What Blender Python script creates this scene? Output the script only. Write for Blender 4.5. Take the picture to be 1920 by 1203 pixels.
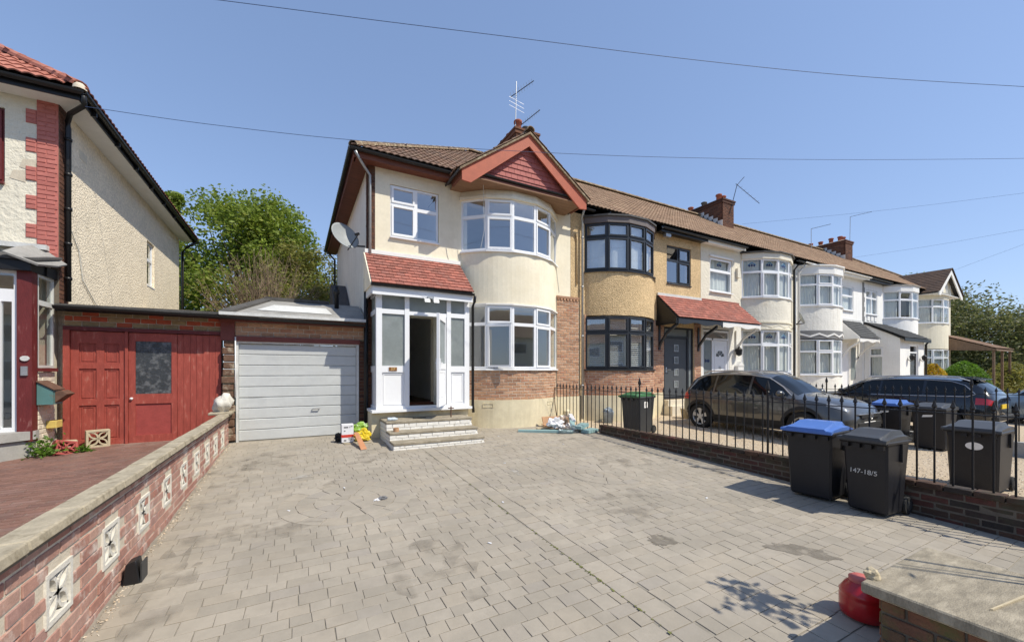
import bpy, bmesh, math, random
from mathutils import Vector, Matrix
R = random.Random(7)
rad = math.radians
scene = bpy.context.scene
for o in list(bpy.data.objects): bpy.data.objects.remove(o)

# ---------------------------------------------------------------- camera
cam = bpy.data.cameras.new('camera'); camo = bpy.data.objects.new('camera', cam)
scene.collection.objects.link(camo); scene.camera = camo
cam.sensor_width = 36.0; cam.lens = 36.0*750/1920; cam.shift_y = 93.5/1920
cam.clip_start = 0.05; cam.clip_end = 3000
camo.location = (0, 0, 1.43); camo.rotation_euler = (rad(90), 0, rad(-28.4))
# ---------------------------------------------------------------- sky, sun, exposure
SUN_DIR = Vector((0.62, -0.785, 0.0)).normalized(); SUN_EL = rad(52)
world = bpy.data.worlds.new('World'); scene.world = world; world.use_nodes = True
wn = world.node_tree.nodes; wl = world.node_tree.links
sky = wn.new('ShaderNodeTexSky'); sky.sky_type = 'NISHITA'; sky.sun_disc = False
sky.sun_elevation = SUN_EL; sky.sun_rotation = math.atan2(SUN_DIR.x, SUN_DIR.y)
sky.air_density = 1.0; sky.dust_density = 0.35; sky.ozone_density = 1.6
gm_ = wn.new('ShaderNodeGamma'); gm_.inputs[1].default_value = 0.56            # soft, even spring sky
tn_ = wn.new('ShaderNodeMix'); tn_.data_type = 'RGBA'; tn_.blend_type = 'MULTIPLY'; tn_.inputs[0].default_value = 1; tn_.inputs[7].default_value = (1.0, 1.16, 1.48, 1)
wl.new(sky.outputs[0], gm_.inputs[0]); wl.new(gm_.outputs[0], tn_.inputs[6]); wl.new(tn_.outputs[2], wn['Background'].inputs[0]); wn['Background'].inputs[1].default_value = 0.15
sun = bpy.data.lights.new('sun', 'SUN'); sun.energy = 3.2; sun.angle = rad(0.55); sun.color = (1.0, 0.935, 0.80)
suno = bpy.data.objects.new('sun', sun); scene.collection.objects.link(suno)
sv = Vector((SUN_DIR.x*math.cos(SUN_EL), SUN_DIR.y*math.cos(SUN_EL), math.sin(SUN_EL)))
suno.rotation_euler = sv.to_track_quat('Z', 'Y').to_euler(); suno.location = (20, -20, 30)
scene.view_settings.view_transform = 'Standard'; scene.view_settings.look = 'None'
scene.view_settings.exposure = 0.66; scene.view_settings.gamma = 1.0; scene.view_settings.use_curve_mapping = False

# ---------------------------------------------------------------- helpers
COL = scene.collection
def gz(y): return -0.034*(9-y)                       # fall of the front gardens
def tag(o, label=None, cat=None, group=None, kind=None):
    if label: o['label'] = label
    if cat: o['category'] = cat
    if group: o['group'] = group
    if kind: o['kind'] = kind
    return o
def thing(name, label, cat, loc=(0,0,0), group=None, kind=None):
    o = bpy.data.objects.new(name, None); COL.objects.link(o); o.location = loc; o.empty_display_size = .1
    return tag(o, label, cat, group, kind)
def wmat(o):
    m = Matrix.LocRotScale(o.location, o.rotation_euler, o.scale)
    return wmat(o.parent) @ m if o.parent else m
class MB:
    def __init__(s): s.v=[]; s.f=[]; s.mi=[]; s.M=None
    def add(s, vs, fs, mi=0):
        n=len(s.v)
        for p in vs:
            p=Vector(p); s.v.append(s.M@p if s.M else p)
        for f in fs: s.f.append([i+n for i in f]); s.mi.append(mi)
        return s
    def box(s,x0,x1,y0,y1,z0,z1,mi=0):
        return s.add([(x0,y0,z0),(x1,y0,z0),(x1,y1,z0),(x0,y1,z0),(x0,y0,z1),(x1,y0,z1),(x1,y1,z1),(x0,y1,z1)],
          [(0,3,2,1),(4,5,6,7),(0,1,5,4),(1,2,6,5),(2,3,7,6),(3,0,4,7)],mi)
    def hexa(s,b,t,mi=0):                              # bottom 4 pts, top 4 pts
        return s.add(list(b)+list(t),[(0,3,2,1),(4,5,6,7),(0,1,5,4),(1,2,6,5),(2,3,7,6),(3,0,4,7)],mi)
    def prism(s,poly,d,mi=0):                          # 3D polygon extruded by vector d
        n=len(poly); d=Vector(d); a=[Vector(p) for p in poly]; b=[p+d for p in a]
        fs=[tuple(range(n)),tuple(range(2*n-1,n-1,-1))]+[(i,i+n,(i+1)%n+n,(i+1)%n) for i in range(n)]
        return s.add(a+b,fs,mi)
    def tube(s,pts,r,n=6,cap=True,mi=0):
        pts=[Vector(p) for p in pts]; k=len(pts); rr=r if isinstance(r,(list,tuple)) else [r]*k
        vs=[]; 
        for i,p in enumerate(pts):
            d=(pts[min(i+1,k-1)]-pts[max(i-1,0)]).normalized()
            a=d.cross(Vector((0,0,1)));  a=a if a.length>.05 else d.cross(Vector((1,0,0))); a.normalize(); b=d.cross(a)
            for j in range(n):
                t=2*math.pi*(j+.5)/n; vs.append(p+(a*math.cos(t)+b*math.sin(t))*rr[i])
        fs=[(i*n+j,i*n+(j+1)%n,(i+1)*n+(j+1)%n,(i+1)*n+j) for i in range(k-1) for j in range(n)]
        if cap: fs+= [tuple(range(n-1,-1,-1)), tuple(range((k-1)*n,k*n))]
        return s.add(vs,fs,mi)
    def lathe(s,prof,n=16,c=(0,0,0),cap=True,mi=0):
        vs=[(c[0]+r*math.cos(2*math.pi*j/n),c[1]+r*math.sin(2*math.pi*j/n),c[2]+z) for r,z in prof for j in range(n)]
        k=len(prof); fs=[(i*n+j,i*n+(j+1)%n,(i+1)*n+(j+1)%n,(i+1)*n+j) for i in range(k-1) for j in range(n)]
        if cap: fs+=[tuple(range(n-1,-1,-1)),tuple(range((k-1)*n,k*n))]
        return s.add(vs,fs,mi)
    def arc(s,xc,cy,r0,r1,t0,t1,z0,z1,n=20,mi=0):      # vertical curved slab, angle from -Y
        vs=[];
        for i in range(n+1):
            t=t0+(t1-t0)*i/n; sx,cx=math.sin(t),math.cos(t)
            for r in (r1,r0):
                for z in (z0,z1): vs.append((xc+r*sx,cy-r*cx,z))
        fs=[]
        for i in range(n):
            a=4*i;b=a+4
            fs+=[(a,b,b+1,a+1),(a+2,a+3,b+3,b+2),(a+1,b+1,b+3,a+3),(a,a+2,b+2,b)]
        fs+=[(0,1,3,2),(4*n,4*n+2,4*n+3,4*n+1)]
        return s.add(vs,fs,mi)
    def mesh(s,name):
        me=bpy.data.meshes.new(name); me.from_pydata([tuple(p) for p in s.v],[],s.f); return me
    def build(s,name,m,parent=None,smooth=False,sub=0,fix=True,bev=0,local=False):
        inv = wmat(parent).inverted() if (parent is not None and not local) else None
        vs=[(inv@p if inv else p) for p in s.v]
        me=bpy.data.meshes.new(name); me.from_pydata([tuple(p) for p in vs],[],s.f)
        if isinstance(m,(list,tuple)):
            for q in m: me.materials.append(q)
            me.polygons.foreach_set('material_index',s.mi)
        else: me.materials.append(m)
        if fix:
            bm=bmesh.new(); bm.from_mesh(me); bmesh.ops.recalc_face_normals(bm,faces=bm.faces)
            if bev: bmesh.ops.bevel(bm,geom=bm.edges[:],offset=bev,segments=1,affect='EDGES',clamp_overlap=True)
            bm.to_mesh(me); bm.free()
        if smooth: me.polygons.foreach_set('use_smooth',[True]*len(me.polygons))
        o=bpy.data.objects.new(name,me); COL.objects.link(o); o.parent=parent
        return o
def put(name,me,loc,rot=(0,0,0),parent=None,scale=(1,1,1)):      # one more object on shared mesh data, world coordinates
    o=bpy.data.objects.new(name,me); COL.objects.link(o)
    m=Matrix.LocRotScale(Vector(loc),Matrix.Identity(3).to_euler() if rot is None else __import__('mathutils').Euler(rot),Vector(scale))
    if parent is not None: o.parent=parent; m=wmat(parent).inverted()@m
    o.location,q,o.scale=m.decompose(); o.rotation_euler=q.to_euler()
    return o
def TR(x,y,z,rz=0): return Matrix.Translation((x,y,z))@Matrix.Rotation(rz,4,'Z')

# ---------------------------------------------------------------- materials
def mat(name,col,rough=.8,var=.12,vs=5,bump=0,bs=60,rnd=None,metal=0,spec=.4,col2=None,thr=(.45,.6),vs2=2,bd=.01,coat=0,stretch=None,vor=0,streak=0):
    m=bpy.data.materials.new(name); m.use_nodes=True; n=m.node_tree.nodes; l=m.node_tree.links; b=n['Principled BSDF']
    b.inputs['Roughness'].default_value=rough; b.inputs['Metallic'].default_value=metal; b.inputs['Specular IOR Level'].default_value=spec
    if coat: b.inputs['Coat Weight'].default_value=coat; b.inputs['Coat Roughness'].default_value=.03
    g=n.new('ShaderNodeNewGeometry'); pos=g.outputs['Position']
    if stretch:
        mp=n.new('ShaderNodeMapping'); mp.inputs['Scale'].default_value=stretch; l.new(pos,mp.inputs[0]); pos=mp.outputs[0]
    def mix(a,bb,fac,mode='MIX'):
        x=n.new('ShaderNodeMix'); x.data_type='RGBA'; x.blend_type=mode
        for i,q in ((0,fac),(6,a),(7,bb)):
            if hasattr(q,'links'): l.new(q,x.inputs[i])
            else: x.inputs[i].default_value=q if i==0 else (*q,1)
        return x.outputs[2]
    def noise(sc,det=6,ro=.6):
        t=n.new('ShaderNodeTexNoise'); t.inputs['Scale'].default_value=sc; t.inputs['Detail'].default_value=det; t.inputs['Roughness'].default_value=ro
        l.new(pos,t.inputs['Vector']); return t.outputs['Fac']
    def ramp(fac,a,bb):
        x=n.new('ShaderNodeMapRange'); x.inputs[1].default_value=a; x.inputs[2].default_value=bb; l.new(fac,x.inputs[0]); return x.outputs[0]
    c=col
    if rnd:                                             # list of colours picked per piece
        oi=n.new('ShaderNodeObjectInfo'); ad=n.new('ShaderNodeMath'); ad.operation='ADD'
        l.new(oi.outputs['Random'],ad.inputs[0]); l.new(g.outputs['Random Per Island'],ad.inputs[1])
        fr=n.new('ShaderNodeMath'); fr.operation='FRACT'; l.new(ad.outputs[0],fr.inputs[0])
        cr=n.new('ShaderNodeValToRGB'); cr.color_ramp.interpolation='LINEAR'; e=cr.color_ramp.elements
        for i,q in enumerate(rnd):
            p=(i+.0)/max(1,len(rnd)-1)
            el=e[i] if i<2 else e.new(p)
            el.position=p; el.color=(*q,1)
        l.new(fr.outputs[0],cr.inputs[0]); c=cr.outputs[0]
    f=ramp(noise(vs),.3,.7)
    lo=tuple(1-var for _ in range(3)); hi=tuple(1+var*.7 for _ in range(3))
    c=mix(c if not isinstance(c,tuple) else c, mix(lo,hi,f),1.0,'MULTIPLY')
    f3=ramp(noise(vs*9,3),.3,.7)
    c=mix(c,mix(tuple(1-var*.6 for _ in range(3)),tuple(1+var*.5 for _ in range(3)),f3),1.0,'MULTIPLY')
    if col2: c=mix(c,col2,ramp(noise(vs2,8,.65),*thr))
    if streak:
        mp2=n.new('ShaderNodeMapping'); mp2.inputs['Scale'].default_value=(3.5,3.5,.3); l.new(g.outputs['Position'],mp2.inputs[0])
        t2=n.new('ShaderNodeTexNoise'); t2.inputs['Scale'].default_value=2.2; t2.inputs['Detail'].default_value=7; l.new(mp2.outputs[0],t2.inputs['Vector'])
        c=mix(c,(1-streak,1-streak*1.08,1-streak*1.25),ramp(t2.outputs['Fac'],.5,.78),'MULTIPLY')
    l.new(c,b.inputs['Base Color'])
    if bump:
        bp=n.new('ShaderNodeBump'); bp.inputs['Strength'].default_value=bump; bp.inputs['Distance'].default_value=bd
        if vor:
            t=n.new('ShaderNodeTexVoronoi'); t.inputs['Scale'].default_value=bs; l.new(pos,t.inputs['Vector']); l.new(t.outputs['Distance'],bp.inputs['Height'])
            cc=mix(c,mix((.55,.5,.45),(1.15,1.1,1.05),t.outputs['Color']),vor,'MULTIPLY'); l.new(cc,b.inputs['Base Color'])
        else: l.new(noise(bs,5,.6),bp.inputs['Height'])
        l.new(bp.outputs[0],b.inputs['Normal'])
    return m
def glass(name,tint=(.75,.82,.84),fac=.16,rough=.02,bumpy=0):
    m=bpy.data.materials.new(name); m.use_nodes=True; n=m.node_tree.nodes; l=m.node_tree.links
    n.remove(n['Principled BSDF']); out=n['Material Output']
    tr=n.new('ShaderNodeBsdfTransparent'); tr.inputs[0].default_value=(*tint,1)
    gl=n.new('ShaderNodeBsdfGlossy'); gl.inputs['Roughness'].default_value=rough; gl.inputs[0].default_value=(.95,.97,1,1)
    fr=n.new('ShaderNodeFresnel'); fr.inputs[0].default_value=1.5
    mr=n.new('ShaderNodeMapRange'); mr.inputs[1].default_value=.04; mr.inputs[2].default_value=1; mr.inputs[3].default_value=fac; mr.inputs[4].default_value=1
    l.new(fr.outputs[0],mr.inputs[0]); mx=n.new('ShaderNodeMixShader'); g0=n.new('ShaderNodeNewGeometry'); iv=n.new('ShaderNodeMath'); iv.operation='SUBTRACT'; iv.inputs[0].default_value=1; l.new(g0.outputs['Backfacing'],iv.inputs[1])
    ml=n.new('ShaderNodeMath'); ml.operation='MULTIPLY'; l.new(mr.outputs[0],ml.inputs[0]); l.new(iv.outputs[0],ml.inputs[1]); l.new(ml.outputs[0],mx.inputs[0]); l.new(tr.outputs[0],mx.inputs[1]); l.new(gl.outputs[0],mx.inputs[2])
    bp=n.new('ShaderNodeBump'); bp.inputs['Strength'].default_value=.06+bumpy; bp.inputs['Distance'].default_value=.02
    t=n.new('ShaderNodeTexNoise'); t.inputs['Scale'].default_value=1.3 if not bumpy else 60; g=n.new('ShaderNodeNewGeometry'); l.new(g.outputs['Position'],t.inputs['Vector']); l.new(t.outputs['Fac'],bp.inputs['Height'])
    l.new(bp.outputs[0],gl.inputs['Normal']); l.new(mx.outputs[0],out.inputs[0]); return m
M={}
M['cream']=mat('cream_render',(.84,.765,.60),.9,.07,1.6,.25,45,col2=(.76,.68,.51),thr=(.5,.75),vs2=1.4,bd=.008,streak=.06)
M['cream_low']=mat('cream_plinth',(.72,.64,.45),.9,.08,2,.3,30,streak=.15,col2=(.60,.52,.36),thr=(.5,.75),vs2=1.5,bd=.01)
M['flank']=mat('flank_render',(.84,.81,.73),.9,.06,1.2,.3,40,streak=.15)
M['pebble_tan']=mat('tan_pebbledash',(.71,.54,.315),.95,.12,2,1.0,34,vor=.8,bd=.012)
M['pebble_cream']=mat('cream_pebbledash',(.93,.83,.65),.95,.1,2,1.0,30,vor=.45,bd=.010)
M['white_render']=mat('white_textured_render',(.80,.78,.72),.9,.06,2,.9,9,bd=.02,streak=.14)
M['white_smooth']=mat('white_render',(.82,.82,.80),.85,.05,2,.5,14,bd=.012,streak=.10)
M['ivory']=mat('ivory_render',(.76,.71,.57),.9,.06,2,.6,12,bd=.015,streak=.15)
M['old_white']=mat('weathered_white_render',(.74,.70,.60),.9,.08,2,.9,10,bd=.02,col2=(.62,.54,.40),thr=(.5,.8),vs2=1.2)
M['cream_plaster']=mat('cream_trowelled_plaster',(.74,.69,.57),.9,.06,2,1.0,11,bd=.03)
M['upvc']=mat('white_plastic',(.82,.83,.85),.35,.02,2,spec=.5)
M['anthracite']=mat('anthracite_frame',(.025,.028,.034),.4,.05,3)
M['greyframe']=mat('aluminium_frame',(.62,.62,.58),.5,.1,4)
M['paint_red']=mat('peeling_red_paint',(.34,.068,.048),.6,.22,7,.5,30,stretch=(3,3,.7),col2=(.42,.20,.15),thr=(.58,.78),vs2=7,bd=.004)
M['paint_pink']=mat('faded_red_board',(.33,.06,.05),.65,.15,6,.2,40)
M['maroon']=mat('worn_maroon_paint',(.14,.022,.022),.55,.2,6,.3,30,stretch=(2,2,.6),col2=(.32,.17,.15),thr=(.6,.75),vs2=6)
M['brownwood']=mat('stained_brown_timber',(.155,.05,.028),.6,.2,5,.3,30,stretch=(.4,2,4))
M['orangewood']=mat('orange_stained_barge_board',(.42,.105,.055),.6,.12,6,.15,40)
M['fascia_red']=mat('dull_red_fascia',(.17,.045,.035),.6,.12,5)
M['black']=mat('black_plastic',(.012,.012,.013),.4,.1,6)
M['blackiron']=mat('black_iron',(.012,.012,.014),.5,.2,20,.2,80)
M['felt']=mat('roofing_felt',(.09,.085,.08),.95,.3,4,.6,60)
M['feltgrey']=mat('grey_roof_flashing',(.30,.29,.27),.85,.2,3,.4,20)
M['silver']=mat('silvered_roof_edge',(.62,.62,.60),.6,.15,6,.3,20)
M['headgrey']=mat('grey_brown_fascia',(.15,.125,.12),.6,.1,3)
M['lead']=mat('lead_roof',(.075,.072,.072),.7,.2,3,.3,15)
BR=[(.46,.225,.13),(.53,.29,.175),(.33,.15,.095),(.56,.33,.21),(.42,.19,.118)]
M['brick']=mat('red_stock_brick',(1,1,1),.9,.18,18,.5,90,rnd=BR,bd=.004)
M['brick_tan']=mat('mottled_brown_brick',(1,1,1),.9,.18,14,.5,90,rnd=[(.45,.24,.14),(.52,.30,.18),(.32,.17,.105),(.56,.345,.22),(.42,.21,.13)],bd=.004)
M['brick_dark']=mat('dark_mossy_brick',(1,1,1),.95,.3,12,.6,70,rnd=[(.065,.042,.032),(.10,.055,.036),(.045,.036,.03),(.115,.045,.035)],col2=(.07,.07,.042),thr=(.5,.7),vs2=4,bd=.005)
M['brick_wall']=mat('whitened_garden_wall_brick',(1,1,1),.9,.2,12,.5,70,rnd=[(.37,.185,.14),(.42,.24,.19),(.33,.155,.12),(.45,.28,.22),(.36,.205,.175)],col2=(.66,.60,.53),thr=(.54,.72),vs2=5,bd=.005)
M['brick_brown']=mat('dark_brown_brick',(1,1,1),.9,.2,14,.5,80,rnd=[(.10,.045,.028),(.15,.065,.04),(.075,.035,.025),(.18,.08,.045)],bd=.004)
M['brick_yellow']=mat('yellow_stock_brick',(1,1,1),.9,.2,14,.4,80,rnd=[(.34,.24,.13),(.28,.21,.12),(.40,.28,.15)],bd=.004)
M['brick_orange']=mat('bright_red_brick',(.46,.10,.05),.85,.15,14,.3,80)
M['brick_red']=mat('red_painted_brick',(.42,.10,.085),.75,.1,10,.4,60,rnd=[(.46,.15,.125),(.50,.17,.14),(.44,.14,.115)],bd=.006)
M['brick_white']=mat('white_painted_brick',(.76,.74,.69),.85,.1,10,.5,40,col2=(.36,.30,.22),thr=(.60,.72),vs2=7,bd=.006)
M['brick_cream']=mat('cream_painted_brick',(.70,.63,.50),.85,.1,8,.4,40,col2=(.5,.42,.3),thr=(.6,.75),vs2=6)
M['mortar']=mat('pale_mortar',(.60,.53,.42),.95,.15,12,.4,80)
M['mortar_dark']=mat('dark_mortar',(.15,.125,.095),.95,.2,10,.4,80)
M['carport']=mat('weathered_timber',(.19,.125,.085),.8,.2,5,.3,30,stretch=(2,2,.5))
M['pierstone']=mat('rough_brown_stone',(.15,.085,.055),.95,.3,9,.7,30,col2=(.42,.36,.27),thr=(.5,.68),vs2=6,bd=.02)
M['stone']=mat('weathered_coping_stone',(.40,.345,.25),.95,.22,6,.6,50,col2=(.22,.185,.125),thr=(.5,.66),vs2=8,bd=.006)
M['greystone']=mat('grey_cast_stone',(.36,.35,.325),.95,.12,6,.5,70,bd=.006)
M['slab']=mat('grey_slab',(.29,.25,.185),.9,.28,7,.5,60,stretch=(1,3,1),col2=(.46,.40,.30),thr=(.5,.75),vs2=5)
M['screen']=mat('whitewashed_screen_block',(.66,.63,.56),.9,.1,8,.5,50,col2=(.45,.38,.28),thr=(.6,.75),vs2=8)
TB=[(.20,.12,.08),(.25,.15,.10),(.17,.11,.08),(.28,.18,.12)]
M['tile_brown']=mat('brown_concrete_tile',(1,1,1),.9,.25,9,.4,60,rnd=TB,col2=(.26,.20,.12),thr=(.55,.75),vs2=5)
M['tile_terrace']=mat('weathered_brown_tile',(1,1,1),.95,.3,6,.5,50,rnd=[(.30,.195,.125),(.35,.23,.148),(.265,.172,.112),(.38,.255,.165)],col2=(.40,.305,.19),thr=(.56,.76),vs2=1.6)
M['tile_red']=mat('red_clay_tile',(1,1,1),.85,.2,12,.4,60,rnd=[(.34,.115,.085),(.26,.10,.075),(.42,.15,.11),(.29,.12,.095)],col2=(.40,.28,.23),thr=(.62,.75),vs2=14)
M['tile_hung']=mat('pinkish_red_hung_tile',(1,1,1),.7,.1,8,.2,60,rnd=[(.38,.11,.095),(.42,.13,.11),(.36,.10,.09)])
M['tile_leftred']=mat('orange_red_roof_tile',(1,1,1),.85,.15,9,.3,60,rnd=[(.38,.14,.095),(.43,.17,.12),(.34,.12,.08)])
M['tile_slate']=mat('dark_grey_tile',(1,1,1),.8,.2,9,.3,60,rnd=[(.055,.058,.062),(.075,.078,.08),(.045,.047,.05)])
M['tile_darkbrown']=mat('dark_brown_tile',(1,1,1),.9,.2,9,.3,60,rnd=[(.085,.055,.042),(.11,.07,.05),(.07,.048,.04)])
M['ridge']=mat('lichened_ridge_tile',(.24,.17,.11),.95,.25,10,.5,50,col2=(.42,.36,.24),thr=(.5,.65),vs2=9)
M['pot']=mat('terracotta_pot',(.33,.10,.06),.85,.2,8,.3,40)
M['paver']=mat('stamped_paving',(1,1,1),.85,.10,1.3,.3,50,rnd=[(.33,.292,.238),(.36,.318,.258),(.30,.266,.216),(.345,.30,.238),(.32,.285,.24)],col2=(.27,.24,.195),thr=(.48,.72),vs2=.9,bd=.004)
M['joint']=mat('paving_joint',(.27,.242,.198),.95,.2,8,.3,60)
M['paver_red']=mat('red_block_paving',(1,1,1),.9,.18,3,.4,60,rnd=[(.20,.105,.078),(.23,.125,.095),(.175,.095,.075),(.22,.13,.105)],col2=(.26,.19,.15),thr=(.55,.75),vs2=1.4)
M['gravel']=mat('pale_gravel',(1,1,1),.95,.2,30,.3,80,rnd=[(.55,.44,.31),(.66,.55,.41),(.42,.33,.24),(.74,.66,.53),(.50,.37,.24)])
M['gravelbed']=mat('gravel_bed',(.52,.42,.30),.95,.3,40,.8,90,bd=.02)
M['asphalt']=mat('asphalt',(.14,.137,.13),.95,.2,4,.4,120)
M['grass_ground']=mat('back_garden_ground',(.09,.11,.05),.95,.3,2,.4,20)
M['gl']=glass('window_glass',(.95,.96,.96),fac=.30)
M['gl_net']=glass('curtained_glass',(.965,.975,.97),fac=.05)
M['gl_dark']=glass('shaded_glass',(.90,.92,.92),fac=.20)
M['gl_frost']=mat('frosted_glass',(.42,.46,.46),.25,.2,2.2,.35,90,spec=.6,bd=.004,col2=(.55,.58,.58),thr=(.5,.7),vs2=2.5)
def _frost(m):
    n=m.node_tree.nodes; l=m.node_tree.links; b=n['Principled BSDF']; t=n.new('ShaderNodeBsdfTranslucent'); t.inputs[0].default_value=(.75,.8,.8,1); x=n.new('ShaderNodeMixShader'); x.inputs[0].default_value=.55
    l.new(b.outputs[0],x.inputs[1]); l.new(t.outputs[0],x.inputs[2]); l.new(x.outputs[0],n['Material Output'].inputs[0])
_frost(M['gl_frost'])
M['gl_pattern']=mat('obscure_patterned_glass',(.045,.05,.055),.18,.25,10,.9,26,spec=.6,bd=.01,col2=(.13,.135,.14),thr=(.48,.62),vs2=9)
M['room']=mat('interior_plaster',(.84,.83,.79),.9,.05,2)
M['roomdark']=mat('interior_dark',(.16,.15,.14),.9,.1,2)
M['floorwood']=mat('bare_floorboards',(.13,.08,.05),.8,.2,5)
M['soffitwood']=mat('weathered_soffit_boards',(.27,.16,.095),.8,.2,5,.3,30,stretch=(.4,2,4))
M['curtain']=mat('net_curtain',(.60,.62,.60),.9,.08,6)
M['blueglass']=mat('blue_leaded_glass',(.06,.22,.38),.3,.2,20)
M['navy']=mat('navy_leaded_glass',(.015,.03,.11),.3,.1,20)
M['white']=mat('white_paint',(.80,.79,.76),.6,.05,4)
M['zinc']=mat('galvanised_metal',(.42,.43,.44),.45,.15,12,metal=.6)
M['alu']=mat('aluminium',(.6,.6,.6),.35,.05,8,metal=.9)
M['brass']=mat('brass',(.30,.14,.05),.45,.2,20,metal=.3)
M['gold']=mat('gold_lettering',(.75,.55,.25),.4,.05,20)
M['garage']=mat('silver_painted_steel',(.52,.535,.53),.45,.05,1.6,.12,5,metal=.0,bd=.03,col2=(.44,.46,.47),thr=(.5,.8),vs2=1.5)
def leafmat(name,cols,trans=.45):
    m=mat(name,(1,1,1),.55,.3,1.3,rnd=cols); n=m.node_tree.nodes; l=m.node_tree.links; b=n['Principled BSDF']
    t=n.new('ShaderNodeBsdfTranslucent'); x=n.new('ShaderNodeMixShader'); x.inputs[0].default_value=trans
    l.new(b.inputs['Base Color'].links[0].from_socket,t.inputs[0]); l.new(b.outputs[0],x.inputs[1]); l.new(t.outputs[0],x.inputs[2]); l.new(x.outputs[0],n['Material Output'].inputs[0]); return m
M['leaf']=leafmat('tree_leaf',[(.20,.28,.035),(.28,.36,.045),(.14,.21,.03),(.34,.38,.06)])
M['leaf_olive']=leafmat('olive_leaf',[(.26,.25,.05),(.20,.22,.05),(.32,.28,.07),(.17,.19,.05)])
M['leaf_dark']=leafmat('dark_leaf',[(.13,.16,.045),(.18,.20,.065),(.24,.24,.10),(.10,.13,.04),(.30,.28,.15)])
M['leaf_bright']=leafmat('bright_hedge_leaf',[(.10,.22,.02),(.15,.28,.03),(.08,.16,.02)])
M['leaf_gold']=leafmat('golden_leaf',[(.62,.40,.02),(.50,.44,.04),(.66,.32,.02),(.40,.38,.05)])
M['bark']=mat('bark',(.10,.075,.05),.95,.3,10,.6,40)
M['twig']=mat('bare_twig',(.27,.20,.135),.9,.25,6)
M['bin']=mat('charcoal_bin_plastic',(.014,.014,.017),.45,.15,4,.1,60)
M['bin_grey']=mat('grey_bin_plastic',(.04,.042,.044),.5,.12,4,.1,60)
M['lid_blue']=mat('blue_bin_lid',(.07,.16,.46),.4,.08,6)
M['lid_green']=mat('green_bin_lid',(.05,.155,.06),.5,.1,6)
M['lid_grey']=mat('dusty_black_lid',(.05,.051,.053),.45,.1,6)
M['rubber']=mat('rubber',(.015,.015,.015),.8,.1,8)
# ---------------------------------------------------------------- builders
def bmesh_box(name,x,y,z,m,bev=.004,jit=0):
    mb=MB(); mb.box(0,x,0,y,0,z); me=mb.mesh(name); me.materials.append(m)
    bm=bmesh.new(); bm.from_mesh(me); bmesh.ops.recalc_face_normals(bm,faces=bm.faces)
    if jit:
        for v in bm.verts: v.co+=Vector((R.uniform(-jit,jit),R.uniform(-jit,jit),R.uniform(-jit,jit)))
    if bev: bmesh.ops.bevel(bm,geom=bm.edges[:],offset=bev,segments=1,affect='EDGES')
    bm.to_mesh(me); bm.free(); return me
BM={}
def brick_mesh(mk,l=.215,h=.065,d=.10,var=0):
    k=(mk,round(l,3),round(h,3),d,var)
    if k not in BM: BM[k]=bmesh_box('brick',l,d,h,M[mk],.004,.0025)
    return BM[k]
def brick_run(parent,x,y,length,rz,z0,z1,mk='brick',backing='mortar',L=.225,H=.075,proud=.008,depth=.10,keep=None,name='brick',join=False,back=True,jit=.002,scalex=True):
    """a flat brick face starting at (x,y), running along rz; outward is local -y"""
    T=TR(x,y,0,rz); n=max(1,round((z1-z0)/H)); H=(z1-z0)/n; mb=MB(); objs=0
    if back:
        b=MB(); b.M=T; b.box(0,length,0,depth,z0,z1); b.build('mortar',M[backing],parent)
    for c in range(n):
        u=-(L/2) if c%2 else 0.0
        while u<length-.01:
            a=max(u,0); e=min(u+L,length); u+=L
            if e-a<.03: continue
            l=e-a-.013; zz=z0+c*H+.006
            if keep and not keep((a+e)/2,zz+H/2): continue
            p=T@Vector((a+.005,-proud+R.uniform(-jit,jit),zz))
            if join:
                mb.M=TR(p.x,p.y,p.z,rz); mb.box(0,l,0,.05,0,H-.013)
            else:
                put(name,brick_mesh(mk,l,H-.013,.05,R.randrange(3)),p,(0,0,rz),parent)
    if join: tag(mb.build(name+'s',M[mk],parent),kind='stuff')
def brick_arc(parent,xc,cy,r,t0,t1,z0,z1,mk='brick',backing='mortar'):
    b=MB(); b.arc(xc,cy,r-.1,r,t0,t1,z0,z1,24); b.build('mortar',M[backing],parent)
    n=round((z1-z0)/.075); H=(z1-z0)/n; da=.222/r
    for c in range(n):
        a=t0-(da/2 if c%2 else 0)
        while a<t1-.01:
            s0=max(a,t0); e=min(a+da,t1); a+=da
            if (e-s0)*r<.04: continue
            tm=s0; l=(e-s0)*r-.014
            # tangent box, centred
            mid=(s0+e)/2; d=Vector((math.cos(mid),math.sin(mid),0)); c0=Vector((xc+(r+.004)*math.sin(mid),cy-(r+.004)*math.cos(mid),z0+c*H+.005))-d*(l/2)
            put('brick',brick_mesh(mk,l,H-.014,.05,R.randrange(3)),c0,(0,0,mid),parent)
TM={}
def tile_mesh(style,w,g,mk,th=.014):
    k=(style,round(w,3),round(g,3),mk)
    if k in TM: return TM[k]
    # local x along eaves, y up slope, z normal; lower edge lifted by one thickness so rows overlap
    if style=='plain': prof=[(0.003,0),(w-.003,0)]
    elif style=='roll': prof=[(w*i/8,.022*max(0,math.sin(math.pi*((i/8*2)%1.0)*1.0))**1.2 if True else 0) for i in range(9)]
    L=g*1.12; vs=[]; fs=[]; n=len(prof)
    for x,z in prof: vs+= [(x,0,z+th*1.6),(x,L,z+.002),(x,0,z+.002)]
    for i in range(n-1):
        a=3*i;b=a+3; fs+=[(a,b,b+1,a+1),(a+2,b+2,b,a)]
    fs+=[(0,1,2),(3*n-3,3*n-1,3*n-2)]
    me=bpy.data.meshes.new('tile'); me.from_pydata(vs,[],fs); me.materials.append(M[mk]); TM[k]=me; return me
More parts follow.
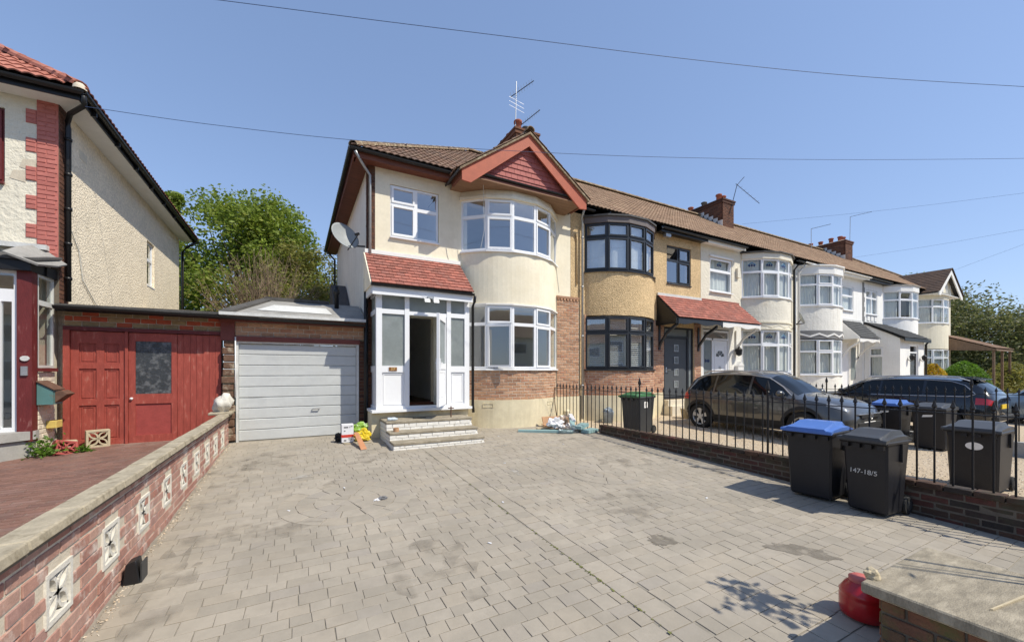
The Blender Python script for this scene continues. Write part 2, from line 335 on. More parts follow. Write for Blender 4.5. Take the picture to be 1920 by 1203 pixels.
def tile_slope(parent,o,ud,vd,width,length,w,g,mk,style='plain',keep=None,join=False,name='tile',under=True,jit=.003,stagger=True,undermat='felt',uk=None):
    """rows of tiles on the plane at o, along ud, rising along vd"""
    o=Vector(o); ud=Vector(ud).normalized(); vd=Vector(vd).normalized(); nd=ud.cross(vd)
    Rm=Matrix((ud,vd,nd)).transposed(); me=tile_mesh(style,w,g,mk); mb=MB(); rows=int(length/g+.5); g2=length/rows
    for r in range(rows):
        off=(w/2 if (r%2 and stagger) else 0); c=0; x=-off
        while x<width-.02:
            a=max(x,0); e=min(x+w,width); x+=w
            if e-a<.04: continue
            ctr=o+ud*((a+e)/2)+vd*((r+.5)*g2)
            if keep and not keep(ctr): continue
            p=o+ud*a+vd*(r*g2)+nd*(.012+R.uniform(0,jit))
            if join:
                mb.M=Matrix.Translation(p)@Rm.to_4x4()@Matrix.Diagonal(((e-a)/w,1,1,1)); mb.add([v.co for v in me.vertices],[list(q.vertices) for q in me.polygons])
            else: put(name,me,p,Rm.to_euler(),parent,((e-a)/w,1,1))
    if join and mb.v: tag(mb.build(name+'s',M[mk],parent,fix=False),kind='stuff')
def gutter(parent,pts,r=.055,m='black',name='gutter'):
    """half-round open gutter along a line of points"""
    mb=MB(); pts=[Vector(p) for p in pts]; n=7; vs=[]
    for i,p in enumerate(pts):
        d=(pts[min(i+1,len(pts)-1)]-pts[max(i-1,0)]); d.z=0; d.normalize(); s=Vector((d.y,-d.x,0))
        for k in range(n):
            t=math.pi*k/(n-1); vs.append(p+s*(r*math.cos(t))+Vector((0,0,-r*math.sin(t))))
        for k in range(n-1,-1,-1):
            t=math.pi*k/(n-1); vs.append(p+s*((r-.008)*math.cos(t))+Vector((0,0,-(r-.008)*math.sin(t))))
    w=2*n; fs=[(i*w+j,i*w+(j+1)%w,(i+1)*w+(j+1)%w,(i+1)*w+j) for i in range(len(pts)-1) for j in range(w)]
    fs+=[tuple(range(w)),tuple(range((len(pts)-1)*w,len(pts)*w))]
    mb.add(vs,fs); return mb.build(name,M[m],parent)
def pipe(parent,pts,r=.036,m='black',name='downpipe',clips=0):
    mb=MB(); mb.tube(pts,r,8)
    if clips:
        a,b=Vector(pts[-2]),Vector(pts[-1])
        for i in range(clips):
            q=a.lerp(b,(i+.3)/clips); mb.tube([q,q+Vector((0,0,-.05))],r*1.3,8)
    return mb.build(name,M[m],parent,smooth=True)
def wall_holes(mb,x0,x1,z0,z1,holes,th=.25):
    """solid wall in local x-z with rectangular openings; local y = inwards"""
    xs=sorted({x0,x1,*[h[0] for h in holes],*[h[1] for h in holes]}); zs=sorted({z0,z1,*[h[2] for h in holes],*[h[3] for h in holes]})
    xs=[x for x in xs if x0<=x<=x1]; zs=[z for z in zs if z0<=z<=z1]
    def hole(i,j):
        cx=(xs[i]+xs[i+1])/2; cz=(zs[j]+zs[j+1])/2
        return any(h[0]<cx<h[1] and h[2]<cz<h[3] for h in holes)
    nx,nz=len(xs)-1,len(zs)-1
    for i in range(nx):
        for j in range(nz):
            if hole(i,j): continue
            a,b,c,d=xs[i],xs[i+1],zs[j],zs[j+1]
            mb.add([(a,0,c),(b,0,c),(b,0,d),(a,0,d)],[(0,1,2,3)]); mb.add([(a,th,c),(b,th,c),(b,th,d),(a,th,d)],[(3,2,1,0)])
            if i==0 or hole(i-1,j): mb.add([(a,0,c),(a,th,c),(a,th,d),(a,0,d)],[(3,2,1,0)])
            if i==nx-1 or hole(i+1,j): mb.add([(b,0,c),(b,th,c),(b,th,d),(b,0,d)],[(0,1,2,3)])
            if j==0 or hole(i,j-1): mb.add([(a,0,c),(b,0,c),(b,th,c),(a,th,c)],[(3,2,1,0)])
            if j==nz-1 or hole(i,j+1): mb.add([(a,0,d),(b,0,d),(b,th,d),(a,th,d)],[(0,1,2,3)])
def ring(mb,x0,x1,z0,z1,t,y0,y1):
    mb.box(x0,x0+t,y0,y1,z0,z1); mb.box(x1-t,x1,y0,y1,z0,z1); mb.box(x0+t,x1-t,y0,y1,z0,z0+t); mb.box(x0+t,x1-t,y0,y1,z1-t,z1)
def curtain(parent,T,x0,x1,z0,z1,y=.16,m='curtain',waves=9,amp=.03,name='curtain',gather=0):
    mb=MB(); mb.M=T; n=waves*6; vs=[]
    for i in range(n+1):
        f=i/n; x=x0+(x1-x0)*f; yy=y+amp*math.sin(f*waves*2*math.pi+math.sin(f*9))*(.6+.4*math.sin(f*5+1))
        for q in (0,.012): vs+=[(x,yy+q,z0+gather*(.5+.5*math.sin(f*math.pi*2))),(x,yy+q,z1)]
    fs=[]
    for i in range(n):
        a=4*i;b=a+4; fs+=[(a,b,b+1,a+1),(a+2,a+3,b+3,b+2)]
    mb.add(vs,fs); return mb.build(name,M[m],parent,smooth=True,fix=False)
def window(parent,facets,fm='upvc',gm='gl',sill=.10,name='window',cur=None,label=None,sillm=None,ft=.04,st=.045,leaded=False):
    """facets: list of (T,w,h,cells); cells (x0,x1,z0,z1,kind[,open degrees]) as fractions. local y = inwards"""
    fr=MB(); extra=[]
    for T,w,h,cells in facets:
        fr.M=T
        for c in cells:
            x0,x1,z0,z1=c[0]*w,c[1]*w,c[2]*h,c[3]*h
            ring(fr,x0,x1,z0,z1,ft,0,.07)
            a,b,p,q=x0+ft,x1-ft,z0+ft,z1-ft; op=c[5] if len(c)>5 else 0
            extra.append((T,a,b,p,q,c[4],op))
    W=fr.build(name,M[fm],parent)
    if label: W['label']=label
    for T,a,b,p,q,kind,op in extra:
        T2=T
        if kind=='top' and op: T2=T@Matrix.Translation((0,0,q))@Matrix.Rotation(rad(op),4,'X')@Matrix.Translation((0,0,-q))
        if kind=='side' and op: T2=T@Matrix.Translation((a,0,0))@Matrix.Rotation(rad(-op),4,'Z')@Matrix.Translation((-a,0,0))
        if kind!='fix':
            s=MB(); s.M=T2; ring(s,a-.012,b+.012,p-.012,q+.012,st,-.022,.04)
            s.build('sash',M[fm],W); a+=st-.012; b-=st-.012; p+=st-.012; q-=st-.012
        g=MB(); g.M=T2; g.box(a-.004,b+.004,.018,.026,p-.004,q+.004); g.build('pane',M[gm],W)
        if leaded:
            cx,cz=(a+b)/2,(p+q)/2; s=min(.11,(b-a)*.28)
            if q-p<.5:
                l=MB(); l.M=T2
                for k,dx in enumerate((-.8,0,.8)): l.prism([(cx+dx*s,.012,cz-s*.5),(cx+dx*s+s*.42,.012,cz+s*.1),(cx+dx*s*.9,.012,cz+s*(.75 if dx==0 else .45)),(cx+dx*s-s*.42,.012,cz+s*.1)],(0,.004,0))
                l.build('flower_motif',M['navy'],W)
                l=MB(); l.M=T2
                l.prism([(cx-s*1.5,.013,cz+s*.15),(cx,.013,cz+s*1.3),(cx+s*1.5,.013,cz+s*.15),(cx+s*1.1,.013,cz+s*.15),(cx,.013,cz+s*.95),(cx-s*1.1,.013,cz+s*.15)],(0,.003,0)); l.build('flower_motif',M['blueglass'],W)
            l=MB(); l.M=T2; ring(l,a+.05,b-.05,p+.05,q-.05,.006,.012,.017); l.build('lead_came',M['zinc'],W)
    if sill:
        sl=MB()
        for T,w,h,cells in facets:
            sl.M=T; sl.hexa([(-.015,-sill,-.055),(w+.015,-sill,-.055),(w+.0,.07,-.055),(0,.07,-.055)],[(-.015,-sill,-.025),(w+.015,-sill,-.025),(w,.07,0),(0,.07,0)])
        sl.build('sill',M[sillm or fm],W)
    if cur:
        for i,(T,w,h,cells) in enumerate(facets): 
            if i in cur.get('skip',()): continue
            curtain(W,T,.05,w-.05,.03,h-.03,y=cur.get('y',.14),m=cur.get('m','curtain'),waves=cur.get('waves',5))
    return W
def bay_pts(xc,W,Rr,hd=52.8,n=5):
    h=rad(hd); cy=W+Rr*math.cos(h)
    return cy,h,[(xc+Rr*math.sin(-h+2*h*i/n),cy-Rr*math.cos(-h+2*h*i/n)) for i in range(n+1)]
def bay_facets(pts,z0,z1,lay):
    out=[]
    for i in range(len(pts)-1):
        (x0,y0),(x1,y1)=pts[i],pts[i+1]; a=math.atan2(y1-y0,x1-x0)
        out.append((TR(x0,y0,z0,a),math.hypot(x1-x0,y1-y0),z1-z0,lay[i]))
    return out
def bay_slab(mb,pts,z0,z1,out,yb,xc,cyc):
    """flat-topped faceted slab over or under a bay, grown outwards by out"""
    P=[]
    for x,y in pts:
        d=Vector((x-xc,y-cyc)); d.normalize(); P.append((x+d.x*out,y+d.y*out))
    poly=[(x,y,z0) for x,y in P]+[(P[-1][0],yb,z0),(P[0][0],yb,z0)]
    mb.prism(poly,(0,0,z1-z0))
def text(s,size,T,m,parent,name='lettering',ext=.003,bold=0):
    cu=bpy.data.curves.new(name,'FONT'); cu.body=s; cu.size=size; cu.extrude=ext; cu.align_x='CENTER'; cu.align_y='CENTER'; cu.offset=bold
    t=bpy.data.objects.new(name,cu); COL.objects.link(t); bpy.context.view_layer.update()
    me=bpy.data.meshes.new_from_object(t.evaluated_get(bpy.context.evaluated_depsgraph_get())); bpy.data.objects.remove(t)
    me.materials.clear(); me.materials.append(M[m]); o=bpy.data.objects.new(name,me); COL.objects.link(o)
    me.transform((wmat(parent).inverted() if parent else Matrix())@T@Matrix.Rotation(rad(90),4,'X')); o.parent=parent; return o
LAY_BAY=lambda tz:[[(0,1,0,tz,'fix'),(0,1,tz,1,'fix')],[(0,1,0,tz,'side'),(0,1,tz,1,'top')],[(0,1,0,tz,'fix'),(0,1,tz,1,'fix')],[(0,1,0,tz,'side'),(0,1,tz,1,'top')],[(0,1,0,tz,'fix'),(0,1,tz,1,'fix')]]
def interior(parent,x0,x1,y0,y1,zf,zm,zt,m='room',hall=None):
    mb=MB()
    mb.box(x0,x1,y0,y1,zf-.1,zf); mb.box(x0,x1,y0,y1,zm-.12,zm+.12); mb.box(x0,x1,y0,y1,zt,zt+.06)
    mb.box(x0,x1,y1,y1+.1,zf-.1,zt+.06); mb.box(x0-.1,x0,y0,y1+.1,zf-.1,zt+.06); mb.box(x1,x1+.1,y0,y1+.1,zf-.1,zt+.06)
    if hall: mb.box(hall,hall+.1,y0,y1,zf,zm-.12); mb.box(hall,hall+.1,y0,y1,zm+.12,zt)
    return mb.build('interior_shell',M[m],parent)
# ---------------------------------------------------------------- ground
def sheet(name,poly,m,kind='structure',parent=None,sub=None):
    mb=MB(); mb.add(poly,[tuple(range(len(poly)))]); o=mb.build(name,m,parent); o['kind']=kind; return o
sheet('ground',[(-900,-900,-1.0),(900,-900,-1.0),(900,900,-1.0),(-900,900,-1.0)],M['grass_ground'])
sheet('back_gardens',[(-60,9.7,-.04),(120,9.7,-.04),(120,200,-.04),(-60,200,-.04)],M['grass_ground'])
def strip(name,x0,x1,y0,y1,dz,m):
    return sheet(name,[(x0,y0,gz(y0)+dz),(x1,y0,gz(y0)+dz),(x1,y1,gz(y1)+dz),(x0,y1,gz(y1)+dz)],m)
DRV=strip('driveway',-1.2,6.42,-3,9.75,-.004,M['joint'])
strip('gravel_forecourt',6.42,12.95,-3,9.7,-.075,M['gravelbed'])
strip('neighbouring_forecourt',12.95,60,-3,9.7,-.10,M['gravelbed'])
strip('pavement',-60,120,-6,-3,-.02,M['slab'])
sheet('road',[(-90,-14,-.55),(150,-14,-.55),(150,-6,-.55),(-90,-6,-.55)],M['asphalt'])
def lz(y): return .125-.03*(9.65-y)
LDR=sheet('red_block_drive',[(-9,-3,lz(-3)),(-1.215,-3,lz(-3)),(-1.215,9.75,lz(9.75)),(-9,9.75,lz(9.75))],M['joint'])
# stamped pavers: rows along x with broken joints, two fan circles, a double band
CIR=[(.55,5.18,.74),(4.23,4.78,.62)]
def inside_circle(x,y,m=0): return any((x-a)**2+(y-b)**2<(r+m)**2 for a,b,r in CIR)
pav=[]
def row_fill(x0,x1,y0,y1,seed):
    rr=random.Random(seed); y=y0
    while y<y1-.02:
        h=rr.choice((.115,.13,.14,.15)); x=x0-rr.uniform(0,.2)
        while x<x1-.02:
            w=rr.choice((.13,.16,.19,.22)); a=max(x,x0); b=min(x+w,x1); x+=w
            if b-a<.05: continue
            pav.append((a,b,y,min(y+h,y1)))
        y+=h
row_fill(-1.13,2.112,1.0,9.5,1); row_fill(2.328,6.36,1.0,9.5,2)
yy=1.0
while yy<7.4: pav.append((2.115,2.325,yy,yy+.155)); yy+=.155
pq=[]
for a,b,y0,y1 in pav:
    cx,cy=(a+b)/2,(y0+y1)/2
    if inside_circle(cx,cy,-.12): continue
    if 1.40<cx<3.6 and cy>8.9: continue
    if cy<1.0: continue
    pq.append(((cx**2+cy**2)**.5,a,b,y0,y1))
def view_u(x,y):
    t=x*.4756+y*.8796; return (960+750*(x*.8796-y*.4756)/t, 695+750*(1.43-gz(y))/t) if t>.3 else (9e9,0)
vis=[q for q in pq if 0<view_u((q[1]+q[2])/2,(q[3]+q[4])/2)[0]<1920 and view_u((q[1]+q[2])/2,(q[3]+q[4])/2)[1]<1215]
vis.sort(); near=set(map(id,vis[:300]))
PV={}
def paver_poly(a,b,y0,y1,rr,g=.0025):
    j=lambda:rr.uniform(-.004,.004)
    return [(a+g+j(),y0+g+j()),(b-g+j(),y0+g+j()),(b-g+j(),y1-g+j()),(a+g+j(),y1-g+j())]
def paver_geo(mb,poly,top=.005):
    n=len(poly); cx=sum(p[0] for p in poly)/n; cy=sum(p[1] for p in poly)/n
    tz=R.uniform(-.0008,.0008); ax,ay=R.uniform(-.006,.006),R.uniform(-.006,.006)
    base=[(x,y,gz(y)-.012) for x,y in poly]; mid=[(x,y,gz(y)+top*.35+tz+(x-cx)*ax+(y-cy)*ay) for x,y in poly]
    tp=[(x+(cx-x)*.035,y+(cy-y)*.035,gz(y)+top*.6+tz+(x-cx)*ax+(y-cy)*ay) for x,y in poly]
    fs=[tuple(range(2*n,3*n))]+[(i,(i+1)%n,(i+1)%n+n,i+n) for i in range(n)]+[(i+n,(i+1)%n+n,(i+1)%n+2*n,i+2*n) for i in range(n)]
    mb.add(base+mid+tp,fs)
rest=MB()
for q in pq:
    p=paver_poly(*q[1:],R)
    if id(q) in near:
        m1=MB(); paver_geo(m1,p); m1.build('paver',M['paver'],DRV,fix=False)
    else: paver_geo(rest,p)
for cx,cy,r in CIR:
    n=4
    for k in range(n):
        r0,r1=r*k/n+ (.0 if k else .0),r*(k+1)/n; seg=max(5,int(2*math.pi*r1/.26))
        for i in range(seg):
            t0=2*math.pi*(i+.02)/seg+k*.3; t1=2*math.pi*(i+.98)/seg+k*.3
            pts=[(cx+(r1-.004)*math.cos(t0+(t1-t0)*f/3),cy+(r1-.004)*math.sin(t0+(t1-t0)*f/3)) for f in range(4)]
            pts+=[(cx+(r0+.004)*math.cos(t1),cy+(r0+.004)*math.sin(t1)),(cx+(r0+.004)*math.cos(t0),cy+(r0+.004)*math.sin(t0))] if k else [(cx,cy)]
            paver_geo(rest,pts,.013)
o=rest.build('pavers',M['paver'],DRV,fix=False); o['kind']='stuff'
mb=MB()                                                        # red block drive next door
y=5.0; k=0
while y<9.55:
    x=-6.85-(.1 if k%2 else 0)
    while x<-1.40:
        a,b=x+.004,x+.196; 
        mb.hexa([(a,y+.004,lz(y)-.01),(b,y+.004,lz(y)-.01),(b,y+.096,lz(y)-.01),(a,y+.096,lz(y)-.01)],[(a,y+.004,lz(y)+.004+R.uniform(0,.003)),(b,y+.004,lz(y)+.004),(b,y+.096,lz(y)+.007),(a,y+.096,lz(y)+.005)]); x+=.2
    y+=.1; k+=1
tag(mb.build('block_pavers',M['paver_red'],LDR,fix=False),kind='stuff')
# thin patches of dried stain on the paving
def blob(cx,cy,rx,ry,rot,name,m,dz=.0065,n=44,seed=0):
    rr=random.Random(seed); P=[]; ph=[rr.uniform(0,6.28) for _ in range(4)]
    for i in range(n):
        t=2*math.pi*i/n; k=1+.14*math.sin(2*t+ph[0])+.12*math.sin(3*t+ph[1])+.12*math.sin(7*t+ph[2])+rr.uniform(-.12,.12)
        a,b=rx*k*math.cos(t),ry*k*math.sin(t); x=cx+a*math.cos(rot)-b*math.sin(rot); y=cy+a*math.sin(rot)+b*math.cos(rot); P.append((x,y,gz(y)+dz))
    mb=MB(); mb.add(P,[tuple(range(n))]); return mb.build(name,m,DRV,fix=False)
def stainmat(name,col,lo,hi,sc):
    m=mat(name,col,.85,.12,5,.3,50); n=m.node_tree.nodes; l=m.node_tree.links; b=n['Principled BSDF']; t=n.new('ShaderNodeBsdfTransparent'); x=n.new('ShaderNodeMixShader')
    g=n.new('ShaderNodeNewGeometry'); q=n.new('ShaderNodeTexNoise'); q.inputs['Scale'].default_value=sc; q.inputs['Detail'].default_value=8; l.new(g.outputs['Position'],q.inputs['Vector'])
    r=n.new('ShaderNodeMapRange'); r.inputs[1].default_value=lo; r.inputs[2].default_value=hi; l.new(q.outputs['Fac'],r.inputs[0]); l.new(r.outputs[0],x.inputs[0]); l.new(t.outputs[0],x.inputs[1]); l.new(b.outputs[0],x.inputs[2]); l.new(x.outputs[0],n['Material Output'].inputs[0]); return m
M['stain']=stainmat('oily_stain',(.205,.18,.145),.30,.60,5); M['pale_patch']=stainmat('dry_patch',(.43,.40,.35),.42,.72,6); M['dirt']=stainmat('faint_dirt',(.28,.248,.202),.5,.9,4)
blob(4.12,1.98,.24,.13,-.95,'stain',M['stain'],seed=3); blob(3.12,2.72,.14,.10,.3,'stain',M['stain'],seed=5)
blob(.2,6.5,.30,.10,.4,'stain',M['pale_patch'],seed=8); blob(3.62,7.15,.16,.07,.2,'stain',M['pale_patch'],seed=12); blob(3.0,5.4,.20,.08,1.2,'stain',M['pale_patch'],seed=14)
for k_,(a_,b_,c_,d_) in enumerate(((-.35,4.6,.55,.3),(.1,5.9,.5,.25),(5.2,7.0,.4,.2),(1.2,7.4,.7,.3),(3.6,3.6,.5,.5),(1.0,3.2,.5,.4),(5.0,5.2,.5,.4),(-.4,7.6,.5,.7),(-.85,3.6,.18,.9),(-.8,6.5,.2,1.4),(5.9,5.0,.2,1.6))): blob(a_,b_,c_,d_,.3*k_ if c_>.3 else 0,'stain',M['dirt'],seed=40+k_,dz=.0075+.0002*k_)
M['moss']=mat('joint_moss',(.16,.17,.05),.95,.3,20)
mb=MB(); rq=random.Random(31)
for i in range(80):
    y_=rq.uniform(1.3,7.2) if i%3 else rq.gauss(2.6,.35); x_=2.108+rq.gauss(0,.006); s_=rq.uniform(.004,.011); z_=gz(y_)+.005; mb.add([(x_-s_,y_-s_*1.5,z_),(x_+s_,y_-s_,z_+.003),(x_+s_*.6,y_+s_*1.6,z_),(x_-s_,y_+s_,z_+.004)],[(0,1,2,3)])
tag(mb.build('joint_weeds',M['moss'],DRV,fix=False),kind='stuff')

# ---------------------------------------------------------------- house with the gable and the white porch
W=9.55
H1=thing('gabled_end_house','cream rendered end of terrace house with red gable and white glazed porch','house',(1.444,W,0))
cy,hh,BP=bay_pts(5.15,W,1.82)
mb=MB(); mb.M=TR(0,W,0); wall_holes(mb,1.60,7.12,0,6.15,[(1.935,3.106,4.575,5.785),(3.86,6.44,4.46,5.74),(3.86,6.44,1.50,3.08),(2.05,2.98,.6,2.72)])
mb.build('wall',M['cream'],H1)
mb=MB(); mb.box(1.452,1.69,9.80,17.3,-.1,6.15); mb.box(1.69,7.12,17.05,17.3,-.1,6.15); mb.build('side_wall',M['flank'],H1)
brick_run(H1,1.444,W,.156,0,0,6.10,'brick_brown','mortar_dark',join=True,L=.225)
brick_run(H1,1.444,9.80,.25,rad(-90),0,6.10,'brick_brown','mortar_dark',join=True)
interior(H1,1.72,7.0,9.81,13.4,.6,3.28,6.02,hall=3.35)
mb=MB(); mb.box(1.72,3.35,9.3,13.4,.602,.62); mb.box(1.62,3.5,8.95,9.54,.5,.585); mb.build('hall_floor',M['floorwood'],H1)
# bay
mb=MB(); mb.arc(5.15,cy,1.70,1.82,-hh,hh,3.10,4.41,28); mb.build('bay_spandrel',M['cream'],H1,smooth=False)
mb=MB(); mb.arc(5.15,cy,1.70,1.85,-hh-.01,hh+.01,-.2,.70,28); mb.box(6.61,7.42,9.515,9.549,-.1,.68); mb.build('bay_plinth',M['cream_low'],H1)
brick_arc(H1,5.15,cy,1.815,-hh,hh,.70,1.44,'brick_tan')
mb=MB(); bay_slab(mb,BP,5.735,5.80,.07,W,5.15,cy); 
P0=[(x,y) for x,y in BP]
for i in range(5):
    (x0,y0),(x1,y1)=BP[i],BP[i+1]
    d0=Vector((x0-5.15,y0-cy)).normalized(); d1=Vector((x1-5.15,y1-cy)).normalized()
    q=lambda x,y,d,o,z:(x+d.x*o,y+d.y*o,z)
    mb.hexa([q(x0,y0,d0,.06,5.80),q(x1,y1,d1,.06,5.80),q(x1,y1,d1,-.1,5.80),q(x0,y0,d0,-.1,5.80)],[q(x0,y0,d0,.0,5.97),q(x1,y1,d1,.0,5.97),q(x1,y1,d1,-.1,5.97),q(x0,y0,d0,-.1,5.97)])
mb.build('bay_head',M['cream'],H1)
mb=MB(); bay_slab(mb,[(x,y+.12) for x,y in BP],3.12,3.30,-.1,W+.2,5.15,cy); mb.build('bay_floor',M['room'],H1)
L1=LAY_BAY(.66)
window(H1,bay_facets(BP,4.46,5.735,L1),name='bay_window',sill=.07)
L2=LAY_BAY(.70); L2[1]=[(0,1,0,.70,'side',22),(0,1,.70,1,'top')]
window(H1,bay_facets(BP,1.50,3.08,L2),name='bay_window',sill=.07,gm='gl_dark')
mb=MB(); bay_slab(mb,BP,3.08,3.115,.05,W,5.15,cy); mb.build('bay_lintel_trim',M['white'],H1)
window(H1,[(TR(1.945,W+.03,4.585),1.15,1.19,[(0,.52,0,.64,'side'),(0,.52,.64,1,'top'),(.52,1,0,.60,'fix'),(.52,1,.60,1,'fix')])],sill=.09)
# brick pier beside the bay with a dentil course
brick_run(H1,6.62,W-.02,.80,0,.68,3.47,'brick_tan','mortar')
for i in range(7): put('dentil_brick',brick_mesh('brick_tan',.075,.065,.10),(6.63+i*.113,W-.045,3.475),None,H1)
mb=MB(); mb.box(6.62,7.42,W-.05,W-.002,3.54,3.60); mb.build('dentil_cap',M['brick_tan'],H1)
# eaves
ES=.71; EY=9.20; EZ=6.27; RY=13.6
def rz_(y): return EZ+ES*(y-EY)
mb=MB(); mb.box(1.16,3.42,9.26,9.54,6.10,6.125); mb.build('soffit',M['brownwood'],H1)
mb=MB(); mb.box(1.10,3.42,9.235,9.26,6.07,6.25); mb.box(1.10,1.125,9.26,17.6,6.07,6.25); mb.build('fascia',M['brownwood'],H1)
mb=MB(); mb.box(1.125,1.45,9.54,17.6,6.10,6.125); mb.build('soffit',M['brownwood'],H1)
gutter(H1,[(1.03,9.17,6.23),(3.44,9.17,6.21)]); gutter(H1,[(1.04,17.6,6.20),(1.04,9.15,6.23)])
pipe(H1,[(1.12,9.15,6.15),(1.35,9.42,5.98),(1.48,9.49,5.85),(1.48,9.49,3.6)],.03,'zinc')
pipe(H1,[(1.06,17.2,6.12),(1.36,17.25,5.8),(1.36,17.25,2.8)],.036)
# main roof of this house: front slope and hipped end
sl=Vector((0,1,ES)).normalized(); LEN=(RY-EY)*math.sqrt(1+ES*ES)
def in_front(p):
    if p.x-1.03<(p.y-EY)*1.0: return False
    return p.z>7.30-.71*abs(p.x-5.15)-.1 or p.y>10.9
tile_slope(H1,(1.05,EY-.02,EZ-.01),(1,0,0),sl,6.25,LEN,.30,.31,'tile_brown','roll',in_front,stagger=False)
mb=MB(); mb.add([(1.05,9.2,EZ-.02),(7.3,9.2,EZ-.02),(7.3,RY,rz_(RY)-.02),(5.45,RY,rz_(RY)-.02)],[(0,1,2,3)])
mb.add([(1.05,9.2,EZ-.02),(5.45,RY,rz_(RY)-.02),(1.05,18,EZ-.02)],[(0,1,2)]); mb.add([(5.45,RY,rz_(RY)-.02),(7.3,RY,rz_(RY)-.02),(7.3,18,EZ-.02),(1.05,18,EZ-.02)],[(0,1,2,3)])
mb.build('roof_deck',M['felt'],H1,fix=False)
tile_slope(H1,(1.03,18,EZ-.01),(0,-1,0),Vector((1,0,ES)),8.8,LEN,.30,.31,'tile_brown','roll',lambda p:(p.x-1.03)<min(p.y-9.2,18-p.y),join=True,stagger=False)
def ridge_run(parent,a,b,m='ridge',r=.11,L=.42,name='ridge_tile'):
    a,b=Vector(a),Vector(b); n=max(1,int((b-a).length/L)); d=(b-a)/n; f=d.normalized(); s=f.cross(Vector((0,0,1))).normalized(); u=s.cross(f)
    for i in range(n):
        mb=MB(); vs=[]; q0=a+d*i; q1=a+d*(i+1.06)
        for q,rr in ((q0,r),(q1,r*.93)):
            for k in range(7):
                t=math.pi*(k/6)*1.1-.157; vs.append(q+s*rr*math.cos(t)+u*(rr*math.sin(t)*.8))
        for q,rr in ((q0,r-.02),(q1,r*.93-.02)):
            for k in range(7):
                t=math.pi*(k/6)*1.1-.157; vs.append(q+s*rr*math.cos(t)+u*(rr*math.sin(t)*.8))
        fs=[(k,k+1,k+8,k+7) for k in range(6)]+[(k+14,k+21,k+22,k+15) for k in range(6)]+[(k,k+14,k+15,k+1) for k in range(6)]+[(k+7,k+8,k+22,k+21) for k in range(6)]+[(0,7,21,14),(6,20,27,13)]
        mb.add(vs,fs); mb.build(name,M[m],parent,smooth=False)
ridge_run(H1,(1.08,9.22,EZ+.04),(5.47,RY,rz_(RY)+.06)); ridge_run(H1,(5.5,RY,rz_(RY)+.07),(7.3,RY,rz_(RY)+.07))
# front gable
GX=5.15; GY=8.60; GA=7.36
for s_ in (-1,1):
    X=lambda d:GX+s_*d
    mb=MB(); mb.prism([(X(0),GY,GA),(X(1.80),GY,GA-.71*1.80),(X(1.80),GY,GA-.71*1.80-.27),(X(1.58),GY,GA-.71*1.80-.29),(X(0),GY,GA-.31)],(0,.045,0)); mb.build('barge_board',M['orangewood'],H1)
    mb=MB(); mb.prism([(X(0),GY-.05,GA+.03),(X(1.86),GY-.05,GA+.03-.71*1.86),(X(1.86),GY-.05,GA-.02-.71*1.86),(X(0),GY-.05,GA-.02)],(0,.3,0)); mb.build('verge',M['ridge'],H1)
    up=Vector((-s_,0,.71)); L=1.90*math.sqrt(1+.71**2)
    o0=(X(1.90),(GY-.06 if s_<0 else 11.2),GA+.05-.71*1.90); ud=(0,1,0) if s_<0 else (0,-1,0)
    if s_<0: o0=(X(1.90),11.2,GA+.05-.71*1.90); ud=(0,-1,0)
    else: o0=(X(1.90),GY-.06,GA+.05-.71*1.90); ud=(0,1,0)
    tile_slope(H1,o0,ud,up,2.6,L,.30,.31,'tile_brown','roll',lambda p:p.z>rz_(p.y)-.03 or p.y<9.2,join=True,stagger=False)
    mb=MB(); mb.prism([(X(0),GY+.04,GA+.04),(X(1.88),GY+.04,GA+.04-.71*1.88),(X(1.88),GY+.04,GA-.02-.71*1.88),(X(0),GY+.04,GA-.02)],(0,2.4,0)); mb.build('gable_roof_deck',M['felt'],H1)
ridge_run(H1,(GX,GY-.08,GA+.07),(GX,10.9,GA+.07))
mb=MB(); mb.prism([(GX-1.72,8.80,6.0),(GX+1.72,8.80,6.0),(GX,8.80,GA-.06)],(0,.12,0)); mb.build('gable_panel',M['brownwood'],H1)
tile_slope(H1,(GX-1.5,8.795,6.10),(1,0,0),(0,-.04,1),3.0,1.15,.165,.125,'tile_hung','plain',lambda p:p.z<GA-.17-.71*abs(p.x-GX)-.02,name='hung_tile',jit=.002)
mb=MB(); mb.box(GX-1.62,GX+1.62,8.70,8.795,5.97,6.05); mb.build('gable_fascia',M['brownwood'],H1)
gutter(H1,[(GX-1.55,8.70,6.115),(GX+1.6,8.70,6.095)],.05)
for i in range(9): mb=MB(); y0=8.655+i*.1; mb.box(GX-1.75,GX+1.75,y0,y0+.096,5.955,5.975); mb.build('soffit_board',M['soffitwood'],H1)
for a in (GX-1.80,GX+1.74): mb=MB(); mb.box(a,a+.06,8.66,9.3,5.93,6.12); mb.build('return_fascia',M['brownwood'],H1)
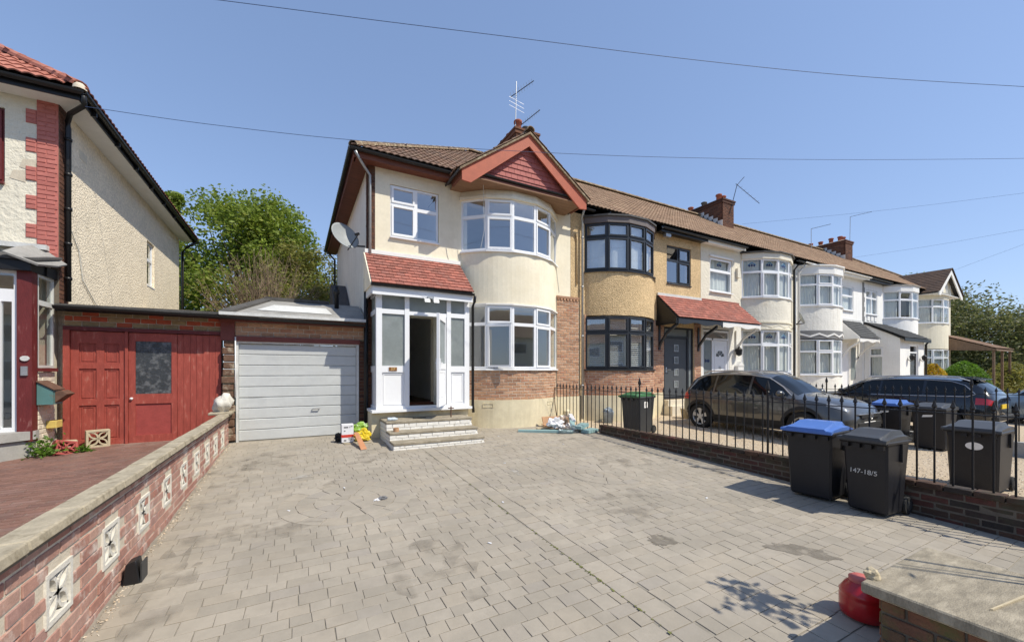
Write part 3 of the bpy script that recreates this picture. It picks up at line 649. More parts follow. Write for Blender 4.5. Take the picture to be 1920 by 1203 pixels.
# porch: joined to the house
mb=MB(); mb.box(1.42,3.62,8.90,9.54,-.1,.545); mb.build('porch_plinth',M['cream_low'],H1)
mb=MB(); mb.box(1.40,3.66,8.74,9.5,.545,.60); mb.build('porch_sill',M['upvc'],H1)
PY=8.82
fr=MB(); fr.M=TR(0,PY,0)
def P_(x0,x1,z0,z1,y0=0,y1=.07): fr.box(x0,x1,y0,y1,z0,z1)
P_(1.50,1.62,.60,3.18,0,.12); P_(3.50,3.62,.60,3.18,0,.12); P_(1.62,3.50,3.06,3.18)
P_(2.10,2.20,.60,3.06,-.01,.08); P_(3.06,3.16,.60,3.06,-.01,.08); P_(2.20,3.06,2.66,2.74); P_(2.20,3.06,.60,.66)
for a,b in ((1.62,2.10),(3.16,3.50)):
    P_(a,b,2.66,2.76); P_(a,b,1.40,1.54); P_(a,b,.60,.67)
fr.box(1.50,1.56,.12,.72,.60,.67); fr.box(1.50,1.56,.12,.72,1.40,1.54); fr.box(1.50,1.56,.12,.72,2.66,2.76); fr.box(1.50,1.56,.12,.72,3.06,3.18); fr.box(3.56,3.62,.12,.72,.60,3.18)
PF=fr.build('porch_frame',M['upvc'],H1)
for a,b in ((1.62,2.10),(3.16,3.50)):
    mb=MB(); mb.M=TR(0,PY,0); mb.box(a,b,.035,.05,.67,1.40); ring(mb,a+.03,b-.03,.70,1.37,.018,.022,.04); mb.build('porch_panel',M['upvc'],H1)
    for z0,z1 in ((1.54,2.66),(2.76,3.06)): mb=MB(); mb.M=TR(0,PY,0); mb.box(a,b,.03,.04,z0,z1); mb.build('pane',M['gl_frost'],PF)
mb=MB(); mb.M=TR(0,PY,0); mb.box(2.20,3.06,.03,.04,2.74,3.06); mb.build('pane',M['gl_frost'],PF)
for z0,z1 in ((1.54,2.66),(2.76,3.06)): mb=MB(); mb.box(1.525,1.535,PY+.12,PY+.72,z0,z1); mb.build('pane',M['gl_frost'],PF)
mb=MB(); mb.box(1.525,1.54,PY+.12,PY+.72,.67,1.40); mb.build('porch_panel',M['upvc'],H1)
mb=MB(); mb.box(1.50,3.62,PY+.02,9.54,3.18,3.22); mb.build('porch_ceiling',M['upvc'],H1)
mb=MB(); mb.box(1.40,3.64,8.66,8.70,3.03,3.20); mb.box(1.40,3.64,8.70,PY+.01,3.13,3.16); mb.box(1.38,1.42,8.70,9.5,3.05,3.22); mb.build('porch_fascia',M['upvc'],H1)
gutter(H1,[(1.36,8.62,3.24),(3.66,8.62,3.22)],.045)
v=Vector((0,9.55-8.58,4.10-3.24)); LP=v.length
tile_slope(H1,(1.37,8.58,3.24),(1,0,0),v,2.27,LP,.165,.135,'tile_red','plain',name='porch_tile')
mb=MB(); mb.prism([(1.38,8.62,3.22),(1.38,9.54,3.22),(1.38,9.54,4.08),(1.38,8.62,3.24)],(2.24,0,0)); mb.build('porch_roof_core',M['felt'],H1)
mb=MB(); mb.prism([(1.345,8.62,3.20),(1.345,9.54,3.20),(1.345,9.54,4.12),(1.345,8.62,3.28)],(.03,0,0)); mb.build('porch_cheek',M['cream'],H1)
mb=MB(); mb.box(1.37,3.66,9.50,9.548,4.10,4.19); mb.build('roof_flashing',M['white'],H1)
# open door leaf
D=TR(3.06,PY+.03,.67,rad(180+61)); dl=MB(); dl.M=D
dl.box(0,.09,-.055,0,0,1.98); dl.box(.76,.85,-.055,0,0,1.98); dl.box(.09,.76,-.055,0,0,.14); dl.box(.09,.76,-.055,0,1.85,1.98); dl.box(.09,.76,-.055,0,.80,.92)
DL=dl.build('porch_door',M['upvc'],H1)
mb=MB(); mb.M=D; mb.box(.09,.76,-.035,-.02,.14,.80); ring(mb,.14,.71,.19,.75,.02,-.045,-.012); mb.build('door_panel',M['upvc'],DL)
mb=MB(); mb.M=D; mb.box(.09,.76,-.033,-.024,.92,1.85); mb.build('pane',M['gl_frost'],DL)
mb=MB(); mb.M=D; mb.box(.785,.82,-.075,.02,.78,1.02); mb.tube([(.80,-.09,.93),(.68,-.10,.93)],.011); mb.tube([(.80,.03,.93),(.68,.04,.93)],.011); mb.build('door_handle',M['upvc'],DL)
# house number plate on the porch rail, number 317
mb=MB(); mb.box(1.76,1.93,PY-.012,PY-.001,1.43,1.51); NP=mb.build('letter_plate',M['brass'],H1)
text('3|7',.075,TR(1.845,PY-.014,1.47),'gold',NP,'number')
# inner front door threshold seen through the porch
mb=MB(); mb.box(2.05,2.98,9.56,9.80,.585,.67); mb.build('inner_threshold',M['brownwood'],H1)
mb=MB(); mb.box(2.2,2.95,9.50,9.548,.50,.59); mb.build('white_step_edge',M['white'],H1)
# handrail stump, downpipe of porch, cables
pipe(H1,[(3.69,8.64,3.18),(3.70,8.70,3.05),(3.70,8.80,2.95),(3.70,8.80,.62),(3.74,8.86,.45)],.034)
pipe(H1,[(1.385,9.46,3.5),(1.385,9.46,.05)],.045)
for pts in ([(4.02,8.9,5.96),(4.05,8.96,5.75),(4.08,8.98,4.9),(4.02,9.06,4.45)],[(6.55,9.54,5.9),(6.62,9.54,5.2),(6.58,9.54,4.6),(6.72,9.54,3.7)],[(3.30,9.54,4.5),(3.33,9.54,4.3),(3.40,9.54,4.12)]):
    mb=MB(); mb.tube(pts,.006,5); mb.build('cable',M['greyframe'],H1)
for x in (4.22,6.05):
    t=math.asin((x-5.15)/1.85); mb=MB(); mb.M=TR(x,cy-1.853*math.cos(t),.52,t); ring(mb,-.13,.13,0,.10,.012,-.004,.02); 
    for k in range(5): mb.box(-.1+k*.045,-.085+k*.045,.005,.015,.012,.088)
    mb.build('air_brick',M['cream_low'],H1)
# chimney behind the gable
def chimney(name,label,x0,x1,y0,y1,zb,zt,pots,mk='brick_brown',group=None):
    C=thing(name,label,'chimney',((x0+x1)/2,(y0+y1)/2,zb),group)
    brick_run(C,x0,y0,x1-x0,0,zb,zt-.22,mk,'mortar_dark',join=True); brick_run(C,x0,y1,y1-y0,rad(-90),zb,zt-.22,mk,'mortar_dark',join=True,depth=.1)
    mb=MB(); mb.box(x0+.1,x1-.02,y0+.1,y1-.02,zb,zt-.22); mb.build('stack_core',M['brick_brown'],C)
    mb=MB(); mb.box(x0-.04,x1+.04,y0-.04,y1+.04,zt-.22,zt-.10); mb.box(x0-.07,x1+.07,y0-.07,y1+.07,zt-.10,zt-.03); mb.build('oversailing_course',M['brick_brown'],C)
    mb=MB(); mb.hexa([(x0,y0,zt-.03),(x1,y0,zt-.03),(x1,y1,zt-.03),(x0,y1,zt-.03)],[(x0+.12,y0+.12,zt+.04),(x1-.12,y0+.12,zt+.04),(x1-.12,y1-.12,zt+.04),(x0+.12,y1-.12,zt+.04)]); mb.build('flaunching',M['mortar'],C)
    for px,py,h,m in pots:
        mb=MB(); mb.lathe([(.125,0),(.115,h*.75),(.15,h*.78),(.15,h*.95),(.13,h),(.10,h),(.09,h*.4)],14,(px,py,zt),cap=False); mb.build('chimney_pot',M[m],C,smooth=True)
    mb=MB(); 
    for k in range(5):
        yy=y0+(y1-y0)*.5*k/5; mb.box(x0-.02,x0-.003,yy,yy+(y1-y0)*.1+.06,max(zb,rz_(yy))-.05,rz_(yy+(y1-y0)*.1)+.16)
    mb.box(x0-.02,x1+.02,y0-.025,y0-.003,zb-.1,zb+.12); mb.build('lead_flashing',M['silver'],C)
    return C
chimney('chimney_stack','brown brick chimney with round pots rising behind the red gable','x',0,0,0,0,0,[]) if False else None
C1=chimney('chimney_stack','brown brick chimney with clay pots and aerials rising behind the red gable',6.75,7.65,12.2,14.4,8.1,9.95,[(7.0,12.5,.42,'pot'),(7.35,12.55,.30,'lead'),(7.0,13.1,.24,'pot'),(7.0,13.6,.24,'lead'),(7.3,14.0,.22,'pot')])
# ---------------------------------------------------------------- the terrace
def roof_part(Hs,x0,x1,keep=None,mk='tile_terrace',rx0=None,rx1=None):
    tile_slope(Hs,(x0,EY-.02,EZ-.03),(1,0,0),sl,x1-x0,LEN,.30,.30,mk,'roll',keep,join=True,stagger=False)
    mb=MB(); mb.add([(x0,9.2,EZ-.04),(x1,9.2,EZ-.04),(rx1 or x1,RY,rz_(RY)-.04),(x0,RY,rz_(RY)-.04)],[(0,1,2,3)]); mb.add([(x0,RY,rz_(RY)-.04),(rx1 or x1,RY,rz_(RY)-.04),(x1,18,EZ-.04),(x0,18,EZ-.04)],[(0,1,2,3)])
    mb.build('roof_deck',M['felt'],Hs,fix=False)
def eaves(Hs,x0,x1,gm='black',fm='black'):
    mb=MB(); mb.box(x0,x1,9.24,9.265,6.03,6.21); mb.build('fascia',M[fm],Hs)
    mb=MB(); mb.box(x0,x1,9.265,9.54,6.07,6.09); mb.build('soffit',M[fm],Hs)
    gutter(Hs,[(x0,9.18,6.16),(x1,9.18,6.15)],.055,gm)
def body(Hs,x0,x1,wins,upm,lowm=None,zs=3.15):
    mb=MB(); mb.M=TR(0,W,0); wall_holes(mb,x0,x1,zs,6.12,[w for w in wins if w[3]>zs]); mb.build('upper_wall',M[upm],Hs)
    mb=MB(); mb.M=TR(0,W,0); wall_holes(mb,x0,x1,-.1,zs,[w for w in wins if w[3]<=zs]); mb.build('lower_wall',M[lowm or upm],Hs)
    mb=MB(); mb.box(x0,x1,17.05,17.3,-.1,6.12); mb.build('back_wall',M['flank'],Hs)
def bay(Hs,xc,Rr,zu,zl,spm,lowm,fm,gm,cur=None,headm=None,roofm='lead',layu=None,layl=None,labels=None,leaded=False,brick=False,curl=None,head_out=.10):
    cy,hh,BP=bay_pts(xc,W,Rr)
    mb=MB(); mb.arc(xc,cy,Rr-.12,Rr,-hh,hh,zl[1]+.04,zu[0]-.05,24); mb.build('bay_spandrel',M[spm],Hs)
    if brick: brick_arc(Hs,xc,cy,Rr-.005,-hh,hh,.70,zl[0]-.06,'brick'); mb=MB(); mb.arc(xc,cy,Rr-.1,Rr+.03,-hh,hh,-.2,.70,24); mb.build('bay_plinth',M['cream_low'],Hs)
    else: mb=MB(); mb.arc(xc,cy,Rr-.12,Rr,-hh,hh,-.25,zl[0]-.055,24); mb.build('bay_base',M[lowm],Hs)
    mb=MB(); bay_slab(mb,BP,zu[1],6.02,head_out*.5,W,xc,cy); mb.build('bay_head',M[headm or fm],Hs)
    mb=MB(); bay_slab(mb,BP,6.02,6.07,head_out,W,xc,cy)
    P=[]
    for x,y in BP:
        d=Vector((x-xc,y-cy)).normalized(); P.append((x+d.x*head_out*.9,y+d.y*head_out*.9))
    n=len(P); top=[(xc+(x-xc)*.75,min(W,y+.45),6.19) for x,y in P]
    for i in range(n-1): mb.add([(P[i][0],P[i][1],6.07),(P[i+1][0],P[i+1][1],6.07),top[i+1],top[i]],[(0,1,2,3)])
    mb.add(top,[tuple(range(n))]); mb.build('bay_roof',M[roofm],Hs)
    mb=MB(); bay_slab(mb,[(x,y+.12) for x,y in BP],zl[1]+.06,zl[1]+.2,-.1,W+.2,xc,cy); mb.build('bay_floor',M['room'],Hs)
    window(Hs,bay_facets(BP,zu[0],zu[1],layu or LAY_BAY(.66)),fm,gm,.07,'bay_window',cur=cur,leaded=leaded)
    Wl=window(Hs,bay_facets(BP,zl[0],zl[1],layl or LAY_BAY(.66)),fm,gm,.07,'bay_window',cur=curl if curl is not None else cur,leaded=leaded)
    return cy,hh,BP,Wl
def zigzag(Hs,xc,cy,r,hh,z0,z1,m,name='zigzag_moulding',n=5,w=.07):
    mb=MB(); pts=[]
    for i in range(2*n+1):
        t=-hh*.96+2*hh*.96*i/(2*n); z=z0 if i%2 else z1
        pts.append((xc+r*math.sin(t),cy-r*math.cos(t),z))
    for a,b in zip(pts,pts[1:]):
        a,b=Vector(a),Vector(b); mb.hexa([a,b,b+Vector((0,.03,0)),a+Vector((0,.03,0))],[a+Vector((0,0,w)),b+Vector((0,0,w)),b+Vector((0,.03,w)),a+Vector((0,.03,w))])
    mb.build(name,M[m],Hs)
def canopy(Hs,x0,x1,zt,zb,y,mk,bm,gauge=.14,brackets=(),join=False,scallop=True,undermat='felt',trimm=None):
    v=Vector((0,W-y,zt-zb)); tile_slope(Hs,(x0,y,zb),(1,0,0),v,x1-x0,v.length,.165,gauge,mk,'plain',name='canopy_tile',join=join)
    mb=MB(); mb.prism([(x0+.01,y+.03,zb-.02),(x0+.01,W-.01,zt-.03),(x0+.01,W-.01,zt-.12),(x0+.01,y+.03,zb-.06)],(x1-x0-.02,0,0)); mb.build('canopy_deck',M[undermat],Hs)
    mb=MB(); n=28; P=[]
    for i in range(n+1):
        f=i/n; P.append((x0+(x1-x0)*f,y+.02,zb-.17-(.035*math.sin(f*math.pi*2*2) if scallop else 0)-(.05 if i in(0,n) else 0)))
    P+=[(x1,y+.02,zb-.02),(x0,y+.02,zb-.02)]
    for i in range(n): mb.prism([P[i],P[i+1],(P[i+1][0],y+.02,zb-.02),(P[i][0],y+.02,zb-.02)],(0,.03,0))
    mb.build('valance_board',M[bm],Hs)
    for bx in brackets:
        mb=MB(); pts=[(bx,W-.01,zb-.95),(bx,W-.12,zb-.75),(bx,W-.35,zb-.45),(bx,y+.12,zb-.2)]
        for a,b in zip(pts,pts[1:]):
            a,b=Vector(a),Vector(b); mb.hexa([a+Vector((-.04,0,-.04)),a+Vector((.04,0,-.04)),b+Vector((.04,0,-.04)),b+Vector((-.04,0,-.04))],[a+Vector((-.04,0,.06)),a+Vector((.04,0,.06)),b+Vector((.04,0,.06)),b+Vector((-.04,0,.06))])
        mb.box(bx-.04,bx+.04,W-.06,W-.005,zb-1.0,zb-.15); mb.build('canopy_bracket',M[bm],Hs)
    mb=MB(); mb.box(x0,x1,W-.05,W-.003,zt-.02,zt+.07); mb.build('flashing',M[trimm or 'silver'],Hs)

# --- tan pebbledash house with anthracite frames
H2=thing('pebbledash_house','tan pebbledash terraced house with dark grey frames and brick ground floor','house',(10.05,W,0))
body(H2,7.13,12.975,[(7.85,10.35,4.43,5.85),(7.85,10.35,1.50,3.05),(11.20,12.44,4.46,5.76),(11.06,12.58,.45,2.95)],'pebble_tan','pebble_tan')
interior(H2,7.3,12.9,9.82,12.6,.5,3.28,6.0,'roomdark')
shut=[[(0,1,0,.70,'side'),(0,1,.70,1,'top')]]*4+[[(0,1,0,.70,'fix'),(0,1,.70,1,'fix')]]
cy2,hh2,BP2,WL=bay(H2,9.10,1.82,(4.43,5.84),(1.50,3.05),'pebble_tan','brick','anthracite','gl',cur={'m':'curtain','waves':2,'y':.12,'skip':(4,)},headm='headgrey',brick=True,layu=shut,layl=shut,curl={'skip':(0,1,2,3,4)})
for i,(T,w,h,c) in enumerate(bay_facets(BP2,1.50,3.05,shut)):                       # plantation shutters
    s=MB(); s.M=T
    for z in range(24):
        zz=.08+z*.06
        if zz<h-.08 and abs(zz-h*.70)>.07: s.hexa([(.09,.10,zz),(w-.09,.10,zz),(w-.09,.14,zz+.03),(.09,.14,zz+.03)],[(.09,.105,zz+.008),(w-.09,.105,zz+.008),(w-.09,.145,zz+.038),(.09,.145,zz+.038)])
    s.box(.04,.09,.095,.125,.03,h-.03); s.box(w-.09,w-.04,.095,.125,.03,h-.03); tag(s.build('shutter_slats',M['white'],WL),kind='stuff')
window(H2,[(TR(11.205,W+.04,4.47),1.23,1.28,[(0,.5,0,.62,'fix'),(.5,1,0,.62,'side'),(0,.5,.62,1,'top',24),(.5,1,.62,1,'top')])],'anthracite','gl',.08)
brick_run(H2,7.62,W-.02,.09,0,.70,3.13,'brick','mortar',join=True)
brick_run(H2,10.52,W-.02,.52,0,.70,3.13,'brick','mortar'); brick_run(H2,12.60,W-.02,.37,0,.70,3.13,'brick','mortar')
for a,b in ((10.52,11.04),(7.43,7.70)): mb=MB(); mb.box(a,b,W-.03,W-.002,-.15,.70); mb.build('plinth',M['cream_low'],H2)
eaves(H2,10.6,12.97); roof_part(H2,7.3,12.975,lambda p:p.z>GA+.02-.71*abs(p.x-GX)); ridge_run(H2,(7.3,RY,rz_(RY)+.07),(12.97,RY,rz_(RY)+.07))
gutter(H2,[(7.05,9.15,6.14),(7.70,9.15,6.12)],.05)
pipe(H2,[(7.32,9.16,6.08),(7.42,9.40,5.95),(7.50,9.47,5.85),(7.50,9.47,.0)],.034,'zinc',clips=4)
pipe(H2,[(7.30,9.50,5.5),(7.34,9.52,5.3),(7.34,9.52,4.0)],.028,'pebble_tan','boxed_cable')
# front door, four square lights
mb=MB(); mb.M=TR(11.06,W+.02,.45); ring(mb,0,1.52,0,2.50,.07,0,.1); mb.box(1.22,1.30,0,.1,.07,2.43); mb.box(.07,1.22,0,.1,2.12,2.19); FD=mb.build('door_frame',M['anthracite'],H2)
for a,b,c,d in ((1.30,1.45,.07,2.43),(.07,1.22,2.19,2.43)): mb=MB(); mb.M=TR(11.06,W+.05,.45); mb.box(a,b,0,.01,c,d); mb.build('side_light',M['gl_frost'],FD)
mb=MB(); mb.M=TR(11.06,W+.05,.45); mb.box(.08,1.21,0,.05,.08,2.11); DR=mb.build('front_door',M['anthracite'],H2)
M['door_grey']=mat('dark_grey_door',(.075,.082,.09),.5,.05,3); DR.data.materials[0]=M['door_grey']
for i in range(4):
    z=.42+i*.42; mb=MB(); mb.M=TR(11.06,W+.045,.45); mb.box(.58,.74,0,.01,z,z+.19); mb.build('door_light',M['gl_frost'],DR)
    mb=MB(); mb.M=TR(11.06,W+.045,.45); ring(mb,.55,.77,z-.03,z+.22,.03,-.012,.008); mb.build('light_trim',M['zinc'],DR)
mb=MB(); mb.tube([(11.22,W+.02,1.47),(11.24,W-.02,1.47),(11.38,W-.02,1.47)],.012); mb.box(11.19,11.25,W+.035,W+.05,1.36,1.56); mb.build('door_handle',M['alu'],DR)
mb=MB(); mb.box(11.0,12.65,9.15,9.53,-.1,.25); mb.box(11.05,12.6,9.35,9.53,.25,.44); mb.build('door_step',M['brick_cream'],H2)
canopy(H2,10.72,12.97,4.0,3.14,8.66,'tile_red','anthracite',brackets=(10.80,12.80),undermat='felt')
mb=MB(); mb.box(10.64,10.72,8.70,9.54,2.95,3.12); mb.prism([(10.70,8.70,3.12),(10.70,9.54,3.12),(10.70,9.54,3.95)],(.03,0,0)); mb.build('canopy_cheek',M['black'],H2)
mb=MB(); mb.M=TR(10.98,9.50,5.98); mb.box(-.12,.12,-.22,-.10,-.06,.06); mb.tube([(0,0,0),(0,-.12,0)],.02); mb.build('floodlight',M['zinc'],H2)

# --- white house with leaded flower lights
H3=thing('white_plaster_house','white plastered terraced house with blue flower motifs in its leaded windows','house',(16.1,W,0))
body(H3,12.985,19.27,[(15.6,18.4,4.32,5.80),(15.6,18.4,1.36,3.02),(13.50,14.80,4.40,5.66),(13.10,14.66,.45,3.0)],'cream_plaster','white_render')
interior(H3,13.1,19.2,9.82,12.6,.5,3.28,6.0,'room')
op=LAY_BAY(.66); op[1]=[(0,1,0,.66,'side'),(0,1,.66,1,'top',14)]
cy3,hh3,BP3,_=bay(H3,17.0,1.95,(4.32,5.80),(1.36,3.02),'old_white','white_render','upvc','gl_net',cur={'waves':5},headm='old_white',roofm='felt',layu=op,layl=op,leaded=True,head_out=.14)
mb=MB(); mb.arc(17.0,cy3,1.93,1.985,-hh3,hh3,3.30,3.36,24); mb.arc(17.0,cy3,1.93,1.985,-hh3,hh3,3.03,3.08,24); mb.build('string_course',M['ivory'],H3); zigzag(H3,17.0,cy3,1.965,hh3,3.11,3.22,'ivory',w=.04)
window(H3,[(TR(13.505,W+.02,4.41),1.28,1.24,[(0,1,0,.62,'fix'),(0,1,.62,1,'top',12)])],'upvc','gl_net',.10,cur={'waves':6},leaded=True)
mb=MB(); mb.M=TR(13.505,W-.02,5.67); mb.box(-.06,1.34,-.04,.015,0,.06); mb.build('window_hood',M['white'],H3)
eaves(H3,12.98,15.2,'black','white'); roof_part(H3,12.98,19.275); ridge_run(H3,(12.98,RY,rz_(RY)+.07),(19.27,RY,rz_(RY)+.07))
gutter(H3,[(18.7,9.15,6.12),(19.27,9.15,6.11)],.05)
pipe(H3,[(18.98,9.2,6.05),(19.05,9.46,5.8),(19.05,9.46,-.1)],.04)
mb=MB(); mb.box(15.05,15.22,W-.09,W-.003,5.05,5.40); mb.build('alarm_box',M['cream_plaster'],H3)
mb=MB(); mb.M=TR(13.10,W+.02,.45); ring(mb,0,1.56,0,2.5,.07,0,.1); mb.box(.55,.62,0,.1,.07,2.2); mb.box(.07,1.49,0,.1,2.13,2.2); FD=mb.build('door_frame',M['upvc'],H3)
mb=MB(); mb.M=TR(13.10,W+.05,.45); mb.box(.07,.55,0,.01,.75,2.13); mb.build('side_light',M['gl_frost'],FD)
mb=MB(); mb.M=TR(13.10,W+.045,.45); cx,cz=.31,1.35
for dx in (-.09,0,.09): mb.prism([(cx+dx,0,cz-.07),(cx+dx+.05,0,cz),(cx+dx,0,cz+.08),(cx+dx-.05,0,cz)],(0,.004,0))
mb.build('flower_motif',M['navy'],FD)
mb=MB(); mb.M=TR(13.10,W+.05,.45); mb.box(.07,.55,0,.03,.07,.75); mb.build('door_side_panel',M['upvc'],FD)
mb=MB(); mb.M=TR(13.10,W+.05,.45); mb.box(.07,1.49,0,.01,2.2,2.43); mb.build('fanlight',M['gl_dark'],FD)
mb=MB(); mb.M=TR(13.10,W+.045,.45); mb.box(.63,1.48,0,.05,.08,2.12); ring(mb,.73,1.38,.2,1.95,.03,-.012,.0); DR=mb.build('front_door',M['upvc'],H3)
for k in range(4):
    a0=rad(8+k*43); a1=rad(8+k*43+36); c=(1.055,1.50)
    P=[(c[0]+.08*math.cos(a0),-.004,c[1]+.08*math.sin(a0)),(c[0]+.24*math.cos(a0),-.004,c[1]+.24*math.sin(a0)),(c[0]+.25*math.cos((a0+a1)/2),-.004,c[1]+.25*math.sin((a0+a1)/2)),(c[0]+.24*math.cos(a1),-.004,c[1]+.24*math.sin(a1)),(c[0]+.08*math.cos(a1),-.004,c[1]+.08*math.sin(a1))]
    mb=MB(); mb.M=TR(13.10,W+.045,.45); mb.prism(P,(0,.003,0)); mb.build('fan_light',M['gl_pattern'],DR)
text('86',.16,TR(14.15,W+.038,1.55),'zinc',DR,'number')
canopy(H3,12.98,15.2,4.0,3.14,8.66,'tile_red','white',brackets=(15.05,),trimm='tile_red')
mb=MB(); mb.box(15.0,15.35,W-.14,W-.003,1.30,1.62); mb.prism([(14.98,W-.16,1.62),(15.37,W-.16,1.62),(15.175,W-.16,1.80)],(0,.155,0)); mb.build('letter_box',M['white'],H3)
mb=MB(); mb.lathe([(.02,0),(.10,.05),(.12,.25),(.05,.32),(.02,.38)],10,(15.05,W-.14,2.0)); mb.tube([(15.05,W-.01,2.45),(15.05,W-.14,2.42),(15.05,W-.14,2.37)],.012); mb.build('wall_lantern',M['black'],H3)

# --- white house with grey zigzag band
H4=thing('zigzag_band_house','bright white terraced house with grey zigzag band below its upper bay','house',(22.5,W,0))
body(H4,19.285,25.69,[(19.9,22.5,4.32,5.68),(19.9,22.5,1.28,2.80),(23.53,24.72,4.44,5.64),(23.35,24.3,.45,2.85)],'white_smooth','white_render')
interior(H4,19.4,25.6,9.82,12.6,.5,3.2,6.0,'room')
cy4,hh4,BP4,_=bay(H4,21.2,2.05,(4.32,5.68),(1.28,2.80),'white_render','white_render','upvc','gl_net',cur={'waves':6},headm='white',roofm='white',head_out=.12)
M['grey_paint']=mat('grey_paint',(.20,.20,.20),.8,.1,5)
mb=MB(); mb.arc(21.2,cy4,2.0,2.075,-hh4,hh4,2.84,3.20,24); mb.build('painted_band',M['grey_paint'],H4); zigzag(H4,21.2,cy4,2.10,hh4,2.90,3.02,'white')
window(H4,[(TR(23.535,W+.02,4.45),1.17,1.18,[(0,1,0,.60,'fix'),(0,1,.60,1,'fix')])],'upvc','gl_net',.10,cur={'waves':6})
eaves(H4,22.9,25.68,'white','white'); roof_part(H4,19.28,25.695); ridge_run(H4,(19.28,RY,rz_(RY)+.07),(25.69,RY,rz_(RY)+.07))
gutter(H4,[(19.3,9.15,6.13),(20.2,9.15,6.12)],.05,'white')
pipe(H4,[(19.45,9.2,6.05),(19.42,9.46,5.7),(19.42,9.46,-.1)],.05,'white')
canopy(H4,23.3,25.4,3.92,3.0,8.72,'tile_slate','white',brackets=(23.5,25.2),join=True,undermat='white')
mb=MB(); mb.prism([(23.24,8.74,2.95),(23.24,9.54,2.95),(23.24,9.54,3.9),(23.24,8.74,3.02)],(.05,0,0)); mb.build('canopy_cheek',M['white'],H4)
mb=MB(); mb.M=TR(23.35,W+.03,.45); ring(mb,0,.95,0,2.4,.06,0,.08); mb.box(.06,.89,.02,.06,.06,2.34); mb.build('front_door',M['upvc'],H4)
mb=MB(); mb.M=TR(24.45,W-.03,1.0); ring(mb,0,.45,0,1.6,.05,0,.02); mb.box(.05,.40,.005,.015,.05,1.55); mb.build('side_light',M['gl_frost'],H4)

# --- white house with long lean-to porch
H5=thing('porch_extension_house','white terraced house with lean-to porch extension and black glazed front door','house',(29.3,W,0))
body(H5,25.70,32.98,[(28.4,31.2,4.30,5.72),(28.4,31.2,1.28,2.75),(26.12,27.42,4.40,5.67)],'white_smooth','white_smooth')
interior(H5,25.8,32.9,9.82,12.6,.5,3.2,6.0,'room')
op5=LAY_BAY(.68); op5[1]=[(0,1,0,.68,'fix'),(0,1,.68,1,'top',16)]
bay(H5,29.8,2.1,(4.30,5.72),(1.28,2.75),'white_smooth','white_smooth','upvc','gl_net',cur={'waves':4,'skip':(1,3)},headm='white',roofm='feltgrey',layu=op5,head_out=.10)
window(H5,[(TR(26.13,W+.02,4.41),1.28,1.24,[(0,.5,0,.68,'fix'),(.5,1,0,.68,'fix'),(0,.5,.68,1,'top',20),(.5,1,.68,1,'fix')])],'upvc','gl_net',.10,cur={'waves':4})
for z in range(8): mb=MB(); mb.box(25.70,25.86 if z%2 else 25.93,W-.02,W-.002,4.0+z*.25,4.0+z*.25+.24); mb.build('quoin',M['grey_paint'],H5)
for k in range(3): mb=MB(); mb.box(26.2+k*.42,26.5+k*.42,W-.03,W-.002,4.05,4.3); mb.build('sill_bracket',M['white'],H5)
eaves(H5,25.70,28.2,'black','black'); roof_part(H5,25.70,32.985); ridge_run(H5,(25.70,RY,rz_(RY)+.07),(32.98,RY,rz_(RY)+.07))
mb=MB(); mb.M=TR(0,8.15,0); wall_holes(mb,25.9,28.9,-.2,2.98,[(27.1,28.15,.35,2.75)],.2); mb.build('porch_front',M['white_smooth'],H5)
mb=MB(); mb.M=TR(25.9,9.54,0,rad(-90)); wall_holes(mb,0,1.19,-.2,2.98,[(.2,.75,1.15,2.62)],.2); mb.build('porch_side_wall',M['white_smooth'],H5)
mb=MB(); mb.prism([(25.9,8.15,2.98),(25.9,9.54,2.98),(25.9,9.54,3.9),(25.9,8.15,3.02)],(.2,0,0)); mb.build('porch_gable_wall',M['white_smooth'],H5)
mb=MB(); mb.box(28.7,28.9,8.35,9.54,-.2,2.98); mb.build('porch_far_wall',M['white_smooth'],H5)
window(H5,[(TR(25.905,9.34,1.16,rad(-90)),.55,1.45,[(0,1,0,.70,'fix'),(0,1,.70,1,'top')])],'upvc','gl_net',.05,cur={'waves':3})
v=Vector((0,9.54-7.95,3.95-3.05)); tile_slope(H5,(25.8,7.95,3.05),(1,0,0),v,3.3,v.length,.2,.16,'tile_slate','plain',join=True,name='porch_tile')
mb=MB(); mb.prism([(25.82,7.97,3.03),(25.82,9.54,3.93),(25.82,9.54,3.85),(25.82,7.97,2.95)],(3.26,0,0)); mb.build('porch_deck',M['black'],H5)
mb=MB(); mb.box(25.8,29.1,7.93,7.97,2.88,3.04); mb.build('porch_fascia',M['black'],H5)
mb=MB(); mb.M=TR(27.1,8.2,.35); ring(mb,0,1.05,0,2.4,.07,0,.08); mb.box(.07,.98,0,.08,1.98,2.05); DFr=mb.build('door_frame',M['upvc'],H5)
mb=MB(); mb.M=TR(27.17,8.22,.42); ring(mb,0,.91,0,1.9,.11,0,.05); mb.box(.11,.80,0,.05,.11,.5); DR=mb.build('front_door',M['black'],H5)
mb=MB(); mb.M=TR(27.17,8.24,.42); mb.box(.11,.80,0,.01,.5,1.79); mb.build('pane',M['gl_pattern'],DR)
for x in (26.85,28.4):
    mb=MB(); mb.lathe([(.03,0),(.09,.06),(.11,.22),(.03,.30)],8,(x,8.0,1.95)); mb.tube([(x,8.14,2.0),(x,8.05,1.9),(x,8.0,1.95)],.015); mb.build('wall_lantern',M['black'],H5)
pipe(H5,[(29.0,8.0,2.95),(28.98,8.1,2.8),(28.98,8.1,-.1)],.05)

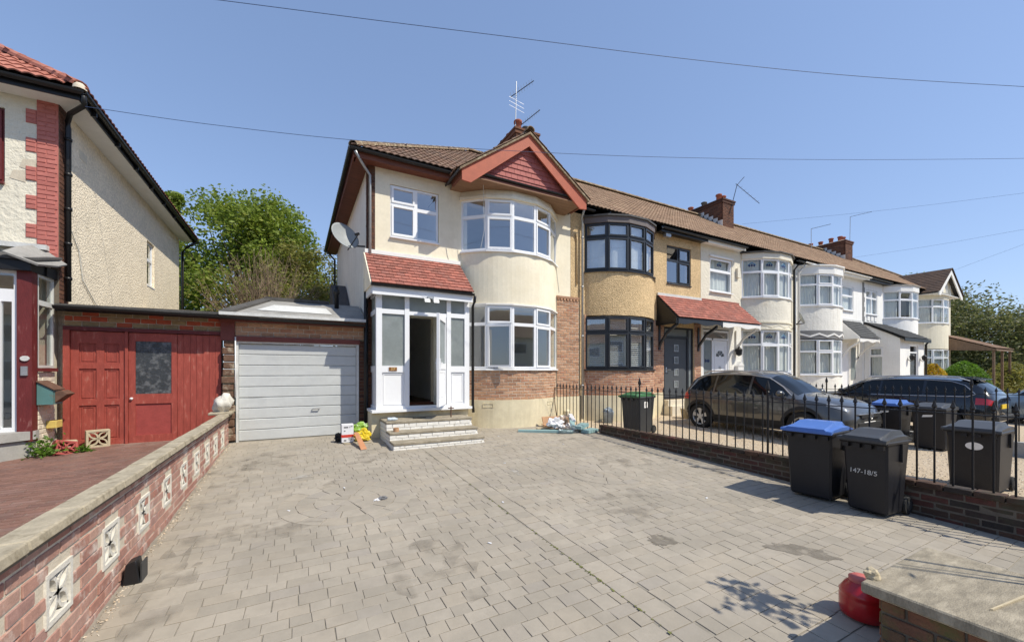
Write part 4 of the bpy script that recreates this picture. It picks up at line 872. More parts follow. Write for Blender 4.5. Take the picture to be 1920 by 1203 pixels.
# --- far gabled house
H6=thing('far_gabled_house','ivory end house with white barge boards on its front gable and tiled carport','house',(35.7,W,0))
body(H6,32.99,38.4,[(33.1,35.8,4.30,5.70),(33.1,35.8,1.28,2.70)],'ivory','ivory')
mb=MB(); mb.box(38.15,38.4,9.8,17.3,-.1,6.12); mb.build('side_wall',M['ivory'],H6)
interior(H6,33.1,38.1,9.82,12.6,.5,3.2,6.0,'room')
bay(H6,34.45,2.1,(4.30,5.70),(1.28,2.70),'ivory','ivory','upvc','gl_net',cur={'waves':4},headm='ivory',roofm='feltgrey',layu=op5,head_out=.05)
roof_part(H6,32.99,38.75,lambda p:(38.75-p.x)>(p.y-EY),rx1=34.35)
mb=MB(); mb.add([(38.75,9.2,EZ-.03),(38.75,18,EZ-.03),(34.35,RY,rz_(RY)-.03)],[(0,1,2)]); mb.build('hip_roof',M['tile_darkbrown'],H6)
ridge_run(H6,(38.7,9.22,EZ+.04),(34.35,RY,rz_(RY)+.06))
HX=34.55; HY=8.55; HA=7.50
for s_ in (-1,1):
    X=lambda d:HX+s_*d
    mb=MB(); mb.prism([(X(0),HY,HA),(X(1.95),HY,HA-.76*1.95),(X(1.95),HY,HA-.76*1.95-.2),(X(1.75),HY,HA-.76*1.95-.2),(X(0),HY,HA-.30)],(0,.05,0)); mb.build('barge_board',M['white'],H6)
    up=Vector((-s_,0,.76)); L=2.02*math.sqrt(1+.76**2)
    o0=(X(2.02),11.8,HA+.05-.76*2.02) if s_<0 else (X(2.02),HY-.06,HA+.05-.76*2.02); ud=(0,-1,0) if s_<0 else (0,1,0)
    tile_slope(H6,o0,ud,up,3.3,L,.25,.2,'tile_darkbrown','plain',lambda p:p.z>rz_(p.y)-.03 or p.y<9.2,join=True)
    mb=MB(); mb.prism([(X(0),HY+.05,HA+.04),(X(2.0),HY+.05,HA+.04-.76*2.0),(X(2.0),HY+.05,HA-.03-.76*2.0),(X(0),HY+.05,HA-.03)],(0,3.0,0)); mb.build('gable_roof_deck',M['felt'],H6)
mb=MB(); mb.prism([(HX-1.9,8.85,5.98),(HX+1.9,8.85,5.98),(HX,8.85,HA-.1)],(0,.1,0)); mb.build('gable_panel',M['ivory'],H6)
for k in (-.9,-.3,.3,.9): mb=MB(); mb.box(HX+k-.05,HX+k+.05,8.82,8.848,6.0,HA-.15-.76*abs(k)); mb.build('gable_batten',M['white'],H6)
mb=MB(); mb.box(HX-1.9,HX+1.9,8.62,9.54,5.93,5.96); mb.build('gable_soffit',M['white'],H6)
v=Vector((0,9.55-7.1,3.75-2.75)); tile_slope(H6,(36.1,7.1,2.75),(1,0,0),v,3.6,v.length,.3,.3,'tile_brown','roll',join=True,stagger=False,name='canopy_tile')
mb=MB(); mb.prism([(36.1,7.12,2.72),(36.1,9.54,3.70),(36.1,9.54,2.75),(36.1,7.12,2.62)],(.06,0,0)); mb.build('canopy_cheek',M['carport'],H6)
mb=MB(); mb.prism([(36.12,7.12,2.71),(36.12,9.54,3.69),(36.12,9.54,3.6),(36.12,7.12,2.62)],(3.5,0,0)); mb.build('canopy_deck',M['carport'],H6)
for x in (36.2,37.9,39.5): mb=MB(); mb.box(x,x+.1,7.2,7.3,-.2,2.68); mb.build('carport_post',M['carport'],H6)
# chimneys on the party walls
C2=chimney('chimney_stack','brown brick chimney with orange pots on ridge above the white plaster house',18.42,19.31,12.35,14.85,8.30,9.93,[(18.72,12.75,.36,'pot'),(19.05,12.75,.34,'pot'),(18.75,13.6,.28,'lead'),(18.75,14.4,.30,'pot')],'brick_brown')
C3=chimney('chimney_stack','squat brown brick chimney with a row of pots above the lean-to porch house',31.0,31.98,12.4,14.9,8.35,9.86,[(31.3,12.8,.34,'pot'),(31.7,12.8,.36,'pot'),(31.3,13.3,.36,'pot'),(31.3,13.9,.30,'pot'),(31.3,14.5,.34,'pot')],'brick_brown')
# ---------------------------------------------------------------- house on the left
LX=-3.5
HL=thing('cream_pebbledash_house','cream pebbledash house with red painted quoins and worn maroon bay','house',(LX,W,0))
mb=MB(); mb.M=TR(LX,9.85,0,rad(90)); wall_holes(mb,0,7.55,-.1,5.95,[(4.2,4.85,3.75,4.93)]); mb.build('side_wall',M['pebble_cream'],HL)
mb=MB(); mb.box(-12,LX-.25,17.15,17.4,-.1,5.95); mb.build('back_wall',M['pebble_cream'],HL)
window(HL,[(TR(LX+.0,9.85+4.21,3.76,rad(90))@Matrix.Translation((0,.05,0)),.63,1.16,[(0,1,0,.6,'fix'),(0,1,.6,1,'fix')])],'upvc','gl_dark',.06)
brick_run(HL,LX-.004,W,.30,rad(90),2.5,5.95,'brick_brown','mortar_dark',join=True)
mb=MB(); mb.M=TR(0,W,0); wall_holes(mb,-12,LX-.11,3.05,5.95,[(-6.2,-4.12,4.47,5.66)]); mb.build('front_wall',M['cream_plaster'],HL)
mb=MB(); mb.M=TR(0,W,0); wall_holes(mb,-12,LX-.11,-.1,3.05,[(-6.5,-3.75,.4,2.8)]); mb.build('lower_front_wall',M['brick_cream'],HL)
interior(HL,-11.8,-3.8,9.82,12.5,.4,3.1,5.9,'room')
window(HL,[(TR(-6.2,W+.03,4.48),2.07,1.17,[(0,.33,0,1,'side'),(.33,.67,0,1,'fix'),(.67,1,0,1,'side')])],'maroon','gl_dark',.09)
brick_run(HL,-3.76,W-.012,.25,0,3.30,5.93,'brick_red','brick_red',H=.075)
for k in range(5): brick_run(HL,-3.885,W-.012,.122,0,3.62+k*.47,3.62+k*.47+.225,'brick_red','brick_red',L=.26)
for (x,z) in ((-3.86,4.75),(-3.97,4.55)):
    mb=MB(); mb.prism([(x-.10,W-.006,z),(x+.08,W-.006,z-.04),(x+.10,W-.006,z+.16),(x-.06,W-.006,z+.14)],(0,.004,0)); mb.build('bare_patch',M['mortar'],HL)
# eaves and roof
mb=MB(); mb.box(-12,-3.12,9.17,9.195,5.88,6.03); mb.box(-3.145,-3.12,9.195,17.8,5.88,6.03); mb.build('fascia',M['black'],HL)
mb=MB(); mb.box(-12,-3.15,9.2,9.54,5.90,5.925); mb.box(LX+.005,-3.15,9.545,17.6,5.90,5.925); mb.build('soffit',M['white'],HL)
gutter(HL,[(-12,9.11,6.02),(-3.05,9.11,6.0)]); gutter(HL,[(-3.06,9.08,6.0),(-3.06,17.8,5.97)])
for y in range(8): mb=MB(); mb.box(-3.14,-3.06,9.6+y*1.05,9.63+y*1.05,5.86,5.96); mb.build('gutter_bracket',M['black'],HL)
LE=6.05; ls=Vector((0,1,.71))
tile_slope(HL,(-12,9.12,LE),(1,0,0),ls,8.95,5.4,.30,.30,'tile_leftred','roll',lambda p:(-3.07-p.x)>(p.y-9.12),join=True,stagger=False)
tile_slope(HL,(-3.05,9.12,LE),(0,1,0),(-1,0,.71),8.7,5.3,.30,.30,'tile_leftred','roll',lambda p:(-3.07-p.x)<min(p.y-9.12,17.8-p.y),join=True,stagger=False)
mb=MB(); mb.add([(-12,9.14,LE-.02),(-3.08,9.14,LE-.02),(-7.4,13.45,LE+3.04),(-12,13.45,LE+3.04)],[(0,1,2,3)]); mb.add([(-3.08,9.14,LE-.02),(-3.08,17.8,LE-.02),(-7.4,13.45,LE+3.04)],[(0,1,2)]); mb.add([(-3.08,17.8,LE-.02),(-12,17.8,LE-.02),(-12,13.45,LE+3.04),(-7.4,13.45,LE+3.04)],[(0,1,2,3)]); mb.build('roof_deck',M['felt'],HL,fix=False)
ridge_run(HL,(-3.12,9.18,LE+.06),(-7.4,13.45,LE+3.12),'tile_leftred')
mb=MB(); mb.lathe([(.0,.05),(.05,.04),(.08,.0),(.09,-.06)],10,(-3.12,9.16,LE+.05),cap=False); mb.build('hip_end_mortar',M['mortar'],HL,smooth=True)
pipe(HL,[(-3.06,9.12,5.95),(-3.08,9.2,5.82),(-3.36,9.52,5.78),(-3.44,9.66,5.70),(-3.44,9.68,5.6),(-3.44,9.68,2.62)],.038,clips=5)
pipe(HL,[(-3.06,17.5,5.9),(-3.30,17.5,5.7),(-3.42,17.45,5.5),(-3.42,17.45,2.5)],.04)
mb=MB(); mb.tube([(-3.485,9.72,4.1),(-3.485,10.2,3.6),(-3.485,10.35,3.1),(-3.485,10.9,2.75),(-3.485,11.3,2.68)],.008,5); mb.build('cable',M['greyframe'],HL)
mb=MB(); mb.box(LX-.001,LX+.006,10.25,10.55,5.35,5.5); mb.build('air_brick',M['brick_cream'],HL)
# ground floor bay
BX=-3.56; BY=8.92
mb=MB(); mb.box(BX-.16,BX,BY-.02,BY+.14,.35,3.0); mb.build('bay_corner_post',M['maroon'],HL)
mb=MB(); mb.box(-9,BX+.02,BY-.10,BY+.3,2.95,3.12); mb.box(BX-.02,BX+.04,BY+.3,9.54,2.95,3.10); mb.build('bay_fascia',M['black'],HL)
mb=MB(); mb.prism([(-9,BY-.14,3.12),(BX+.10,BY-.14,3.10),(BX+.10,9.54,3.30),(-9,9.54,3.42)],(0,0,.035)); mb.build('bay_roof',M['felt'],HL)
mb=MB(); mb.add([(BX-.25,BY-.18,3.17),(BX+.12,BY-.17,3.02),(BX+.16,9.2,3.10),(BX+.15,9.53,3.20),(BX-.2,9.53,3.48),(BX-.28,9.2,3.36)],[(0,1,2,3,4,5)]); o=mb.build('lifted_roof_felt',M['feltgrey'],HL); md=o.modifiers.new('thick','SOLIDIFY'); md.thickness=.03
mb=MB(); mb.box(-9,BX-.05,9.44,9.53,3.42,3.50); mb.build('bay_flashing',M['silver'],HL)
window(HL,[(TR(BX,BY+.13,1.48,rad(90)),.49,1.47,[(0,1,0,.70,'fix'),(0,1,.70,1,'fix')])],'greyframe','gl_dark',0)
mb=MB(); mb.box(BX-.1,BX+.05,BY+.12,9.54,1.42,1.475); mb.build('bay_sill',M['maroon'],HL)
curtain(HL,TR(BX-.25,BY+.2,1.5,rad(90)),0,.36,0,1.1,y=0,name='curtain',waves=4)
brick_run(HL,BX,BY+.14,.49,rad(90),-.02,1.41,'brick_cream','brick_cream',L=.225)
mb=MB(); mb.M=TR(-6.2,BY+.03,.5); mb.box(0,2.48,0,.07,2.05,2.12)
for x0,x1 in ((0,.8),(.8,1.62),(1.62,2.48)):
    ring(mb,x0,x1,0,2.05,.07,0,.07)
ring(mb,0,2.48,2.12,2.46,.05,.0,.06); PD=mb.build('patio_door',M['upvc'],HL)
mb=MB(); mb.M=TR(-6.2,BY+.03,.5); mb.box(2.22,2.30,-.02,.05,.07,1.98); mb.build('sliding_stile',M['upvc'],PD)
for x0,x1 in ((0,.8),(.8,1.62),(1.62,2.48)): mb=MB(); mb.M=TR(-6.2,BY+.05,.5); mb.box(x0+.07,x1-.07,0,.01,.07,1.98); mb.build('pane',M['gl_dark'],PD)
mb=MB(); mb.M=TR(-6.2,BY+.05,.5); mb.box(.05,2.43,0,.01,2.17,2.41); mb.build('pane',M['gl_dark'],PD)
mb=MB(); mb.box(-9,-6.2,BY,BY+.12,.3,2.95); mb.build('bay_wall',M['maroon'],HL)
mb=MB(); mb.prism([(-9,8.62,-.1),(-3.85,8.62,-.1),(BX-.02,8.98,-.1),(BX-.02,9.40,-.1),(-9,9.40,-.1)],(0,0,.46)); mb.build('bay_stone_base',M['greystone'],HL)
mb=MB(); mb.prism([(-9,8.57,.375),(-3.83,8.57,.375),(BX+.02,8.95,.375),(BX+.02,9.05,.375),(-9,9.05,.375)],(0,0,.13)); mb.build('bay_stone_ledge',M['greystone'],HL)
# things fixed to it
B=thing('window_balconette','black wrought iron balconette with scrolls below the white patio door','railing',(-4.4,8.74,.5))
for z in (.53,.94): mb=MB(); mb.tube([(-5.6,8.72,z),(-3.86,8.72,z)],.012,6); mb.build('rail',M['blackiron'],B)
for i in range(13):
    x=-3.88-i*.14; mb=MB(); mb.tube([(x,8.72,.50),(x,8.72,.95)],.009,6); mb.build('baluster',M['blackiron'],B)
    if i%3==0:
        mb=MB(); mb.tube([(x-.07+.05*math.cos(t/6*6.28),8.72,.73+.05*math.sin(t/6*6.28)) for t in range(7)],.008,5); mb.build('scroll',M['blackiron'],B)
B=thing('mailbox','teal metal post box with open rusty flap on the cream brick wall','mailbox',(BX+.01,9.2,.9))
M['teal']=mat('teal_metal',(.10,.22,.21),.5,.12,6,col2=(.18,.14,.09),thr=(.6,.75),vs2=7); M['rust']=mat('rusty_metal',(.14,.075,.05),.8,.3,12,.4,50)
mb=MB(); mb.prism([(BX+.012,9.0,.90),(BX+.19,9.0,.90),(BX+.19,9.0,1.12),(BX+.012,9.0,1.25)],(0,.30,0)); mb.build('box_body',M['teal'],B)
mb=MB(); mb.prism([(BX+.0121,8.98,1.262),(BX+.21,8.98,1.125),(BX+.21,8.98,1.14),(BX+.0121,8.98,1.277)],(0,.34,0)); mb.build('lid',M['rust'],B)
mb=MB(); mb.prism([(BX+.19,9.06,.93),(BX+.33,9.06,1.06),(BX+.25,9.06,1.12),(BX+.19,9.06,1.10)],(0,.26,0)); mb.build('flap',M['rust'],B)
mb=MB(); mb.box(BX-.11,BX-.04,BY-.045,BY-.022,1.36,1.5); o=mb.build('doorbell',M['zinc'],None); tag(o,'small grey doorbell on the maroon post','doorbell')
mb=MB(); mb.lathe([(.0,0),(.05,.0),(.05,.02),(0,.02)],12,(0,0,0)); mb.v=[Vector((p.x-3.63,BY-.022-p.z,p.y*.8+1.62)) for p in mb.v]; tag(mb.build('wall_plaque',M['silver'],None),'pale oval disc on the maroon post above doorbell','plaque')
mb=MB(); mb.box(BX+.012,BX+.13,9.26,9.46,.50,.62); M['yellowbrick']=mat('yellow_painted_brick',(.62,.46,.13),.8,.1,8,.4,40); tag(mb.build('yellow_block',M['yellowbrick'],None,bev=.006),'yellow painted block jutting from cream brick wall','block')
# rubble and weeds beside the red doors
M['sandblock']=mat('sandy_concrete_block',(.50,.42,.28),.9,.12,8,.5,40)
def screen_block(name,label,cat,T,s=.29,d=.10,m='screen',parent=None):
    if parent is None: B=thing(name,label,cat,T.translation); B.rotation_euler=T.to_euler(); P=None
    mb=MB(); mb.M=T
    h=s/2; ring(mb,-h,h,-h,h,.028,0,d)
    if parent is None: mb.build('block_frame',M[m],B); mb=MB(); mb.M=T
    n=10
    for sx,sz in ((1,1),(1,-1),(-1,1),(-1,-1)):
        for side in (-1,1):                                # curved petal outline in each quarter
            pts=[]
            for i in range(n+1):
                f=i/n; r=f*(h-.02)*1.30; b=side*.038*math.sin(f*math.pi)
                pts.append((sx*r*.7071+b*sz*.7071*sx*sz*1.0,0,sz*r*.7071-b*sx*.7071*sx*sz*1.0))
            for a,b in zip(pts,pts[1:]):
                a,b=Vector(a),Vector(b); dd=(b-a).normalized(); nn=Vector((-dd.z,0,dd.x))*.011; q=Vector((0,d*.8,0)); a=a+Vector((0,.01,0)); b=b+Vector((0,.01,0))
                mb.hexa([a-nn,b-nn,b-nn+q,a-nn+q],[a+nn,b+nn,b+nn+q,a+nn+q])
    if parent is None: tag(mb.build('petal_pattern',M[m],B),kind='stuff'); return B
    return mb.build(name,M[m],parent)
screen_block('loose_screen_block','loose sandy pierced block standing against the red doors','block',TR(-2.98,9.42,lz(9.4)+.15,rad(25)),.29,.14,'sandblock')
B=screen_block('loose_screen_block','fallen pink pierced block leaning in the weeds','block',TR(-3.22,9.02,lz(9)+.10,rad(40)),.26,.10,'paint_pink'); B.rotation_euler=(rad(-35),rad(15),rad(40))
mb=MB(); mb.box(-3.48,-3.24,9.28,9.46,lz(9.3)-.01,lz(9.3)+.16); tag(mb.build('rubble_block',M['sandblock'],None,bev=.02),'plain sandy block lying by the cream brick wall','block')
def leaves(name,m,n,fn,size,parent=None,label=None,cat=None,kind=None,seed=1,flat=.5,asp=.5):
    rr=random.Random(seed); mb=MB()
    for i in range(n):
        p,s=fn(rr); a=Vector((rr.gauss(0,1),rr.gauss(0,1),rr.gauss(0,1)*flat)).normalized(); b=a.cross(Vector((rr.gauss(0,1),rr.gauss(0,1),rr.gauss(0,1)))).normalized()
        s*=size; mb.add([p-a*s,p+b*s*asp,p+a*s,p-b*s*asp],[(0,1,2,3)])
    o=mb.build(name,m,parent,fix=False); tag(o,label,cat,None,kind); return o
def weed(name,label,x,y,z,r,h,n,m='leaf_bright',seed=3,size=.035):
    T=thing(name,label,'plant',(x,y,z)); rr=random.Random(seed)
    mb=MB()
    for i in range(9): a=rr.uniform(0,6.28); mb.tube([(x,y,z-.02),(x+r*.4*math.cos(a),y+r*.4*math.sin(a),z+h*.5),(x+r*.9*math.cos(a),y+r*.9*math.sin(a),z+h*rr.uniform(.6,1))],.004,4)
    mb.build('stem',M['leaf_bright'],T)
    leaves('foliage',M[m],n,lambda q:(Vector((x+q.gauss(0,r*.45),y+q.gauss(0,r*.45),z+abs(q.gauss(h*.4,h*.3)))),q.uniform(.6,1.2)),size,T,seed=seed,kind='stuff')
weed('weed','leafy green weed growing by the grey stone bay base',-3.42,8.90,lz(8.9),.20,.28,260)
weed('weed','small green weed beside the fallen pink block',-3.05,9.05,lz(9),.10,.12,70,seed=5)

# ---------------------------------------------------------------- red doors between the houses
G=thing('red_gate_frontage','peeling red timber frontage with two doors and boarded panel under brick band','gate',(-2.4,9.65,0))
def band(x0,x1,z0,courses,mk,odd,parent,y=9.65):
    mb=MB(); mb.box(x0,x1,y,y+.2,z0,z0+courses*.09); mb.build('mortar',M['mortar'],parent)
    for c in range(courses):
        u=x0-(.11 if c%2 else 0); i=0
        while u<x1-.02:
            a=max(u,x0); e=min(u+.22,x1); u+=.22; i+=1
            if e-a<.04: continue
            k=odd if (odd and (i+c)%4==0 or (odd and c==1 and i%4 in(1,2))) else mk
            put('brick',brick_mesh(k,e-a-.012,.078,.05),(a+.006,y-.01,z0+c*.09+.006),None,parent)
band(-3.48,-1.28,2.20,3,'brick_yellow','brick_orange',G)
mb=MB(); mb.box(-3.48,-1.28,9.60,9.75,2.13,2.195); mb.build('lintel',M['maroon'],G)
def paneled(x0,x1,z0,z1,y,cells,name,m='paint_red',glass_cell=None,fill=None):
    w=x1-x0; h=z1-z0; st=.10; d=MB(); d.M=TR(x0,y,z0); xs=sorted({c[0] for c in cells}|{c[1] for c in cells})
    wall_holes(d,0,w,0,h,cells,.045); D=d.build(name,M[m],G)
    for c in cells:
        p=MB(); p.M=TR(x0,y,z0)
        if c is glass_cell: p.box(c[0],c[1],.015,.025,c[2],c[3]); p.build('pane',M['gl_pattern'],D)
        else: 
            p.box(c[0],c[1],.02,.04,c[2],c[3]); 
            if not fill: ring(p,c[0]+.03,c[1]-.03,c[2]+.03,c[3]-.03,.012,.012,.022)
            p.build('panel',M[fill or m],D)
    return D
mb=MB(); mb.box(-3.48,-3.40,9.60,9.70,.10,2.13); mb.build('jamb',M['paint_red'],G)
A=.72; c6=[(.10,.32,.12,.72),(.42,.62,.12,.72),(.10,.32,.82,1.36),(.42,.62,.82,1.36),(.10,.32,1.46,1.80),(.42,.62,1.46,1.80)]
paneled(-3.395,-2.70,.11,2.12,9.64,c6,'panelled_door')
mb=MB(); mb.box(-2.695,-2.655,9.61,9.70,.10,2.13); mb.build('jamb',M['paint_red'],G)
gc=(.09,.60,.90,1.86); lc=(.09,.60,.15,.72); D2=paneled(-2.65,-1.97,.11,2.12,9.64,[gc,lc],'glazed_door',glass_cell=gc,fill='paint_pink')
mb=MB(); mb.lathe([(.0,0),(.022,0),(.022,.03),(0,.04)],8,(0,0,0)); mb.v=[Vector((p.x-2.61,9.638-p.z,p.y+.93)) for p in mb.v]; mb.build('door_knob',M['white'],D2)
for i in range(7):
    x=-1.965+i*.097; mb=MB(); mb.box(x,x+.093,9.645+R.uniform(0,.008),9.67,.11,2.12); mb.build('plank',M['paint_red'],G)
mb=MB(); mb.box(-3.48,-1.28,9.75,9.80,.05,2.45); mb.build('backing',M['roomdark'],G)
# roof over it
mb=MB(); mb.prism([(-3.48,9.33,2.49),(-1.25,9.33,2.50),(-1.25,14,2.60),(-3.48,14,2.60)],(0,0,.05)); mb.build('flat_roof',M['felt'],G)
gutter(G,[(-3.47,9.28,2.50),(-1.25,9.28,2.475)],.06)
mb=MB(); mb.box(-3.48,-1.28,9.35,9.40,2.42,2.49); mb.build('roof_edge',M['black'],G)
mb=MB(); mb.box(-3.45,.2,13.8,14.0,2.5,3.02); o=mb.build('garden_wall',M['brick_cream'],None); tag(o,'low cream stone wall behind the flat garage roof','wall')
mb=MB(); mb.box(-3.48,.22,13.75,14.05,3.02,3.08); mb.build('wall_coping',M['stone'],o)

# ---------------------------------------------------------------- garage
GA_=thing('garage','single garage with dented silver up and over door','garage',(.1,9.62,0))
mb=MB(); mb.box(-1.04,-1.0,9.56,9.66,-.02,2.02); mb.box(1.20,1.25,9.56,9.66,-.02,2.02); mb.box(-1.0,1.20,9.56,9.66,1.985,2.02); mb.build('door_frame',M['silver'],GA_)
gd=MB(); gd.M=TR(-.995,9.61,.02); n=9; ph=1.955/n
GD=None
for i in range(n):
    z0=i*ph; mbp=MB(); mbp.M=TR(-.995,9.61,.02); P=[(0,z0+.006),( .012,z0+.02),(.012,z0+ph-.012),(0,z0+ph-.002)]
    nx=14; vs=[]; dn=random.Random(i)
    for ix in range(nx+1):
        x=2.19*ix/nx
        for off,z in ((.02,z0),(.0,z0+.018),(0,z0+ph*.5),(.0,z0+ph-.014),(.02,z0+ph)):
            vs.append((x,off+dn.uniform(0,.004)+(.012 if i in(2,3) and ix in(1,2) else 0),z))
    fs=[(ix*5+k,(ix+1)*5+k,(ix+1)*5+k+1,ix*5+k+1) for ix in range(nx) for k in range(4)]
    mbp.add(vs,fs); q=mbp.build('door_panel',M['garage'],GA_,smooth=False)
mb=MB(); mb.tube([(.32,9.60,.62),(.32,9.57,.62),(.45,9.57,.62),(.45,9.60,.62)],.012); mb.build('handle',M['alu'],GA_)
mb=MB(); mb.box(-1.04,1.27,9.53,9.60,2.02,2.12); mb.build('fascia_board',M['fascia_red'],GA_)
band(-1.06,1.36,2.125,4,'brick_tan',None,GA_,9.60)
mb=MB(); mb.box(-1.30,1.40,9.42,9.62,2.40,2.49); mb.build('eaves_board',M['fascia_red'],GA_)
for k in range(14): mb=MB(); z=.05+k*.142; mb.box(-1.26+R.uniform(-.02,.02),-1.06+R.uniform(-.015,.015),9.53+R.uniform(-.02,.02),9.72,z,z+.134); mb.build('pier_stone',M['pierstone'],GA_,bev=.015)
mb=MB(); mb.box(-1.29,-1.062,9.56,9.75,2.03,2.40); mb.build('pier_head',M['fascia_red'],GA_)
brick_run(GA_,1.26,9.60,.16,0,0,2.1,'brick_brown','mortar_dark',join=True)
pipe(GA_,[(-1.045,9.52,2.1),(-1.045,9.52,.9)],.012,'white','conduit')
gutter(GA_,[(-1.25,9.30,2.475),(1.34,9.30,2.45)],.055)
mb=MB(); mb.box(-1.28,1.36,9.28,9.44,2.50,2.56); mb.build('silver_roof_edge',M['silver'],GA_)
a,b,c,d=(-1.28,9.44,2.555),(1.40,9.44,2.555),(1.40,13,2.75),(-1.28,13,2.75); e,f=(-.45,10.75,3.06),(1.40,10.75,3.06)
mb=MB(); mb.add([a,b,f,e],[(0,1,2,3)]); mb.build('front_roof_slope',M['feltgrey'],GA_); mb=MB(); mb.add([a,e,(-.45,13,3.06),d],[(0,1,2,3)]); mb.add([e,f,(1.40,13,3.06),(-.45,13,3.06)],[(0,1,2,3)]); mb.build('roof_deck',M['felt'],GA_,fix=False)
mb=MB(); mb.add([(-.72,9.75,2.675),(.72,9.75,2.675),(.62,10.25,2.87),(-.42,10.25,2.87)],[(0,1,2,3)]); o=mb.build('white_sheeting',M['silver'],GA_); o.location.z+=.012
mb=MB(); mb.hexa([(-1.30,9.42,2.53),(-1.10,9.42,2.53),(-.42,10.8,3.04),(-.62,10.8,3.04)],[(-1.30,9.42,2.60),(-1.10,9.42,2.60),(-.42,10.8,3.12),(-.62,10.8,3.12)]); mb.box(-.62,.72,10.68,10.82,3.04,3.12); mb.build('felt_capping',M['felt'],GA_)
mb=MB(); mb.lathe([(.05,0),(.05,.55),(.075,.56),(.075,.66),(.05,.67),(.05,.74)],10,(.86,10.4,2.7)); o=mb.build('soil_pipe',M['black'],None,smooth=True); tag(o,'short black vent pipe standing on the garage roof','pipe')
mb=MB(); mb.prism([(1.0,12.3,2.9),(1.0,14.6,2.9),(1.0,14.6,4.15),(1.0,14.1,4.2)],(.43,0,0)); o=mb.build('lean_to_roof',M['lead'],None); tag(o,'dark sloping lean-to roof against the cream flank wall','roof')
mb=MB(); mb.lathe([(.03,0),(.03,.12),(.10,.14),(.0,.22)],10,(-.05,12.6,3.06)); tag(mb.build('roof_cowl',M['silver'],None),'small silver vent cowl behind the garage roof','vent')
# satellite dish on the flank wall
SD=thing('satellite_dish','grey satellite dish on bracket at the brick corner of gabled house','satellite dish',(1.44,9.9,4.35))
nrm=Vector((.42,-.80,.42)).normalized(); q=nrm.to_track_quat('Z','Y').to_matrix().to_4x4(); ctr=Vector((1.00,9.88,4.53))
mb=MB(); mb.M=Matrix.Translation(ctr)@q; prof=[(.001,-.075),(.12,-.065),(.22,-.040),(.30,-.008),(.335,.010),(.335,.0),(.30,-.02),(.2,-.055),(.001,-.09)]; mb.lathe(prof,28,(0,0,0),cap=False); 
M['dish']=mat('grey_dish',(.30,.32,.33),.5,.08,4); mb.build('dish',M['dish'],SD,smooth=True)
lnb=ctr+nrm*.36+Vector((.10,0,-.16)); mb=MB(); mb.tube([ctr+nrm*.0+Vector((.05,0,-.33)),lnb],.012); mb.build('feed_arm',M['black'],SD); mb=MB(); mb.tube([lnb,lnb-nrm*.10+Vector((-.02,0,.04))],.03,8); mb.build('receiver',M['black'],SD)
mb=MB(); mb.tube([ctr-nrm*.09,ctr-nrm*.2+Vector((.1,0,-.1)),(1.44,9.95,4.36)],.02,8); mb.build('bracket',M['black'],SD)
# ---------------------------------------------------------------- left garden wall
GW=thing('garden_wall','long brick garden wall with pierced white blocks and stone coping','wall',(-1.2,5.5,0))
SB=[2.44+.705*k for k in range(10)]
def keepb(u,z):
    y=9.45-u
    if z<gz(y)-.02: return False
    return not any(abs(y-s)<.16 and .06<z<.40 for s in SB)
brick_run(GW,-1.155,9.45,7.9,rad(-90),-.27,.555,'brick_wall','mortar',keep=keepb,depth=.09,L=.232,H=.075) if False else None
# the wall faces +x: run towards +y so that local -y points to +x
def keepc(u,z):
    y=1.6+u
    if z<gz(y)-.02: return False
    return not any(abs(y-s)<.155 and .055<z<.375 for s in SB)
mb=MB(); mb.M=TR(-1.16,1.6,0,rad(90)); wall_holes(mb,0,7.9,-.3,.565,[(s-1.6-.14,s-1.6+.14,.07,.35) for s in SB if 1.6<s<9.4],.085); mb.build('mortar',M['mortar'],GW)
brick_run(GW,-1.16,1.6,7.9,rad(90),-.30,.565,'brick_wall','mortar',keep=keepc,L=.240,H=.079,back=False)
for s in SB:
    if s<9.4: screen_block('screen_block',None,None,TR(-1.148,s,.21,rad(90)),.285,.095,'screen',GW)
y=1.5; 
while y<9.4:
    L=min(R.choice((.55,.6,.62)),9.45-y); mb=MB(); a,b=-1.262,-1.08; dz=R.uniform(-.004,.004)
    mb.hexa([(a,y,.585+dz),(b,y,.585+dz),(b,y+L-.006,.585+dz),(a,y+L-.006,.585+dz)],[(a+.02,y,.635+dz),(b-.01,y,.640+dz),(b-.01,y+L-.006,.640+dz),(a+.02,y+L-.006,.635+dz)]); mb.build('coping_stone',M['stone'],GW,bev=.008); y+=L
mb=MB(); mb.box(-1.25,-1.10,1.5,9.44,.566,.584); mb.build('damp_course',M['mortar_dark'],GW)
mb=MB(); mb.box(-1.255,-1.2455,1.6,9.45,-.1,.56); mb.build('inner_face',M['brick_wall'],GW)
# sandy grit washed along its foot
leaves('grit',M['gravel'],900,lambda q:((lambda yy:Vector((-1.13+abs(q.gauss(0,.035)),yy,gz(yy)+.006)))(q.uniform(2.4,9.3)),q.uniform(.3,1)),.012,DRV,kind='stuff',seed=9,flat=.3)
T=thing('white_ornament','lumpy whitewashed stone ornament on the garden wall end by the garage','ornament',(-1.2,9.25,.64))
bm=bmesh.new(); bmesh.ops.create_icosphere(bm,subdivisions=3,radius=1)
rr=random.Random(4)
from mathutils import noise as mnoise
for v_ in bm.verts:
    p=v_.co.copy(); k=1+.42*mnoise.noise(p*1.9)+.22*mnoise.noise(p*4.5)
    z=p.z*.20*k; w_=.155*(1-.25*max(0,p.z)); v_.co=Vector((p.x*w_*k*1.0+ .03*p.z,p.y*w_*k*1.15-.05*p.z,z+.17))
me=bpy.data.meshes.new('ornament_body'); bm.to_mesh(me); bm.free(); me.materials.append(M['screen']); o=bpy.data.objects.new('ornament_body',me); COL.objects.link(o); o.parent=T
for p in me.polygons: p.use_smooth=True
